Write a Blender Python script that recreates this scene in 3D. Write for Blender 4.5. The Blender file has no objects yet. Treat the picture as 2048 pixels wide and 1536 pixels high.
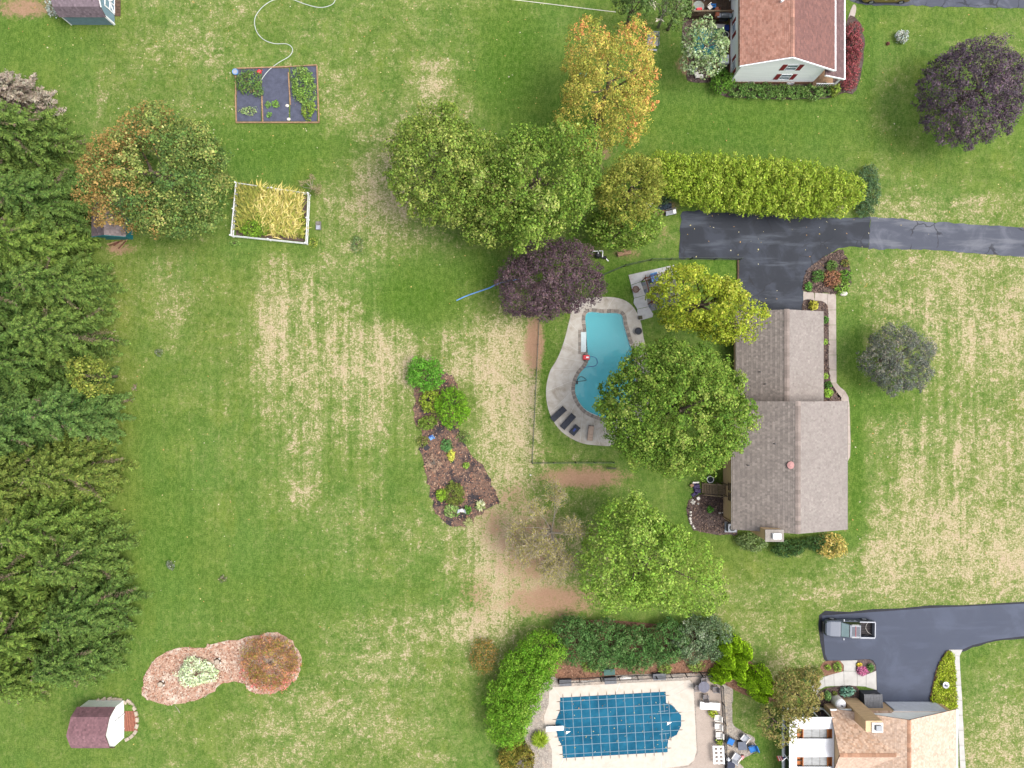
import bpy, math, random
import numpy as np
from mathutils import Vector, Matrix

# ---------------------------------------------------------------- camera, sky, sun, exposure
scene = bpy.context.scene
H = 80.0            # drone height above the lawn, metres
F = 1440.0          # focal length in photograph pixels (2048 wide)
cam_d = bpy.data.cameras.new('camera')
cam_d.sensor_width = 36.0
cam_d.lens = 36.0 * F / 2048.0
cam_d.clip_start = 1.0
cam_d.clip_end = 2000.0
cam = bpy.data.objects.new('camera', cam_d)
cam.location = (0, 0, H)
cam.rotation_euler = (0, 0, 0)
scene.collection.objects.link(cam)
scene.camera = cam

SUN_EL, SUN_AZ = math.radians(62), math.radians(96)   # azimuth clockwise from +Y
world = bpy.data.worlds.new('World')
scene.world = world
world.use_nodes = True
wn, wl = world.node_tree.nodes, world.node_tree.links
bg = wn['Background']
sky = wn.new('ShaderNodeTexSky')
sky.sky_type = 'NISHITA'
sky.sun_disc = False
sky.sun_elevation = SUN_EL
sky.sun_rotation = SUN_AZ
sky.air_density = 0.9
sky.dust_density = 4.0
sky.ozone_density = 1.0
hsv = wn.new('ShaderNodeHueSaturation')      # an overcast sky is paler than a clear one
hsv.inputs['Saturation'].default_value = 0.4
wl.new(sky.outputs[0], hsv.inputs['Color'])
wl.new(hsv.outputs[0], bg.inputs[0])
bg.inputs[1].default_value = 0.14

sun_d = bpy.data.lights.new('sun', 'SUN')
sun_d.energy = 1.25
sun_d.angle = math.radians(34)
sun_d.color = (1.0, 0.95, 0.88)
sun = bpy.data.objects.new('sun', sun_d)
sun.rotation_euler = (math.radians(90) - SUN_EL, 0, -SUN_AZ + math.pi)
sun.location = (30, 20, 120)
scene.collection.objects.link(sun)

vs = scene.view_settings
vs.view_transform = 'Standard'
vs.look = 'None'
vs.exposure = 1.27
vs.gamma = 1.0
vs.use_curve_mapping = False
scene.render.resolution_x, scene.render.resolution_y = 1024, 768
scene.render.engine = 'CYCLES'
scene.cycles.max_bounces = 4
scene.cycles.diffuse_bounces = 2
scene.cycles.transparent_max_bounces = 8

# ---------------------------------------------------------------- helpers
C = scene.collection
RNG = np.random.default_rng(7)
random.seed(7)
R = math.radians
UP = Vector((0, 0, 1))


def P(px, py, z=0.0):
    """place of a photograph pixel for something z metres above the lawn"""
    k = (H - z) / F
    return ((px - 1024) * k, (768 - py) * k, z)


def PX(px, z=0.0): return (px - 1024) * (H - z) / F
def PY(py, z=0.0): return (768 - py) * (H - z) / F
def ML(p, z=0.0): return p * (H - z) / F


def S(r, g, b, k=0.5):
    """an sRGB reading turned into a surface colour"""
    def c(u):
        u /= 255.0
        return (u / 12.92 if u <= 0.04045 else ((u + 0.055) / 1.055) ** 2.4) * k
    return (c(r), c(g), c(b))


WLOC = {}


def tag(o, label=None, cat=None, group=None, kind=None):
    if label: o['label'] = label
    if cat: o['category'] = cat
    if group: o['group'] = group
    if kind: o['kind'] = kind
    return o


def thing(name, label, cat, loc=(0, 0, 0), group=None, rz=0.0):
    o = bpy.data.objects.new(name, None)
    o.empty_display_size = 0.3
    o.location = loc
    o.rotation_euler = (0, 0, rz)
    C.objects.link(o)
    WLOC[o.name] = Vector(loc)
    return tag(o, label, cat, group)


def dup(root, loc, rz=0.0, label=None, group=None, scale=None):
    r = root.copy(); C.objects.link(r)
    r.location = loc; r.rotation_euler = (0, 0, rz)
    if scale: r.scale = scale
    WLOC[r.name] = Vector(loc)
    if label: r['label'] = label
    if group: r['group'] = group
    for ch in list(root.children):
        c = ch.copy(); C.objects.link(c); c.parent = r
        for g in list(ch.children):
            d = g.copy(); C.objects.link(d); d.parent = c
    return r


def mesh_np(name, co, quads=None, tris=None, fcol=None, smooth=False):
    """fast mesh from numpy arrays; fcol = one colour for each face"""
    me = bpy.data.meshes.new(name)
    nq = 0 if quads is None else len(quads)
    nt = 0 if tris is None else len(tris)
    me.vertices.add(len(co))
    me.vertices.foreach_set('co', np.asarray(co, np.float32).ravel())
    parts, starts = [], []
    s = 0
    if nq:
        parts.append(np.asarray(quads, np.int32).ravel())
        starts.append(np.arange(nq, dtype=np.int32) * 4); s = nq * 4
    if nt:
        parts.append(np.asarray(tris, np.int32).ravel())
        starts.append(s + np.arange(nt, dtype=np.int32) * 3)
    li = np.concatenate(parts)
    me.loops.add(len(li)); me.loops.foreach_set('vertex_index', li)
    me.polygons.add(nq + nt)
    me.polygons.foreach_set('loop_start', np.concatenate(starts))
    if smooth:
        me.polygons.foreach_set('use_smooth', np.ones(nq + nt, bool))
    me.update(calc_edges=True)
    if fcol is not None:
        at = me.attributes.new('col', 'FLOAT_COLOR', 'FACE')
        a = np.ones((nq + nt, 4), np.float32); a[:, :3] = fcol
        at.data.foreach_set('color', a.ravel())
    return me


def link(name, me, mat, parent=None, kind=None, loc=None, rz=0.0):
    o = bpy.data.objects.new(name, me)
    if mat is not None and not me.materials:
        me.materials.append(mat)
    C.objects.link(o)
    if parent is not None:
        o.parent = parent
        WLOC[o.name] = WLOC.get(parent.name, Vector((0, 0, 0))).copy()
    else:
        WLOC[o.name] = Vector((0, 0, 0))
    if loc is not None: o.location = loc
    if rz: o.rotation_euler = (0, 0, rz)
    if kind: o['kind'] = kind
    return o


class MB:
    """collects simple shapes in world coordinates; build() makes one mesh object of them"""
    def __init__(s): s.v, s.f, s.c = [], [], []

    def add(s, vs_, fs_, col=None):
        n = len(s.v)
        s.v.extend([tuple(p) for p in vs_])
        for f in fs_:
            s.f.append(tuple(i + n for i in f)); s.c.append(col)
        return s

    def hexa(s, p, col=None):
        return s.add(p, [(3, 2, 1, 0), (4, 5, 6, 7), (0, 1, 5, 4), (1, 2, 6, 5), (2, 3, 7, 6), (3, 0, 4, 7)], col)

    def box(s, x0, x1, y0, y1, z0, z1, col=None):
        return s.hexa([(x0, y0, z0), (x1, y0, z0), (x1, y1, z0), (x0, y1, z0),
                       (x0, y0, z1), (x1, y0, z1), (x1, y1, z1), (x0, y1, z1)], col)

    def obox(s, c, size, rz=0.0, rx=0.0, ry=0.0, col=None, taper=1.0):
        m = Matrix.Translation(c) @ Matrix.Rotation(rz, 4, 'Z') @ Matrix.Rotation(ry, 4, 'Y') @ Matrix.Rotation(rx, 4, 'X')
        a, b, h = size[0] / 2, size[1] / 2, size[2] / 2
        q = [(-a, -b, -h), (a, -b, -h), (a, b, -h), (-a, b, -h)]
        q += [(x * taper, y * taper, h) for x, y, _ in q]
        return s.hexa([m @ Vector(p) for p in q], col)

    def bar(s, a, b, w, h=None, col=None):
        a, b = Vector(a), Vector(b); h = h or w
        d = (b - a).normalized()
        u = d.cross(UP)
        if u.length < 1e-4: u = Vector((1, 0, 0))
        u.normalize(); n = u.cross(d).normalized()
        u *= w / 2; n *= h / 2
        return s.hexa([a - u - n, a + u - n, b + u - n, b - u - n, a - u + n, a + u + n, b + u + n, b - u + n], col)

    def prism(s, poly, z0, z1, col=None):
        n = len(poly)
        ar = sum(poly[i][0] * poly[(i + 1) % n][1] - poly[(i + 1) % n][0] * poly[i][1] for i in range(n))
        if ar < 0: poly = poly[::-1]
        v = [(p[0], p[1], z0) for p in poly] + [(p[0], p[1], z1) for p in poly]
        f = [tuple(range(n))[::-1], tuple(range(n, 2 * n))] + [(i, (i + 1) % n, n + (i + 1) % n, n + i) for i in range(n)]
        return s.add(v, f, col)

    def tube(s, pts, r, n=6, cap=True, col=None, closed=False):
        pts = [Vector(p) for p in pts]; m = len(pts)
        rs = r if hasattr(r, '__len__') else [r] * m
        v, f = [], []
        for i, p in enumerate(pts):
            if closed: d = pts[(i + 1) % m] - pts[i - 1]
            else: d = pts[min(i + 1, m - 1)] - pts[max(i - 1, 0)]
            d.normalize()
            u = d.cross(UP)
            if u.length < 1e-3: u = Vector((1, 0, 0))
            u.normalize(); w = u.cross(d)
            for k in range(n):
                a = 2 * math.pi * k / n
                v.append(p + (u * math.cos(a) + w * math.sin(a)) * rs[i])
        for i in range(m if closed else m - 1):
            j = (i + 1) % m
            for k in range(n):
                k2 = (k + 1) % n
                f.append((i * n + k, i * n + k2, j * n + k2, j * n + k))
        if cap and not closed:
            f.append(tuple(range(n))[::-1]); f.append(tuple((m - 1) * n + k for k in range(n)))
        return s.add(v, f, col)

    def lathe(s, c, prof, n=16, sx=1.0, sy=1.0, col=None):
        v, f = [], []
        for r, z in prof:
            for k in range(n):
                a = 2 * math.pi * k / n
                v.append((c[0] + r * sx * math.cos(a), c[1] + r * sy * math.sin(a), c[2] + z))
        for i in range(len(prof) - 1):
            for k in range(n):
                k2 = (k + 1) % n
                f.append((i * n + k, i * n + k2, (i + 1) * n + k2, (i + 1) * n + k))
        f.append(tuple(range(n))[::-1]); f.append(tuple((len(prof) - 1) * n + k for k in range(n)))
        return s.add(v, f, col)

    def build(s, name, mat, parent=None, kind=None, smooth=False, local=False):
        o_ = Vector((0, 0, 0))
        if parent is not None and not local: o_ = WLOC.get(parent.name, o_)
        me = bpy.data.meshes.new(name)
        me.from_pydata([(p[0] - o_.x, p[1] - o_.y, p[2] - o_.z) for p in s.v], [], s.f)
        if any(c is not None for c in s.c):
            at = me.attributes.new('col', 'FLOAT_COLOR', 'FACE')
            a = []
            for c in s.c: a.extend((*(c or (.5, .5, .5)), 1.0))
            at.data.foreach_set('color', a)
        if smooth:
            me.polygons.foreach_set('use_smooth', [True] * len(me.polygons))
        return link(name, me, mat, parent, kind)


def one(name, mat, parent, fn, *a, kind=None, smooth=False, **k):
    """one shape, one part"""
    m = MB(); getattr(m, fn)(*a, **k)
    return m.build(name, mat, parent, kind, smooth)


def spline(pts, n=6, closed=True):
    """Catmull-Rom through 2-D or 3-D points"""
    p = [np.array(q, float) for q in pts]; m = len(p); out = []
    for i in range(m if closed else m - 1):
        if closed: a, b, c, d = p[i - 1], p[i], p[(i + 1) % m], p[(i + 2) % m]
        else: a, b, c, d = p[max(i - 1, 0)], p[i], p[i + 1], p[min(i + 2, m - 1)]
        for k in range(n):
            t = k / n
            out.append(.5 * ((2 * b) + (-a + c) * t + (2 * a - 5 * b + 4 * c - d) * t * t + (-a + 3 * b - 3 * c + d) * t ** 3))
    if not closed: out.append(p[-1])
    return [tuple(q) for q in out]


def PP(pts, z=0.0): return [P(x, y, z)[:2] for x, y in pts]


def jitter_poly(poly, amt, seed=0):
    r = np.random.default_rng(seed)
    return [(x + r.normal(0, amt), y + r.normal(0, amt)) for x, y in poly]


def inside(xy, poly):
    x, y = xy[:, 0], xy[:, 1]; res = np.zeros(len(xy), bool); n = len(poly)
    for i in range(n):
        x0, y0 = poly[i][:2]; x1, y1 = poly[(i + 1) % n][:2]
        if y0 == y1: continue
        c = ((y0 > y) != (y1 > y)) & (x < (x1 - x0) * (y - y0) / (y1 - y0) + x0)
        res ^= c
    return res


def scatter_in(poly, n, rng):
    a = np.array([q[:2] for q in poly]); lo, hi = a.min(0), a.max(0)
    out = np.zeros((0, 2))
    while len(out) < n:
        q = lo + rng.random((n * 2, 2)) * (hi - lo)
        out = np.vstack([out, q[inside(q, poly)]])
    return out[:n]


# ---------------------------------------------------------------- materials
MATS = {}


def nodes_of(name):
    m = bpy.data.materials.new(name); m.use_nodes = True
    MATS[name] = m
    nt = m.node_tree
    return m, nt, nt.nodes['Principled BSDF']


def N(nt, typ, **kw):
    n = nt.nodes.new(typ)
    for k, v in kw.items():
        if k.startswith('i_'):
            key = k[2:]
            n.inputs[int(key) if key.isdigit() else key].default_value = v
        else: setattr(n, k, v)
    return n


def noise(nt, vec, scale, detail=4, rough=.6, stretch=None, dist=0.0):
    if stretch:
        mp = N(nt, 'ShaderNodeMapping'); mp.inputs['Scale'].default_value = stretch
        nt.links.new(vec, mp.inputs['Vector']); vec = mp.outputs[0]
    n = N(nt, 'ShaderNodeTexNoise'); n.inputs['Scale'].default_value = scale
    n.inputs['Detail'].default_value = detail; n.inputs['Roughness'].default_value = rough
    n.inputs['Distortion'].default_value = dist
    nt.links.new(vec, n.inputs['Vector'])
    return n.outputs[0]


def mathn(nt, op, a, b=None, clamp=False):
    n = N(nt, 'ShaderNodeMath', operation=op); n.use_clamp = clamp
    for i, x in enumerate((a, b)):
        if x is None: continue
        if isinstance(x, (int, float)): n.inputs[i].default_value = x
        else: nt.links.new(x, n.inputs[i])
    return n.outputs[0]


def mixc(nt, fac, a, b, blend='MIX'):
    n = N(nt, 'ShaderNodeMix', data_type='RGBA', blend_type=blend)
    for sock, x in ((n.inputs[0], fac), (n.inputs[6], a), (n.inputs[7], b)):
        if isinstance(x, (int, float)): sock.default_value = x
        elif isinstance(x, tuple): sock.default_value = (*x[:3], 1)
        else: nt.links.new(x, sock)
    return n.outputs[2]


def smooth(nt, x, lo, hi):
    n = N(nt, 'ShaderNodeMapRange', interpolation_type='SMOOTHSTEP')
    n.inputs[1].default_value = lo; n.inputs[2].default_value = hi
    nt.links.new(x, n.inputs[0])
    return n.outputs[0]


def pos(nt): return N(nt, 'ShaderNodeNewGeometry').outputs['Position']


def bumpn(nt, bs, h, strength, dist=.05):
    b = N(nt, 'ShaderNodeBump'); b.inputs['Strength'].default_value = strength
    b.inputs['Distance'].default_value = dist
    nt.links.new(h, b.inputs['Height']); nt.links.new(b.outputs[0], bs.inputs['Normal'])


def mat(name, col, rough=.75, var=.22, scale=1.5, col2=None, bump=.0, bscale=15, metal=0.0, spec=.35, attr=False, fine=.12, stretch=None):
    """plain material: colour with broad wear and fine grain"""
    if name in MATS: return MATS[name]
    m, nt, bs = nodes_of(name)
    p = pos(nt)
    a = noise(nt, p, scale, 5, .65, stretch)
    b = noise(nt, p, bscale, 3, .6, stretch)
    if attr:
        at = N(nt, 'ShaderNodeAttribute', attribute_name='col'); base = at.outputs['Color']
        lo = mixc(nt, 1.0, base, (1 - var,) * 3, 'MULTIPLY'); hi = mixc(nt, 1.0, base, (1 + var,) * 3, 'MULTIPLY')
    else:
        c2 = col2 or col
        lo = tuple(x * (1 - var) for x in col); hi = tuple(x * (1 + var) for x in c2)
    k = smooth(nt, a, .3, .7)
    c = mixc(nt, k, lo, hi)
    f = mixc(nt, b, (1 - fine * 2,) * 3, (1 + fine * 2,) * 3)
    c = mixc(nt, 1.0, c, f, 'MULTIPLY')
    nt.links.new(c, bs.inputs['Base Color'])
    bs.inputs['Roughness'].default_value = rough
    bs.inputs['Metallic'].default_value = metal
    bs.inputs['Specular IOR Level'].default_value = spec
    if bump: bumpn(nt, bs, b, bump)
    return m


def leaf_mat(name, trans=.16, rough=.65, spec=.12):
    m, nt, bs = nodes_of(name)
    at = N(nt, 'ShaderNodeAttribute', attribute_name='col')
    p = pos(nt)
    f = mixc(nt, noise(nt, p, 2.2, 2), (.78, .8, .82), (1.22, 1.2, 1.18))
    c = mixc(nt, 1.0, at.outputs['Color'], f, 'MULTIPLY')
    nt.links.new(c, bs.inputs['Base Color'])
    bs.inputs['Roughness'].default_value = rough
    bs.inputs['Specular IOR Level'].default_value = spec
    t = N(nt, 'ShaderNodeBsdfTranslucent'); nt.links.new(c, t.inputs['Color'])
    mx = N(nt, 'ShaderNodeMixShader'); mx.inputs[0].default_value = trans
    out = nt.nodes['Material Output']
    nt.links.new(bs.outputs[0], mx.inputs[1]); nt.links.new(t.outputs[0], mx.inputs[2])
    nt.links.new(mx.outputs[0], out.inputs['Surface'])
    return m


LEAF = leaf_mat('foliage')
BARK = mat('bark', S(120, 105, 90), .9, .3, 6, bump=.5)
BARK_GREY = mat('grey_bark', S(185, 175, 160), .9, .2, 6)
ATTR = mat('painted_pieces', (0, 0, 0), .8, .12, 2, attr=True)
CHIP = mat('loose_chips', (0, 0, 0), .9, .1, 6, attr=True)
# ---------------------------------------------------------------- the lawn
DRY = """
11223444333333333211221111111112
11134453333333331122111111111233
11233333335337311111000001132111
11333333335446521111000001132111
11333222113564321111111111232111
11222221013774222111111111232222
11222221135685332222111112356554
11222221115554322222222222233344
11233422554421112111111113455666
11223632766510345211111112356666
11222423756764588211111111144677
11122223667775788211111111134566
11111223565654488211111111134445
11111122465543488321111111155666
11111122353322477432111111146666
11111122363323575432111111156666
11111111224444688643211112167777
11111111133333587543211223587878
11111112222222499643213445566566
11111223333456874321123553333222
11111111124554454211111366422223
11111112344544332111112432222244
11112324555554321111113422223356
11112324554444321111112322223366
"""
DRY = np.array([[int(c) for c in (r + r[-1] * 32)[:32]] for r in DRY.split()], float) / 9.0
SOIL = [(50, 15, 110, 32, .8), (1068, 690, 30, 85, .9), (1165, 955, 135, 34, .85), (1025, 1000, 90, 75, .62),
        (1060, 1100, 130, 160, .72), (1100, 1200, 150, 56, .8), (960, 1190, 80, 100, .6), (372, 590, 32, 42, .45),
        (1325, 470, 30, 50, .55), (1255, 505, 60, 30, .6), (165, 268, 40, 30, .3), (238, 498, 45, 18, .8),
        (1320, 415, 60, 22, .8), (885, 185, 36, 38, .5), (820, 405, 32, 24, .5), (1692, 1050, 18, 24, .6),
        (635, 975, 30, 26, .5), (990, 1050, 70, 90, .66), (70, 240, 60, 36, .5), (245, 560, 16, 90, .35),
        (250, 1270, 30, 30, .4), (760, 660, 60, 26, .3), (1190, 300, 60, 50, .7), (1120, 640, 60, 24, .5),
        (1700, 440, 300, 8, .5), (1530, 545, 6, 30, .5), (1720, 1300, 30, 20, .3), (1090, 900, 60, 22, .5),
        (1560, 1310, 40, 30, .3), (1395, 130, 60, 40, .9), (1420, 60, 60, 60, .9), (40, 700, 240, 700, .25)]
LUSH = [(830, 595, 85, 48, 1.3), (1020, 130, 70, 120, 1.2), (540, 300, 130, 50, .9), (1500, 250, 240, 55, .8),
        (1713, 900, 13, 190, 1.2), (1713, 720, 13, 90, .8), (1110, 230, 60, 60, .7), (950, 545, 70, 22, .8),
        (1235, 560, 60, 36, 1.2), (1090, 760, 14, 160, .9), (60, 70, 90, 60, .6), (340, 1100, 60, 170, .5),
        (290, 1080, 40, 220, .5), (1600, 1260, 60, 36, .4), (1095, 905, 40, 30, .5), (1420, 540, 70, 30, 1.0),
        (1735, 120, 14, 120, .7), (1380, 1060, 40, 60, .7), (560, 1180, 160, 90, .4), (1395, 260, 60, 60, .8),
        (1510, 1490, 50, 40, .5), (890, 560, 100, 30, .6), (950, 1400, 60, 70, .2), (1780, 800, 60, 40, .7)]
WARM = [(240, 700, 40, 420, .9), (1420, 1130, 120, 60, .7), (1500, 1230, 100, 40, .5), (640, 440, 60, 60, .3),
        (930, 740, 120, 130, .3), (440, 640, 120, 120, .4), (1900, 1080, 200, 160, .2)]

VERT = [(690, 740, 300, 320, 1), (1890, 820, 170, 330, .8), (960, 1120, 140, 160, .7), (330, 1000, 120, 320, .7), (1000, 780, 60, 160, .5)]
HORIZ = [(560, 300, 460, 70, 1), (960, 130, 240, 150, .9), (1480, 1180, 320, 60, .9), (640, 1280, 420, 220, .6), (1600, 240, 300, 60, .7), (350, 120, 260, 110, .6), (1880, 400, 180, 50, .8)]


def axis(lo, hi, step, far):
    a = np.arange(lo, hi + 1e-6, step)
    return np.concatenate([-np.array(far[::-1]), a, np.array(far)])


gx = axis(-66, 66, .5, [80, 110, 170, 300, 600]); gy = axis(-50, 50, .5, [70, 110, 170, 300, 600])
GX, GY = np.meshgrid(gx, gy)
pxs, pys = GX.ravel() * F / H + 1024, 768 - GY.ravel() * F / H


def grid_sample(g, px, py):
    u = np.clip(px / 64 - .5, 0, 30.999); v = np.clip(py / 64 - .5, 0, 22.999)
    i, j = u.astype(int), v.astype(int); a, b = u - i, v - j
    a = a * a * (3 - 2 * a); b = b * b * (3 - 2 * b)
    return (g[j, i] * (1 - a) + g[j, i + 1] * a) * (1 - b) + (g[j + 1, i] * (1 - a) + g[j + 1, i + 1] * a) * b


def blobs(lst, px, py):
    o = np.zeros(len(px))
    for cx, cy, rx, ry, k in lst:
        d = ((px - cx) / rx) ** 2 + ((py - cy) / ry) ** 2
        o = np.maximum(o, k * np.exp(-d * .9))
    return o


WATER_PX = [(1173, 627), (1207, 626), (1241, 628), (1248, 650), (1257, 681), (1268, 716), (1271, 760), (1260, 800),
            (1238, 828), (1212, 836), (1188, 829), (1170, 819), (1157, 803), (1150, 783), (1152, 763), (1160, 746),
            (1172, 732), (1177, 718), (1175, 700), (1173, 666)]
OUTER_PX = [(1150, 602), (1218, 594), (1258, 606), (1279, 637), (1287, 675), (1296, 720), (1300, 772), (1292, 830),
            (1266, 872), (1232, 890), (1200, 891), (1160, 885), (1122, 862), (1099, 826), (1092, 783), (1099, 745),
            (1112, 722), (1122, 700), (1131, 672), (1140, 636)]
water_edge = spline(PP(WATER_PX), 5)
hole = [(x * 1.0, y * 1.0) for x, y in water_edge]

nxg, nyg = len(gx), len(gy)
idx = np.arange(nxg * nyg).reshape(nyg, nxg)
quads = np.stack([idx[:-1, :-1], idx[:-1, 1:], idx[1:, 1:], idx[1:, :-1]], -1).reshape(-1, 4)
co = np.stack([GX.ravel(), GY.ravel(), np.zeros(nxg * nyg)], -1)
ins = inside(co[:, :2], hole)
near = ins.copy()
for dx, dy in ((.5, 0), (-.5, 0), (0, .5), (0, -.5)):      # the hole reaches a little under the pool deck
    near |= inside(co[:, :2] + np.array([dx, dy]), hole)
quads = quads[~near[quads].any(1)]
lawn_me = mesh_np('lawn', co, quads)
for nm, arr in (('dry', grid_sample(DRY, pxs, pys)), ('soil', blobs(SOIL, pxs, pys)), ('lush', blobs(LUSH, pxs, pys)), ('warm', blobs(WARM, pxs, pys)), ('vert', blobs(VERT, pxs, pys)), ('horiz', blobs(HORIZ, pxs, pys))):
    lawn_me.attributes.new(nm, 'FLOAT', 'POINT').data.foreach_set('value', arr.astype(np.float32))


def lawn_material():
    m, nt, bs = nodes_of('lawn')
    p = pos(nt)
    A = lambda n: N(nt, 'ShaderNodeAttribute', attribute_name=n).outputs['Fac']
    n1 = noise(nt, p, .32, 5, .62)
    n2 = noise(nt, p, 1.15, 5, .65, dist=.6)
    n3 = noise(nt, p, 4.2, 4, .7, dist=.4)
    nv = noise(nt, p, .55, 5, .65, (2.2, .12, 1))
    nh = noise(nt, p, .55, 5, .65, (.16, 1.6, 1))
    s = mathn(nt, 'MULTIPLY', n1, .22)
    s = mathn(nt, 'ADD', s, mathn(nt, 'MULTIPLY', n2, .42))
    s = mathn(nt, 'ADD', s, mathn(nt, 'MULTIPLY', n3, .46))
    s = mathn(nt, 'ADD', s, mathn(nt, 'MULTIPLY', mathn(nt, 'ADD', mathn(nt, 'MULTIPLY', mathn(nt, 'SUBTRACT', nv, .5), A('vert')), .5), .50))
    s = mathn(nt, 'ADD', s, mathn(nt, 'MULTIPLY', mathn(nt, 'ADD', mathn(nt, 'MULTIPLY', mathn(nt, 'SUBTRACT', nh, .5), A('horiz')), .5), .34))
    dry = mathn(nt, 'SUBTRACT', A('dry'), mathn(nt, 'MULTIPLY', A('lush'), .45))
    s = mathn(nt, 'ADD', s, mathn(nt, 'MULTIPLY', dry, .275))
    s = mathn(nt, 'SUBTRACT', s, .17)
    soft = mathn(nt, 'MULTIPLY', smooth(nt, s, .82, 1.05), .66)
    # living grass
    g = mixc(nt, smooth(nt, n1, .35, .65), S(100, 132, 50), S(128, 152, 68))
    g = mixc(nt, smooth(nt, noise(nt, p, .14, 3), .4, .65), g, S(108, 144, 64))
    g = mixc(nt, mathn(nt, 'MULTIPLY', smooth(nt, noise(nt, p, .2, 4, .6), .5, .68), .6), g, S(76, 122, 42))
    g = mixc(nt, mathn(nt, 'MULTIPLY', smooth(nt, noise(nt, p, .26, 4, .6, (1.4, .7, 1)), .54, .7), .5), g, S(136, 152, 56))
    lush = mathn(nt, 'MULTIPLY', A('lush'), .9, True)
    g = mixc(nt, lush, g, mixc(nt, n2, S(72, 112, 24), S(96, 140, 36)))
    warm = mathn(nt, 'MULTIPLY', mathn(nt, 'MULTIPLY', A('warm'), mathn(nt, 'ADD', n1, .3)), .9, True)
    g = mixc(nt, warm, g, S(140, 140, 58))
    # mowing stripes
    wv = N(nt, 'ShaderNodeTexWave', wave_type='BANDS', bands_direction='X'); wv.inputs['Scale'].default_value = .22
    wv.inputs['Distortion'].default_value = .6; wv.inputs['Detail'].default_value = 2
    nt.links.new(p, wv.inputs['Vector'])
    wh = N(nt, 'ShaderNodeTexWave', wave_type='BANDS', bands_direction='Y'); wh.inputs['Scale'].default_value = .24
    wh.inputs['Distortion'].default_value = .8; wh.inputs['Detail'].default_value = 2
    nt.links.new(p, wh.inputs['Vector'])
    stripe = mixc(nt, smooth(nt, noise(nt, p, .03, 1), .42, .58), wv.outputs['Color'], wh.outputs['Color'])
    g = mixc(nt, 1.0, g, mixc(nt, stripe, (.945, .95, .945), (1.06, 1.05, 1.05)), 'MULTIPLY')
    fine = noise(nt, p, 9, 4, .75)
    mid = noise(nt, p, 2.3, 6, .72, (1.3, .8, 1), dist=.5)
    g = mixc(nt, smooth(nt, mid, .34, .68), mixc(nt, .5, g, S(72, 110, 42)), mixc(nt, .5, g, S(140, 162, 86)))
    g = mixc(nt, mathn(nt, 'MULTIPLY', smooth(nt, n1, .4, .6), .8), g, mixc(nt, 1.0, g, mixc(nt, smooth(nt, nv, .35, .65), (.88, .92, .88), (1.12, 1.08, 1.04)), 'MULTIPLY'))
    g = mixc(nt, 1.0, g, mixc(nt, smooth(nt, fine, .25, .75), (.6, .64, .54), (1.4, 1.36, 1.36)), 'MULTIPLY')
    # dead grass
    s2 = mathn(nt, 'ADD', s, mathn(nt, 'MULTIPLY', mathn(nt, 'SUBTRACT', fine, .5), .36))
    mask = smooth(nt, s2, .94, 1.10)
    g = mixc(nt, soft, g, mixc(nt, n3, S(152, 162, 92), S(186, 182, 124)))
    st = mixc(nt, smooth(nt, n3, .3, .7), S(204, 182, 140), S(238, 220, 190))
    st = mixc(nt, smooth(nt, n1, .48, .72), st, S(230, 202, 178))
    st = mixc(nt, 1.0, st, mixc(nt, smooth(nt, fine, .2, .8), (.70, .71, .66), (1.26, 1.24, 1.24)), 'MULTIPLY')
    c = mixc(nt, mathn(nt, 'MULTIPLY', mask, .82), g, st)
    # bare earth
    sm = smooth(nt, mathn(nt, 'ADD', mathn(nt, 'MULTIPLY', A('soil'), .75), mathn(nt, 'ADD', mathn(nt, 'MULTIPLY', n2, .45), mathn(nt, 'MULTIPLY', n3, .42))), .78, 1.04)
    so = mixc(nt, n3, S(164, 126, 98), S(208, 172, 144))
    so = mixc(nt, 1.0, so, mixc(nt, fine, (.7, .7, .7), (1.25, 1.25, 1.25)), 'MULTIPLY')
    c = mixc(nt, sm, c, so)
    nt.links.new(c, bs.inputs['Base Color'])
    bs.inputs['Roughness'].default_value = .95
    bs.inputs['Specular IOR Level'].default_value = .08
    bumpn(nt, bs, noise(nt, p, 11, 3, .75), .8, .07)
    return m


link('lawn', lawn_me, lawn_material(), kind='structure')

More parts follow.
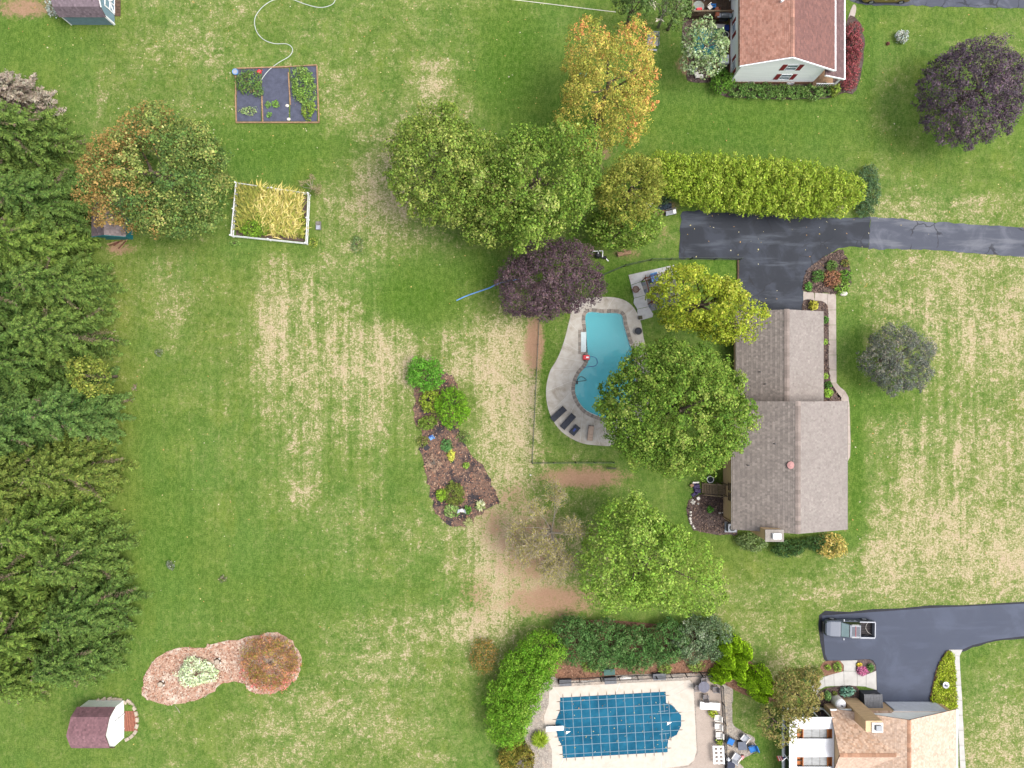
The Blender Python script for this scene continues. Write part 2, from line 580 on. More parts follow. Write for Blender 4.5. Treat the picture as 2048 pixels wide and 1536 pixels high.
# ---------------------------------------------------------------- asphalt, concrete, mulch
def asphalt(name, c1, c2, patch, sc=.35, crack=False):
    m, nt, bs = nodes_of(name)
    p = pos(nt)
    a = noise(nt, p, sc, 6, .62, dist=.8); b = noise(nt, p, 30, 2, .7)
    st = noise(nt, p, .5, 5, .6, (.25, 1.6, 1))
    c = mixc(nt, smooth(nt, a, .46, .62), c1, c2)
    c = mixc(nt, mathn(nt, 'MULTIPLY', smooth(nt, st, .52, .68), .6), c, patch)
    c = mixc(nt, 1.0, c, mixc(nt, b, (.7, .7, .7), (1.3, 1.3, 1.3)), 'MULTIPLY')
    if crack:
        vo = N(nt, 'ShaderNodeTexVoronoi', feature='DISTANCE_TO_EDGE'); vo.inputs['Scale'].default_value = .33
        wp = N(nt, 'ShaderNodeVectorMath', operation='ADD'); sc_ = N(nt, 'ShaderNodeVectorMath', operation='SCALE'); sc_.inputs['Scale'].default_value = 1.2
        nz = N(nt, 'ShaderNodeTexNoise'); nz.inputs['Scale'].default_value = .9; nz.inputs['Detail'].default_value = 5
        nt.links.new(p, nz.inputs['Vector']); nt.links.new(nz.outputs['Color'], sc_.inputs[0]); nt.links.new(p, wp.inputs[0]); nt.links.new(sc_.outputs[0], wp.inputs[1]); nt.links.new(wp.outputs[0], vo.inputs['Vector'])
        ck = mathn(nt, 'MULTIPLY', mathn(nt, 'SUBTRACT', 1.0, smooth(nt, vo.outputs['Distance'], .012, .03)), smooth(nt, noise(nt, p, .25, 2), .5, .6))
        c = mixc(nt, mathn(nt, 'MULTIPLY', ck, .75), c, S(34, 36, 46))
    nt.links.new(c, bs.inputs['Base Color'])
    r = mixc(nt, a, (.8, .8, .8), (.6, .6, .6))
    nt.links.new(r, bs.inputs['Roughness'])
    bs.inputs['Specular IOR Level'].default_value = .3
    bumpn(nt, bs, b, .3, .02)
    return m


ASPH1 = asphalt('worn_asphalt', S(42, 48, 60), S(58, 65, 80), S(98, 105, 117), crack=True)
ASPH_OLD = asphalt('pale_asphalt', S(84, 89, 104), S(108, 112, 126), S(132, 135, 144), crack=True)
ASPH2 = asphalt('sealed_asphalt', S(78, 86, 106), S(86, 95, 117), S(92, 100, 122), .2)
SEAL = mat('asphalt_edge', S(44, 46, 56), .8, .3, 2)


def concrete(name, c1, c2, stain, joint_scale=.5):
    m, nt, bs = nodes_of(name)
    p = pos(nt)
    a = noise(nt, p, .55, 6, .65, dist=.5); b = noise(nt, p, 18, 3, .7)
    c = mixc(nt, smooth(nt, noise(nt, p, 1.6, 4), .3, .7), c1, c2)
    c = mixc(nt, mathn(nt, 'MULTIPLY', smooth(nt, a, .5, .72), .75), c, stain)
    c = mixc(nt, 1.0, c, mixc(nt, b, (.84, .84, .84), (1.16, 1.16, 1.16)), 'MULTIPLY')
    nt.links.new(c, bs.inputs['Base Color'])
    bs.inputs['Roughness'].default_value = .85
    bs.inputs['Specular IOR Level'].default_value = .2
    bumpn(nt, bs, b, .2, .01)
    return m


CONC = concrete('pool_concrete', S(208, 200, 188), S(224, 218, 208), S(166, 152, 132))
CONC_WHITE = concrete('patio_concrete', S(206, 206, 206), S(222, 222, 222), S(186, 180, 172))
CONC_WALK = concrete('walk_concrete', S(196, 182, 172), S(212, 200, 190), S(176, 160, 148))
CONC_PALE = concrete('pale_concrete', S(214, 211, 206), S(228, 225, 220), S(200, 194, 186))
CONC_BEIGE = concrete('beige_deck', S(232, 219, 204), S(240, 229, 216), S(222, 206, 188))
JOINT = mat('joint_filler', S(168, 160, 150), .9, .2, 2)


def mulchmat(name, c1, c2, c3):
    m, nt, bs = nodes_of(name)
    p = pos(nt)
    v = N(nt, 'ShaderNodeTexVoronoi'); v.inputs['Scale'].default_value = 8
    nt.links.new(p, v.inputs['Vector'])
    w = N(nt, 'ShaderNodeSeparateColor'); nt.links.new(v.outputs['Color'], w.inputs[0])
    c = mixc(nt, w.outputs[0], c1, c2)
    c = mixc(nt, smooth(nt, noise(nt, p, .5, 5, .65), .48, .6), c, mixc(nt, w.outputs[1], c3, tuple(x * 1.5 for x in c3)))
    c = mixc(nt, 1.0, c, mixc(nt, noise(nt, p, 10, 4, .7), (.6, .6, .6), (1.4, 1.4, 1.4)), 'MULTIPLY')
    nt.links.new(c, bs.inputs['Base Color'])
    bs.inputs['Roughness'].default_value = .95
    bs.inputs['Specular IOR Level'].default_value = .1
    bumpn(nt, bs, v.outputs['Distance'], .8, .05)
    return m


MULCH_RED = mulchmat('red_mulch', S(202, 160, 136), S(226, 190, 166), S(218, 198, 180))
MULCH_DARK = mulchmat('dark_mulch', S(96, 80, 76), S(122, 104, 98), S(110, 96, 92))
MULCH_MIX = mulchmat('faded_mulch', S(124, 102, 92), S(160, 128, 110), S(66, 62, 66))
MULCH_BROWN = mulchmat('brown_mulch', S(136, 102, 82), S(164, 126, 104), S(150, 112, 90))
GRAVEL = mulchmat('gravel', S(166, 156, 146), S(206, 196, 184), S(186, 172, 158))


def ragged(poly, amt=.05, step=.45, seed=0):
    r = np.random.default_rng(seed); out = []
    for i in range(len(poly)):
        a, b = np.array(poly[i][:2]), np.array(poly[(i + 1) % len(poly)][:2]); n = max(1, int(np.linalg.norm(b - a) / step))
        for k in range(n): out.append(tuple(a + (b - a) * k / n + r.normal(0, amt, 2)))
    return out


def sheet(name, poly, z, m, base=-.06, kind='structure'):
    o = MB().prism(poly, base, z).build(name, m)
    o['kind'] = kind
    return o


def chips(name, poly, n, size, cols, z, seed, parent=None, flat=.35, kind='stuff'):
    """loose bark, leaves or pebbles: many small tilted faces in one mesh"""
    rng = np.random.default_rng(seed)
    q = scatter_in(poly, n, rng)
    a = rng.random(n) * 6.283; L = size * rng.uniform(.5, 1.3, n); W = L * rng.uniform(.3, .8, n)
    t = rng.normal(0, flat, n)
    u = np.stack([np.cos(a), np.sin(a), t], -1) * L[:, None] * .5
    w = np.stack([-np.sin(a), np.cos(a), rng.normal(0, flat, n)], -1) * W[:, None] * .5
    c = np.concatenate([q, np.full((n, 1), z)], 1) + np.array([0, 0, 1]) * (np.abs(u[:, 2:]) + np.abs(w[:, 2:]))
    v = np.stack([c - u, c + w, c + u, c - w], 1).reshape(-1, 3)
    cc = np.array(cols)[rng.integers(0, len(cols), n)] * rng.uniform(.75, 1.25, (n, 1))
    if parent is not None: v = v - np.array(WLOC.get(parent.name, Vector((0, 0, 0))))
    me = mesh_np(name, v, np.arange(n * 4).reshape(n, 4), fcol=cc)
    return link(name, me, CHIP, parent, kind)


def bed(px_pts, m, z=.05, n=4, seed=1, jit=.05, chipn=0, chipcols=None, csize=.22):
    poly = jitter_poly(spline(PP(px_pts), n), jit, seed)
    o = sheet('mulch_bed', poly, z, m)
    if chipn: chips('bark_chips', poly, chipn, csize, chipcols, z + .01, seed, o)
    return o, poly


D1 = [(1362, 421), (1500, 429), (1640, 436), (1740, 434), (1738, 497), (1700, 493), (1676, 499), (1650, 513), (1628, 533),
      (1612, 556), (1606, 580), (1605, 622), (1605, 652), (1478, 652), (1479, 560), (1478, 520), (1440, 518), (1358, 517)]
sheet('driveway', ragged(PP(D1), .06, .5, 3), .03, ASPH1)
sheet('driveway', ragged(PP([(1740, 434), (1860, 443), (2048, 456), (2200, 466), (2200, 522), (2048, 514), (1860, 500), (1738, 497)]), .06, .5, 4), .026, ASPH_OLD)
D2 = [(1644, 1231), (1700, 1227), (1860, 1216), (2048, 1207), (2200, 1199), (2200, 1262), (2048, 1272), (1990, 1279), (1945, 1290),
      (1924, 1299), (1897, 1300), (1886, 1318), (1874, 1345), (1866, 1372), (1861, 1406), (1756, 1406), (1754, 1372), (1752, 1330),
      (1746, 1320), (1738, 1318), (1716, 1319), (1665, 1322), (1655, 1320), (1650, 1308)]
D2b = [(1639, 1229), (1700, 1223), (1860, 1212), (2048, 1203), (2200, 1195), (2200, 1266), (2048, 1276), (1990, 1283), (1945, 1294),
       (1924, 1303), (1899, 1303), (1890, 1320), (1878, 1346), (1869, 1372), (1863, 1406), (1752, 1406), (1750, 1372), (1749, 1332),
       (1742, 1323), (1738, 1322), (1716, 1322), (1665, 1326), (1652, 1324), (1645, 1308)]
sheet('driveway_edge', jitter_poly(spline(PP(D2b), 3), .05, 5), .022, SEAL)
sheet('driveway', PP(D2), .03, ASPH2)
sheet('driveway', ragged(PP([(1698, -60), (1700, 3), (1714, 9), (1900, 14), (2200, 20), (2200, -60)]), .06, .5, 6), .03, ASPH_OLD)

RED_CHIPS = [S(204, 154, 128), S(224, 184, 160), S(186, 130, 104), S(232, 210, 192), S(166, 122, 102)]
DARK_CHIPS = [S(96, 78, 72), S(132, 110, 100), S(160, 134, 116), S(74, 62, 60)]
MIX_CHIPS = [S(186, 134, 108), S(110, 94, 88), S(204, 168, 142), S(80, 72, 74), S(96, 84, 82), S(150, 112, 92)]
BED_ISLAND, poly_island = bed([(872, 744), (896, 746), (914, 770), (917, 820), (917, 856), (930, 890), (956, 922), (981, 960), (998, 1001),
      (988, 1012), (956, 1034), (935, 1048), (903, 1053), (872, 1024), (862, 1000), (853, 953), (843, 905), (841, 866), (829, 835), (831, 800), (826, 778)],
     MULCH_MIX, jit=.14, seed=11, chipn=2600, chipcols=MIX_CHIPS)
BED_RED, poly_red = bed([(284, 1385), (292, 1347), (324, 1310), (363, 1294), (409, 1294), (421, 1288), (495, 1274), (543, 1267), (579, 1276),
      (599, 1306), (600, 1341), (578, 1369), (539, 1387), (499, 1381), (486, 1367), (445, 1366), (419, 1387), (379, 1403), (340, 1409), (300, 1401)],
     MULCH_RED, jit=.09, seed=12, chipn=4200, chipcols=RED_CHIPS, csize=.2)
BED_FRONT, poly_front = bed([(1682, 498), (1658, 509), (1637, 520), (1619, 536), (1609, 550), (1607, 566), (1607, 583), (1654, 587), (1674, 588), (1690, 583),
      (1702, 566), (1700, 548), (1696, 524), (1688, 507)], MULCH_DARK, seed=13, chipn=900, chipcols=DARK_CHIPS)
bed([(1606, 601), (1628, 601), (1643, 603), (1653, 609), (1656, 622), (1657, 690), (1659, 752), (1668, 776), (1682, 802), (1636, 806), (1636, 700), (1632, 640), (1606, 640)],
    MULCH_DARK, seed=14, chipn=700, chipcols=DARK_CHIPS, n=3, jit=.02)
bed([(1378, 1000), (1374, 1026), (1382, 1054), (1400, 1063), (1460, 1069), (1476, 1062), (1476, 990), (1440, 985), (1400, 990)], MULCH_DARK, seed=15, chipn=900, chipcols=DARK_CHIPS)
bed([(1650, 1323), (1668, 1321), (1682, 1322), (1687, 1335), (1682, 1347), (1660, 1350), (1646, 1350), (1640, 1335)], MULCH_BROWN, seed=16, n=3, jit=.01, z=.045)
bed([(1716, 1320), (1738, 1319), (1749, 1328), (1751, 1340), (1744, 1349), (1722, 1350), (1711, 1340), (1710, 1328)], MULCH_DARK, seed=17, n=3, jit=.01, z=.045)
bed([(1632, 1404), (1634, 1390), (1646, 1379), (1664, 1374), (1712, 1372), (1716, 1400), (1690, 1412), (1650, 1414)], MULCH_DARK, seed=18, n=3, jit=.02, chipn=250, chipcols=DARK_CHIPS)
BED_GOLD, poly_gold = bed([(1892, 1303), (1903, 1303), (1908, 1328), (1911, 1380), (1912, 1418), (1896, 1420), (1861, 1404), (1865, 1371), (1875, 1330)], MULCH_BROWN, seed=19, n=3, jit=.02)
bed([(1110, 1250), (1200, 1240), (1330, 1250), (1440, 1280), (1500, 1320), (1556, 1390), (1530, 1404), (1470, 1380), (1420, 1352), (1360, 1346), (1240, 1350), (1125, 1360), (1095, 1330)],
    MULCH_BROWN, seed=20, chipn=2500, chipcols=[S(160, 116, 92), S(136, 98, 78), S(190, 148, 122)])
bed([(1694, 40), (1720, 46), (1728, 90), (1722, 150), (1708, 186), (1690, 186), (1640, 198), (1520, 196), (1440, 190), (1430, 150), (1460, 140), (1650, 150)], MULCH_DARK, seed=21)
bed([(1368, 30), (1400, 50), (1450, 46), (1462, 140), (1440, 160), (1400, 166), (1372, 160), (1378, 120), (1366, 80)], MULCH_DARK, seed=22, chipn=600, chipcols=DARK_CHIPS)
# gravel round the covered pool and the sitting area
sheet('gravel_path', jitter_poly(spline(PP([(1062, 1400), (1080, 1378), (1110, 1352), (1240, 1344), (1400, 1340), (1446, 1368), (1464, 1369), (1465, 1391), (1464, 1419), (1468, 1450),
      (1482, 1461), (1507, 1475), (1512, 1488), (1510, 1502), (1477, 1524), (1468, 1560), (1060, 1560), (1048, 1500), (1052, 1440)]), 3), .04, 23), .035, GRAVEL)


# fallen leaves: real little faces lying on grass and asphalt
def leaf_litter(name, label, boxpx, n, size, cols, z, seed):
    x0, y0, x1, y1 = boxpx
    o = chips(name, PP([(x0, y0), (x1, y0), (x1, y1), (x0, y1)]), n, size, cols, z, seed, flat=.15)
    return o


PALE_LEAF = [S(226, 214, 150), S(232, 226, 190), S(214, 190, 110), S(206, 160, 100)]
for k_, (bx, n_) in enumerate([((0, 0, 1100, 300), 420), ((250, 300, 1000, 1500), 420), ((1700, 500, 2048, 1200), 260), ((1340, 20, 2048, 470), 160), ((1360, 425, 1730, 620), 60)]):
    o_ = leaf_litter('fallen_leaves', '', bx, n_, .17, PALE_LEAF, .035, 40 + k_)
# ---------------------------------------------------------------- plants
def kites(c, d, n, L, W, bend=.0):
    """leaf-sized kites: centre c, direction d along the leaf, normal n"""
    s = np.cross(n, d); s /= np.linalg.norm(s, axis=1, keepdims=True) + 1e-9
    L = L[:, None]; W = W[:, None]
    return np.stack([c - d * L * .5, c + s * W * .5 + d * L * .05, c + d * L * .5 - n * bend * L, c - s * W * .5 + d * L * .05], 1)


def unit(v): return v / (np.linalg.norm(v, axis=1, keepdims=True) + 1e-9)


def sph(rng, n, zlo=-1.0, zhi=1.0):
    z = rng.uniform(zlo, zhi, n); a = rng.random(n) * 6.2832
    r = np.sqrt(np.maximum(0, 1 - z * z))
    return np.stack([r * np.cos(a), r * np.sin(a), z], -1)


def outline(rng, k=5, amt=.12):
    ph = rng.random(k) * 6.28; am = rng.normal(0, amt, k) / np.sqrt(np.arange(1, k + 1))
    return lambda a: 1 + sum(am[i] * np.cos((i + 2) * a + ph[i]) for i in range(k))


def crown_mesh(rng, rx, ry, zc, rz, leaf, dens, cols, lobes=26, lobe_r=.30, wobble=.11, patch=None, fluff=.40, flat=.45, zlo=-.5, lvar=.26):
    """leaf faces on clumps on boughs; cols = list of (colour, weight); returns verts, colours, bough tips"""
    f = outline(rng, 5, wobble * .6)
    lobes = int(lobes * 1.25); leaf = leaf * .84; lobe_r = lobe_r * .86
    rm = (rx + ry) / 2
    # boughs spread over the crown's shell
    cand = sph(rng, lobes * 14, zlo, 1.0)
    keep = [0]
    d2 = np.full(len(cand), 9.0)
    for _ in range(lobes - 1):
        d2 = np.minimum(d2, ((cand - cand[keep[-1]]) ** 2).sum(1) * rng.uniform(.7, 1.3, len(cand)))
        keep.append(int(d2.argmax()))
    ld = cand[keep]
    lr = lobe_r * rng.uniform(.75, 1.3, lobes)
    rad = 1.04 - lr * .8 - rng.random(lobes) ** 2 * .22
    az = np.arctan2(ld[:, 1], ld[:, 0]); fr = f(az)
    lc = ld * (rad * fr)[:, None]
    inner = sph(rng, max(4, lobes // 4), -.2, .8) * rng.uniform(.2, .5, (max(4, lobes // 4), 1))
    lc = np.vstack([lc, inner]); lr = np.concatenate([lr, np.full(len(inner), lobe_r * 1.2)])
    ld2 = np.vstack([ld, unit(inner)])
    nl = len(lc)
    # clumps on each bough
    per = 14
    cd = sph(rng, nl * per, -.55, 1.0)
    li = np.repeat(np.arange(nl), per)
    cd = unit(cd + ld2[li] * .35 + np.array([0, 0, .15]))
    cr = lr[li] * rng.uniform(.65, 1.05, nl * per)
    cc = lc[li] + cd * cr[:, None]
    CS = rng.uniform(.6, 1.25, len(cc))
    area = math.pi * rx * ry
    n = int(area * dens * DM)
    k = rng.integers(0, len(cc), n)
    nf = n // 3                                   # leaves inside the crown, behind the clumps
    off = rng.normal(0, 1, (n, 3)); off /= np.maximum(1, np.linalg.norm(off, axis=1, keepdims=True) / 1.7)
    pos_ = cc[k] + off * (lr[li[k]] * fluff * .5 * CS[k])[:, None]
    fd = sph(rng, nf, zlo, .9); pos_[:nf] = fd * (rng.uniform(.2, 1.0, nf) ** .4 * .97 * f(np.arctan2(fd[:, 1], fd[:, 0])))[:, None]
    sc = np.array([rx, ry, rz])
    w = pos_ * sc; w[:, 2] += zc
    nrm = unit(cd[k] * .8 + unit(off) * .5 + np.array([0, 0, flat]) + rng.normal(0, .38, (n, 3)))
    dr = unit(np.cross(nrm, rng.normal(0, 1, (n, 3))))
    L = leaf * rng.uniform(.55, 1.55, n)
    v = kites(w, dr, nrm, L, L * rng.uniform(.55, .85, n), .12)
    # colour: bough, clump, leaf
    cl = np.array([c for c, _ in cols]); wt = np.array([q for _, q in cols], float); cw = np.cumsum(wt / wt.sum())
    t = .45 * rng.random(nl)[li[k]] + .3 * rng.random(len(cc))[k] + .45 * rng.random(n)
    t = np.clip((t - .12) / .96, 0, .9999)
    ci = np.searchsorted(cw, t); lo = np.concatenate([[0], cw])[ci]; hi = cw[ci]
    fr_ = np.clip((t - lo) / np.maximum(hi - lo, 1e-6), 0, 1)[:, None]
    nx_ = np.minimum(ci + 1, len(cl) - 1)
    col = cl[ci] * (1 - fr_ * .6) + cl[nx_] * fr_ * .6
    col = col * (1 + rng.normal(0, lvar, (n, 1)).clip(-.45, .6)) * (1 + rng.normal(0, .06, (n, 3)))
    if patch is not None: col = patch(rng, pos_, col, k, li)
    tips = lc[:lobes] * sc + np.array([0, 0, zc])
    return v.reshape(-1, 3), np.clip(col, .004, .9), tips


def trunk_mb(base, top, r0, tips, rng, nb=9, r1=.35):
    m = MB()
    b, t = Vector(base), Vector(top)
    mid = b.lerp(t, .5) + Vector((rng.normal(0, .12), rng.normal(0, .12), 0))
    m.tube([b - Vector((0, 0, .1)), b + Vector((0, 0, .25)), mid, t], [r0 * 1.35, r0, r0 * .8, r0 * r1], 8)
    sel = rng.permutation(len(tips))[:nb]
    for i in sel:
        e = Vector(tips[i]) + b
        s = b.lerp(t, rng.uniform(.35, .95))
        md = s.lerp(e, .5) + Vector((0, 0, -.04 * (e - s).length + rng.normal(0, .15)))
        m.tube([s, md, s.lerp(e, .96)], [r0 * .42, r0 * .25, r0 * .08], 5, cap=False)
    return m


def add_tree(name, label, px, py, rpx, h, cols, cat='tree', group=None, seed=0, rpy=None, zc=None, rzf=None, leaf=.24, dens=110, bark=None, trunk_r=None, nb=9, lname='crown', **kw):
    """broad-leaved tree; px, py, rpx are read where the crown is widest"""
    rng = np.random.default_rng(seed + 100)
    zc = zc if zc is not None else h * .58
    rz = rzf if rzf is not None else h - zc
    x, y, _ = P(px, py, zc)
    rx, ry = ML(rpx, zc), ML(rpy or rpx, zc)
    t = thing(name, label, cat, (x, y, 0), group)
    v, c, tips = crown_mesh(rng, rx, ry, zc, rz, leaf, dens, cols, **kw)
    v[:, 2] = np.maximum(v[:, 2], .08 + .14 * rng.random(len(v)))
    link(lname, mesh_np(lname, v, np.arange(len(v)).reshape(-1, 4), fcol=c), LEAF, t)
    tr = trunk_r or max(.05, min(.42, .045 * rx + .012 * h))
    trunk_mb((x, y, 0), (x, y, zc + rz * .35), tr, tips, rng, nb).build('trunk', bark or BARK, t, smooth=True)
    return t


def add_shrub(name, label, px, py, rpx, h, cols, cat='shrub', group=None, seed=0, rpy=None, leaf=.17, dens=150, **kw):
    kw.setdefault('lobes', 14); kw.setdefault('lobe_r', .4)
    return add_tree(name, label, px, py, rpx, h, cols, cat, group, seed, rpy, zc=h * .45, leaf=leaf, dens=dens, nb=5, trunk_r=.05, lname='foliage', **kw)


def add_spruce(label, px, py, rpx, h, base, tip, seed=0, name='spruce_tree', group=None, droop=.35, whorls=24, per=9, zfrac=.22, cat='tree', bark=None, twigs=1.0, spray=.62, wide=.3, power=.85):
    """conifer: whorls of boughs, each bough a frond of side sprays"""
    rng = np.random.default_rng(seed + 500)
    zc = h * zfrac
    x, y, _ = P(px, py, zc)
    r = ML(rpx, zc)
    t = thing(name, label, cat, (x, y, 0), group)
    C_, D_, N_, L_, W_, K_ = [], [], [], [], [], []
    tk = MB()
    tk.tube([(x, y, -.1), (x, y, h * .5), (x, y, h * .98)], [.05 * r + .12, .03 * r + .08, .02], 7)
    for wv in range(whorls):
        tt = (wv + .5) / whorls
        z = h * (.06 + .93 * tt)
        bl = r * (1 - tt) ** power + .25
        n = max(4, int(per * (1 - tt * .45)))
        a0 = rng.random() * 6.28
        for b in range(n):
            a = a0 + 6.2832 * b / n + rng.normal(0, .16)
            Lb = bl * rng.uniform(.78, 1.12)
            up = rng.uniform(.05, .35) * (.4 + tt)
            ns = max(5, int(Lb / .125))
            bare = rng.random() < .07
            s = (np.arange(ns) + rng.random(ns) * .6) / ns
            rad = np.array([math.cos(a), math.sin(a), 0]); sid = np.array([-math.sin(a), math.cos(a), 0])
            zz = z + Lb * (up * s - droop * s * s) + rng.normal(0, .04, ns)
            c0 = np.stack([x + rad[0] * s * Lb, y + rad[1] * s * Lb, zz], -1)
            if rng.random() < .5:
                tk.tube([c0[0], c0[ns // 2], c0[-1]], [.05, .035, .01], 4, cap=False)
            wid = (wide * Lb * (1 - s) ** .7 * (s + .35) + .16) * (.5 if bare else 1)
            for sg in (-1, 1):
                for lay in (0, 1):
                    ln = wid * rng.uniform(.7, 1.25, ns) * (1 if lay == 0 else .75)
                    dd = unit(rad[None] * rng.uniform(.5, .9, (ns, 1)) + sg * sid[None] * rng.uniform(.6, 1.0, (ns, 1)) + np.array([0, 0, -1]) * rng.uniform(-.1, .45, (ns, 1)) + (np.array([0, 0, .55]) * lay))
                    dd = unit(dd + rng.normal(0, .22, dd.shape))
                    C_.append(c0 + dd * ln[:, None] * .5); D_.append(dd)
                    nn = unit(np.array([0, 0, 1.0]) + rng.normal(0, .35, (ns, 3)) + rad * .25)
                    N_.append(unit(nn - dd * (nn * dd).sum(1, keepdims=True)))
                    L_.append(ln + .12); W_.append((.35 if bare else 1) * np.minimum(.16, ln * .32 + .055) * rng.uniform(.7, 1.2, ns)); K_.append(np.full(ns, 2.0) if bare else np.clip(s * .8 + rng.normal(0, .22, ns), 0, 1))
            # the tip
            C_.append(c0[-3:]); D_.append(np.repeat(unit((rad + np.array([0, 0, -.1]))[None]), 3, 0)); N_.append(np.repeat(np.array([[0, 0, 1.0]]), 3, 0))
            L_.append(np.full(3, .4)); W_.append(np.full(3, .18)); K_.append(np.ones(3))
    C_, D_, N_ = map(np.vstack, (C_, D_, N_)); L_, W_, K_ = map(np.concatenate, (L_, W_, K_))
    ne = len(C_) // 4; ke = rng.integers(0, len(C_), ne)          # loose sprigs between the fronds
    de = unit(rng.normal(0, 1, (ne, 3)) + np.array([0, 0, .4])); ce = C_[ke] + rng.normal(0, .16, (ne, 3)) + np.array([0, 0, .12])
    nn_ = unit(rng.normal(0, .6, (ne, 3)) + np.array([0, 0, 1.0])); nn_ = unit(nn_ - de * (nn_ * de).sum(1, keepdims=True))
    C_ = np.vstack([C_, ce]); D_ = np.vstack([D_, de]); N_ = np.vstack([N_, nn_]); L_ = np.concatenate([L_, rng.uniform(.18, .42, ne)]); W_ = np.concatenate([W_, rng.uniform(.08, .17, ne)]); K_ = np.concatenate([K_, K_[ke]])
    v = kites(C_, D_, N_, L_, W_, .1).reshape(-1, 3)
    v[:, 2] = np.maximum(v[:, 2], .06 + .14 * rng.random(len(v)))
    n = len(C_)
    dead = K_ > 1.5; K_ = np.minimum(K_, 1)
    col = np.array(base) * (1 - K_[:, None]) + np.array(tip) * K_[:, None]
    col[dead] = np.array(S(140, 126, 104, .6))
    col = col * (1 + rng.normal(0, .2, (n, 1)).clip(-.45, .6)) * (1 + rng.normal(0, .05, (n, 3)))
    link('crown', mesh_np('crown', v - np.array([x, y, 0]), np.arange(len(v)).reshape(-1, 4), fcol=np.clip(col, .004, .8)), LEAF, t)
    tk.build('trunk', bark or BARK, t, smooth=True)
    return t


def add_tuft(name, label, px, py, rpx, h, cols, cat='plant', n=220, width=.05, seed=0, group=None, arch=.5):
    """clump of long blades arching out from one root"""
    rng = np.random.default_rng(seed + 900)
    x, y, _ = P(px, py, h * .4); r = ML(rpx, h * .4)
    a = rng.random(n) * 6.283; L = r * rng.uniform(.45, 1.1, n)
    vs_, q, cl = [], [], []
    cc = np.array(cols)
    for i in range(n):
        d = np.array([math.cos(a[i]), math.sin(a[i]), 0]); s = np.array([-d[1], d[0], 0]) * width * rng.uniform(.6, 1.4)
        b = np.array([x, y, .02]) + d * r * .12 * rng.random()
        hh = h * rng.uniform(.6, 1.1)
        m_ = b + d * L[i] * .5 + np.array([0, 0, hh]); e = b + d * L[i] + np.array([0, 0, max(.05, hh * (1 - arch))])
        k = len(vs_)
        vs_ += [b - s, b + s, m_ + s, m_ - s, e]
        q += [(k, k + 1, k + 2, k + 3), (k + 3, k + 2, k + 4, k + 3)]
        c = cc[rng.integers(len(cc))] * rng.uniform(.75, 1.3); cl += [c, c]
    v = np.array(vs_); k5 = np.arange(n) * 5
    quads = np.stack([k5, k5 + 1, k5 + 2, k5 + 3], -1); tris = np.stack([k5 + 3, k5 + 2, k5 + 4], -1)
    fc = np.array([cl[2 * i] for i in range(n)] * 2)
    me = mesh_np(name, v, quads, tris, fc)
    o = link(name, me, LEAF)
    return tag(o, label, cat, group)


def leafbed(name, label, poly, h, n, leaf, cols, cat, seed=0, mound=1.0, group=None, z0=.05):
    """low planting filling an outline, with real leaf faces"""
    rng = np.random.default_rng(seed + 1300)
    q = scatter_in(poly, n, rng)
    nz = np.sin(q[:, 0] * 3.1 + seed) * np.sin(q[:, 1] * 2.7 + 1.3 * seed) * .25 + .65
    z = z0 + h * np.clip(nz + rng.normal(0, .2, n), .05, 1.1)
    nrm = unit(np.array([0, 0, .9]) + rng.normal(0, .5, (n, 3)))
    dr = unit(np.cross(nrm, rng.normal(0, 1, (n, 3))))
    L = leaf * rng.uniform(.7, 1.4, n)
    v = kites(np.concatenate([q, z[:, None]], 1), dr, nrm, L, L * .6, .1).reshape(-1, 3)
    cc = np.array(cols)[rng.integers(0, len(cols), n)] * rng.uniform(.7, 1.3, (n, 1))
    return link(name, mesh_np(name, v, np.arange(n * 4).reshape(n, 4), fcol=cc), LEAF)


DM = 2.15
K = .66   # leaves shade one another, so a leaf is paler than its crown reads from above
def L_(r, g, b, k=K):
    c = S(r, g, b, k); g_ = (c[0] + c[1] + c[2]) / 3
    return tuple(max(.004, g_ + (q - g_) * 1.02) for q in c)
# ---------------------------------------------------------------- trees
def patch_where(fn, colour, amount=.9, keepvar=.25):
    """whole clumps that have turned: fn(pos) gives the chance, the same for every leaf of a clump"""
    def g(rng, p, col, k, li):
        cv = rng.random(k.max() + 1)[k]
        lv = rng.random(li.max() + 1)[li[k]]
        pr = fn(p)
        hit = (cv * .45 + lv * .55) < pr
        c = np.array(colour) * (1 + rng.normal(0, keepvar, (len(p), 1)).clip(-.5, .6))
        w = (hit * amount)[:, None]
        return col * (1 - w) + c * w
    return g


GREEN_A = [(L_(92, 118, 46), 3), (L_(118, 146, 58), 4), (L_(150, 168, 78), 3), (L_(184, 190, 110), 1)]
GREEN_B = [(L_(86, 116, 44), 3), (L_(112, 144, 54), 4), (L_(146, 170, 74), 3), (L_(186, 194, 116), 1.2)]
OLIVE = [(L_(110, 124, 48), 3), (L_(142, 150, 62), 4), (L_(168, 170, 80), 2)]

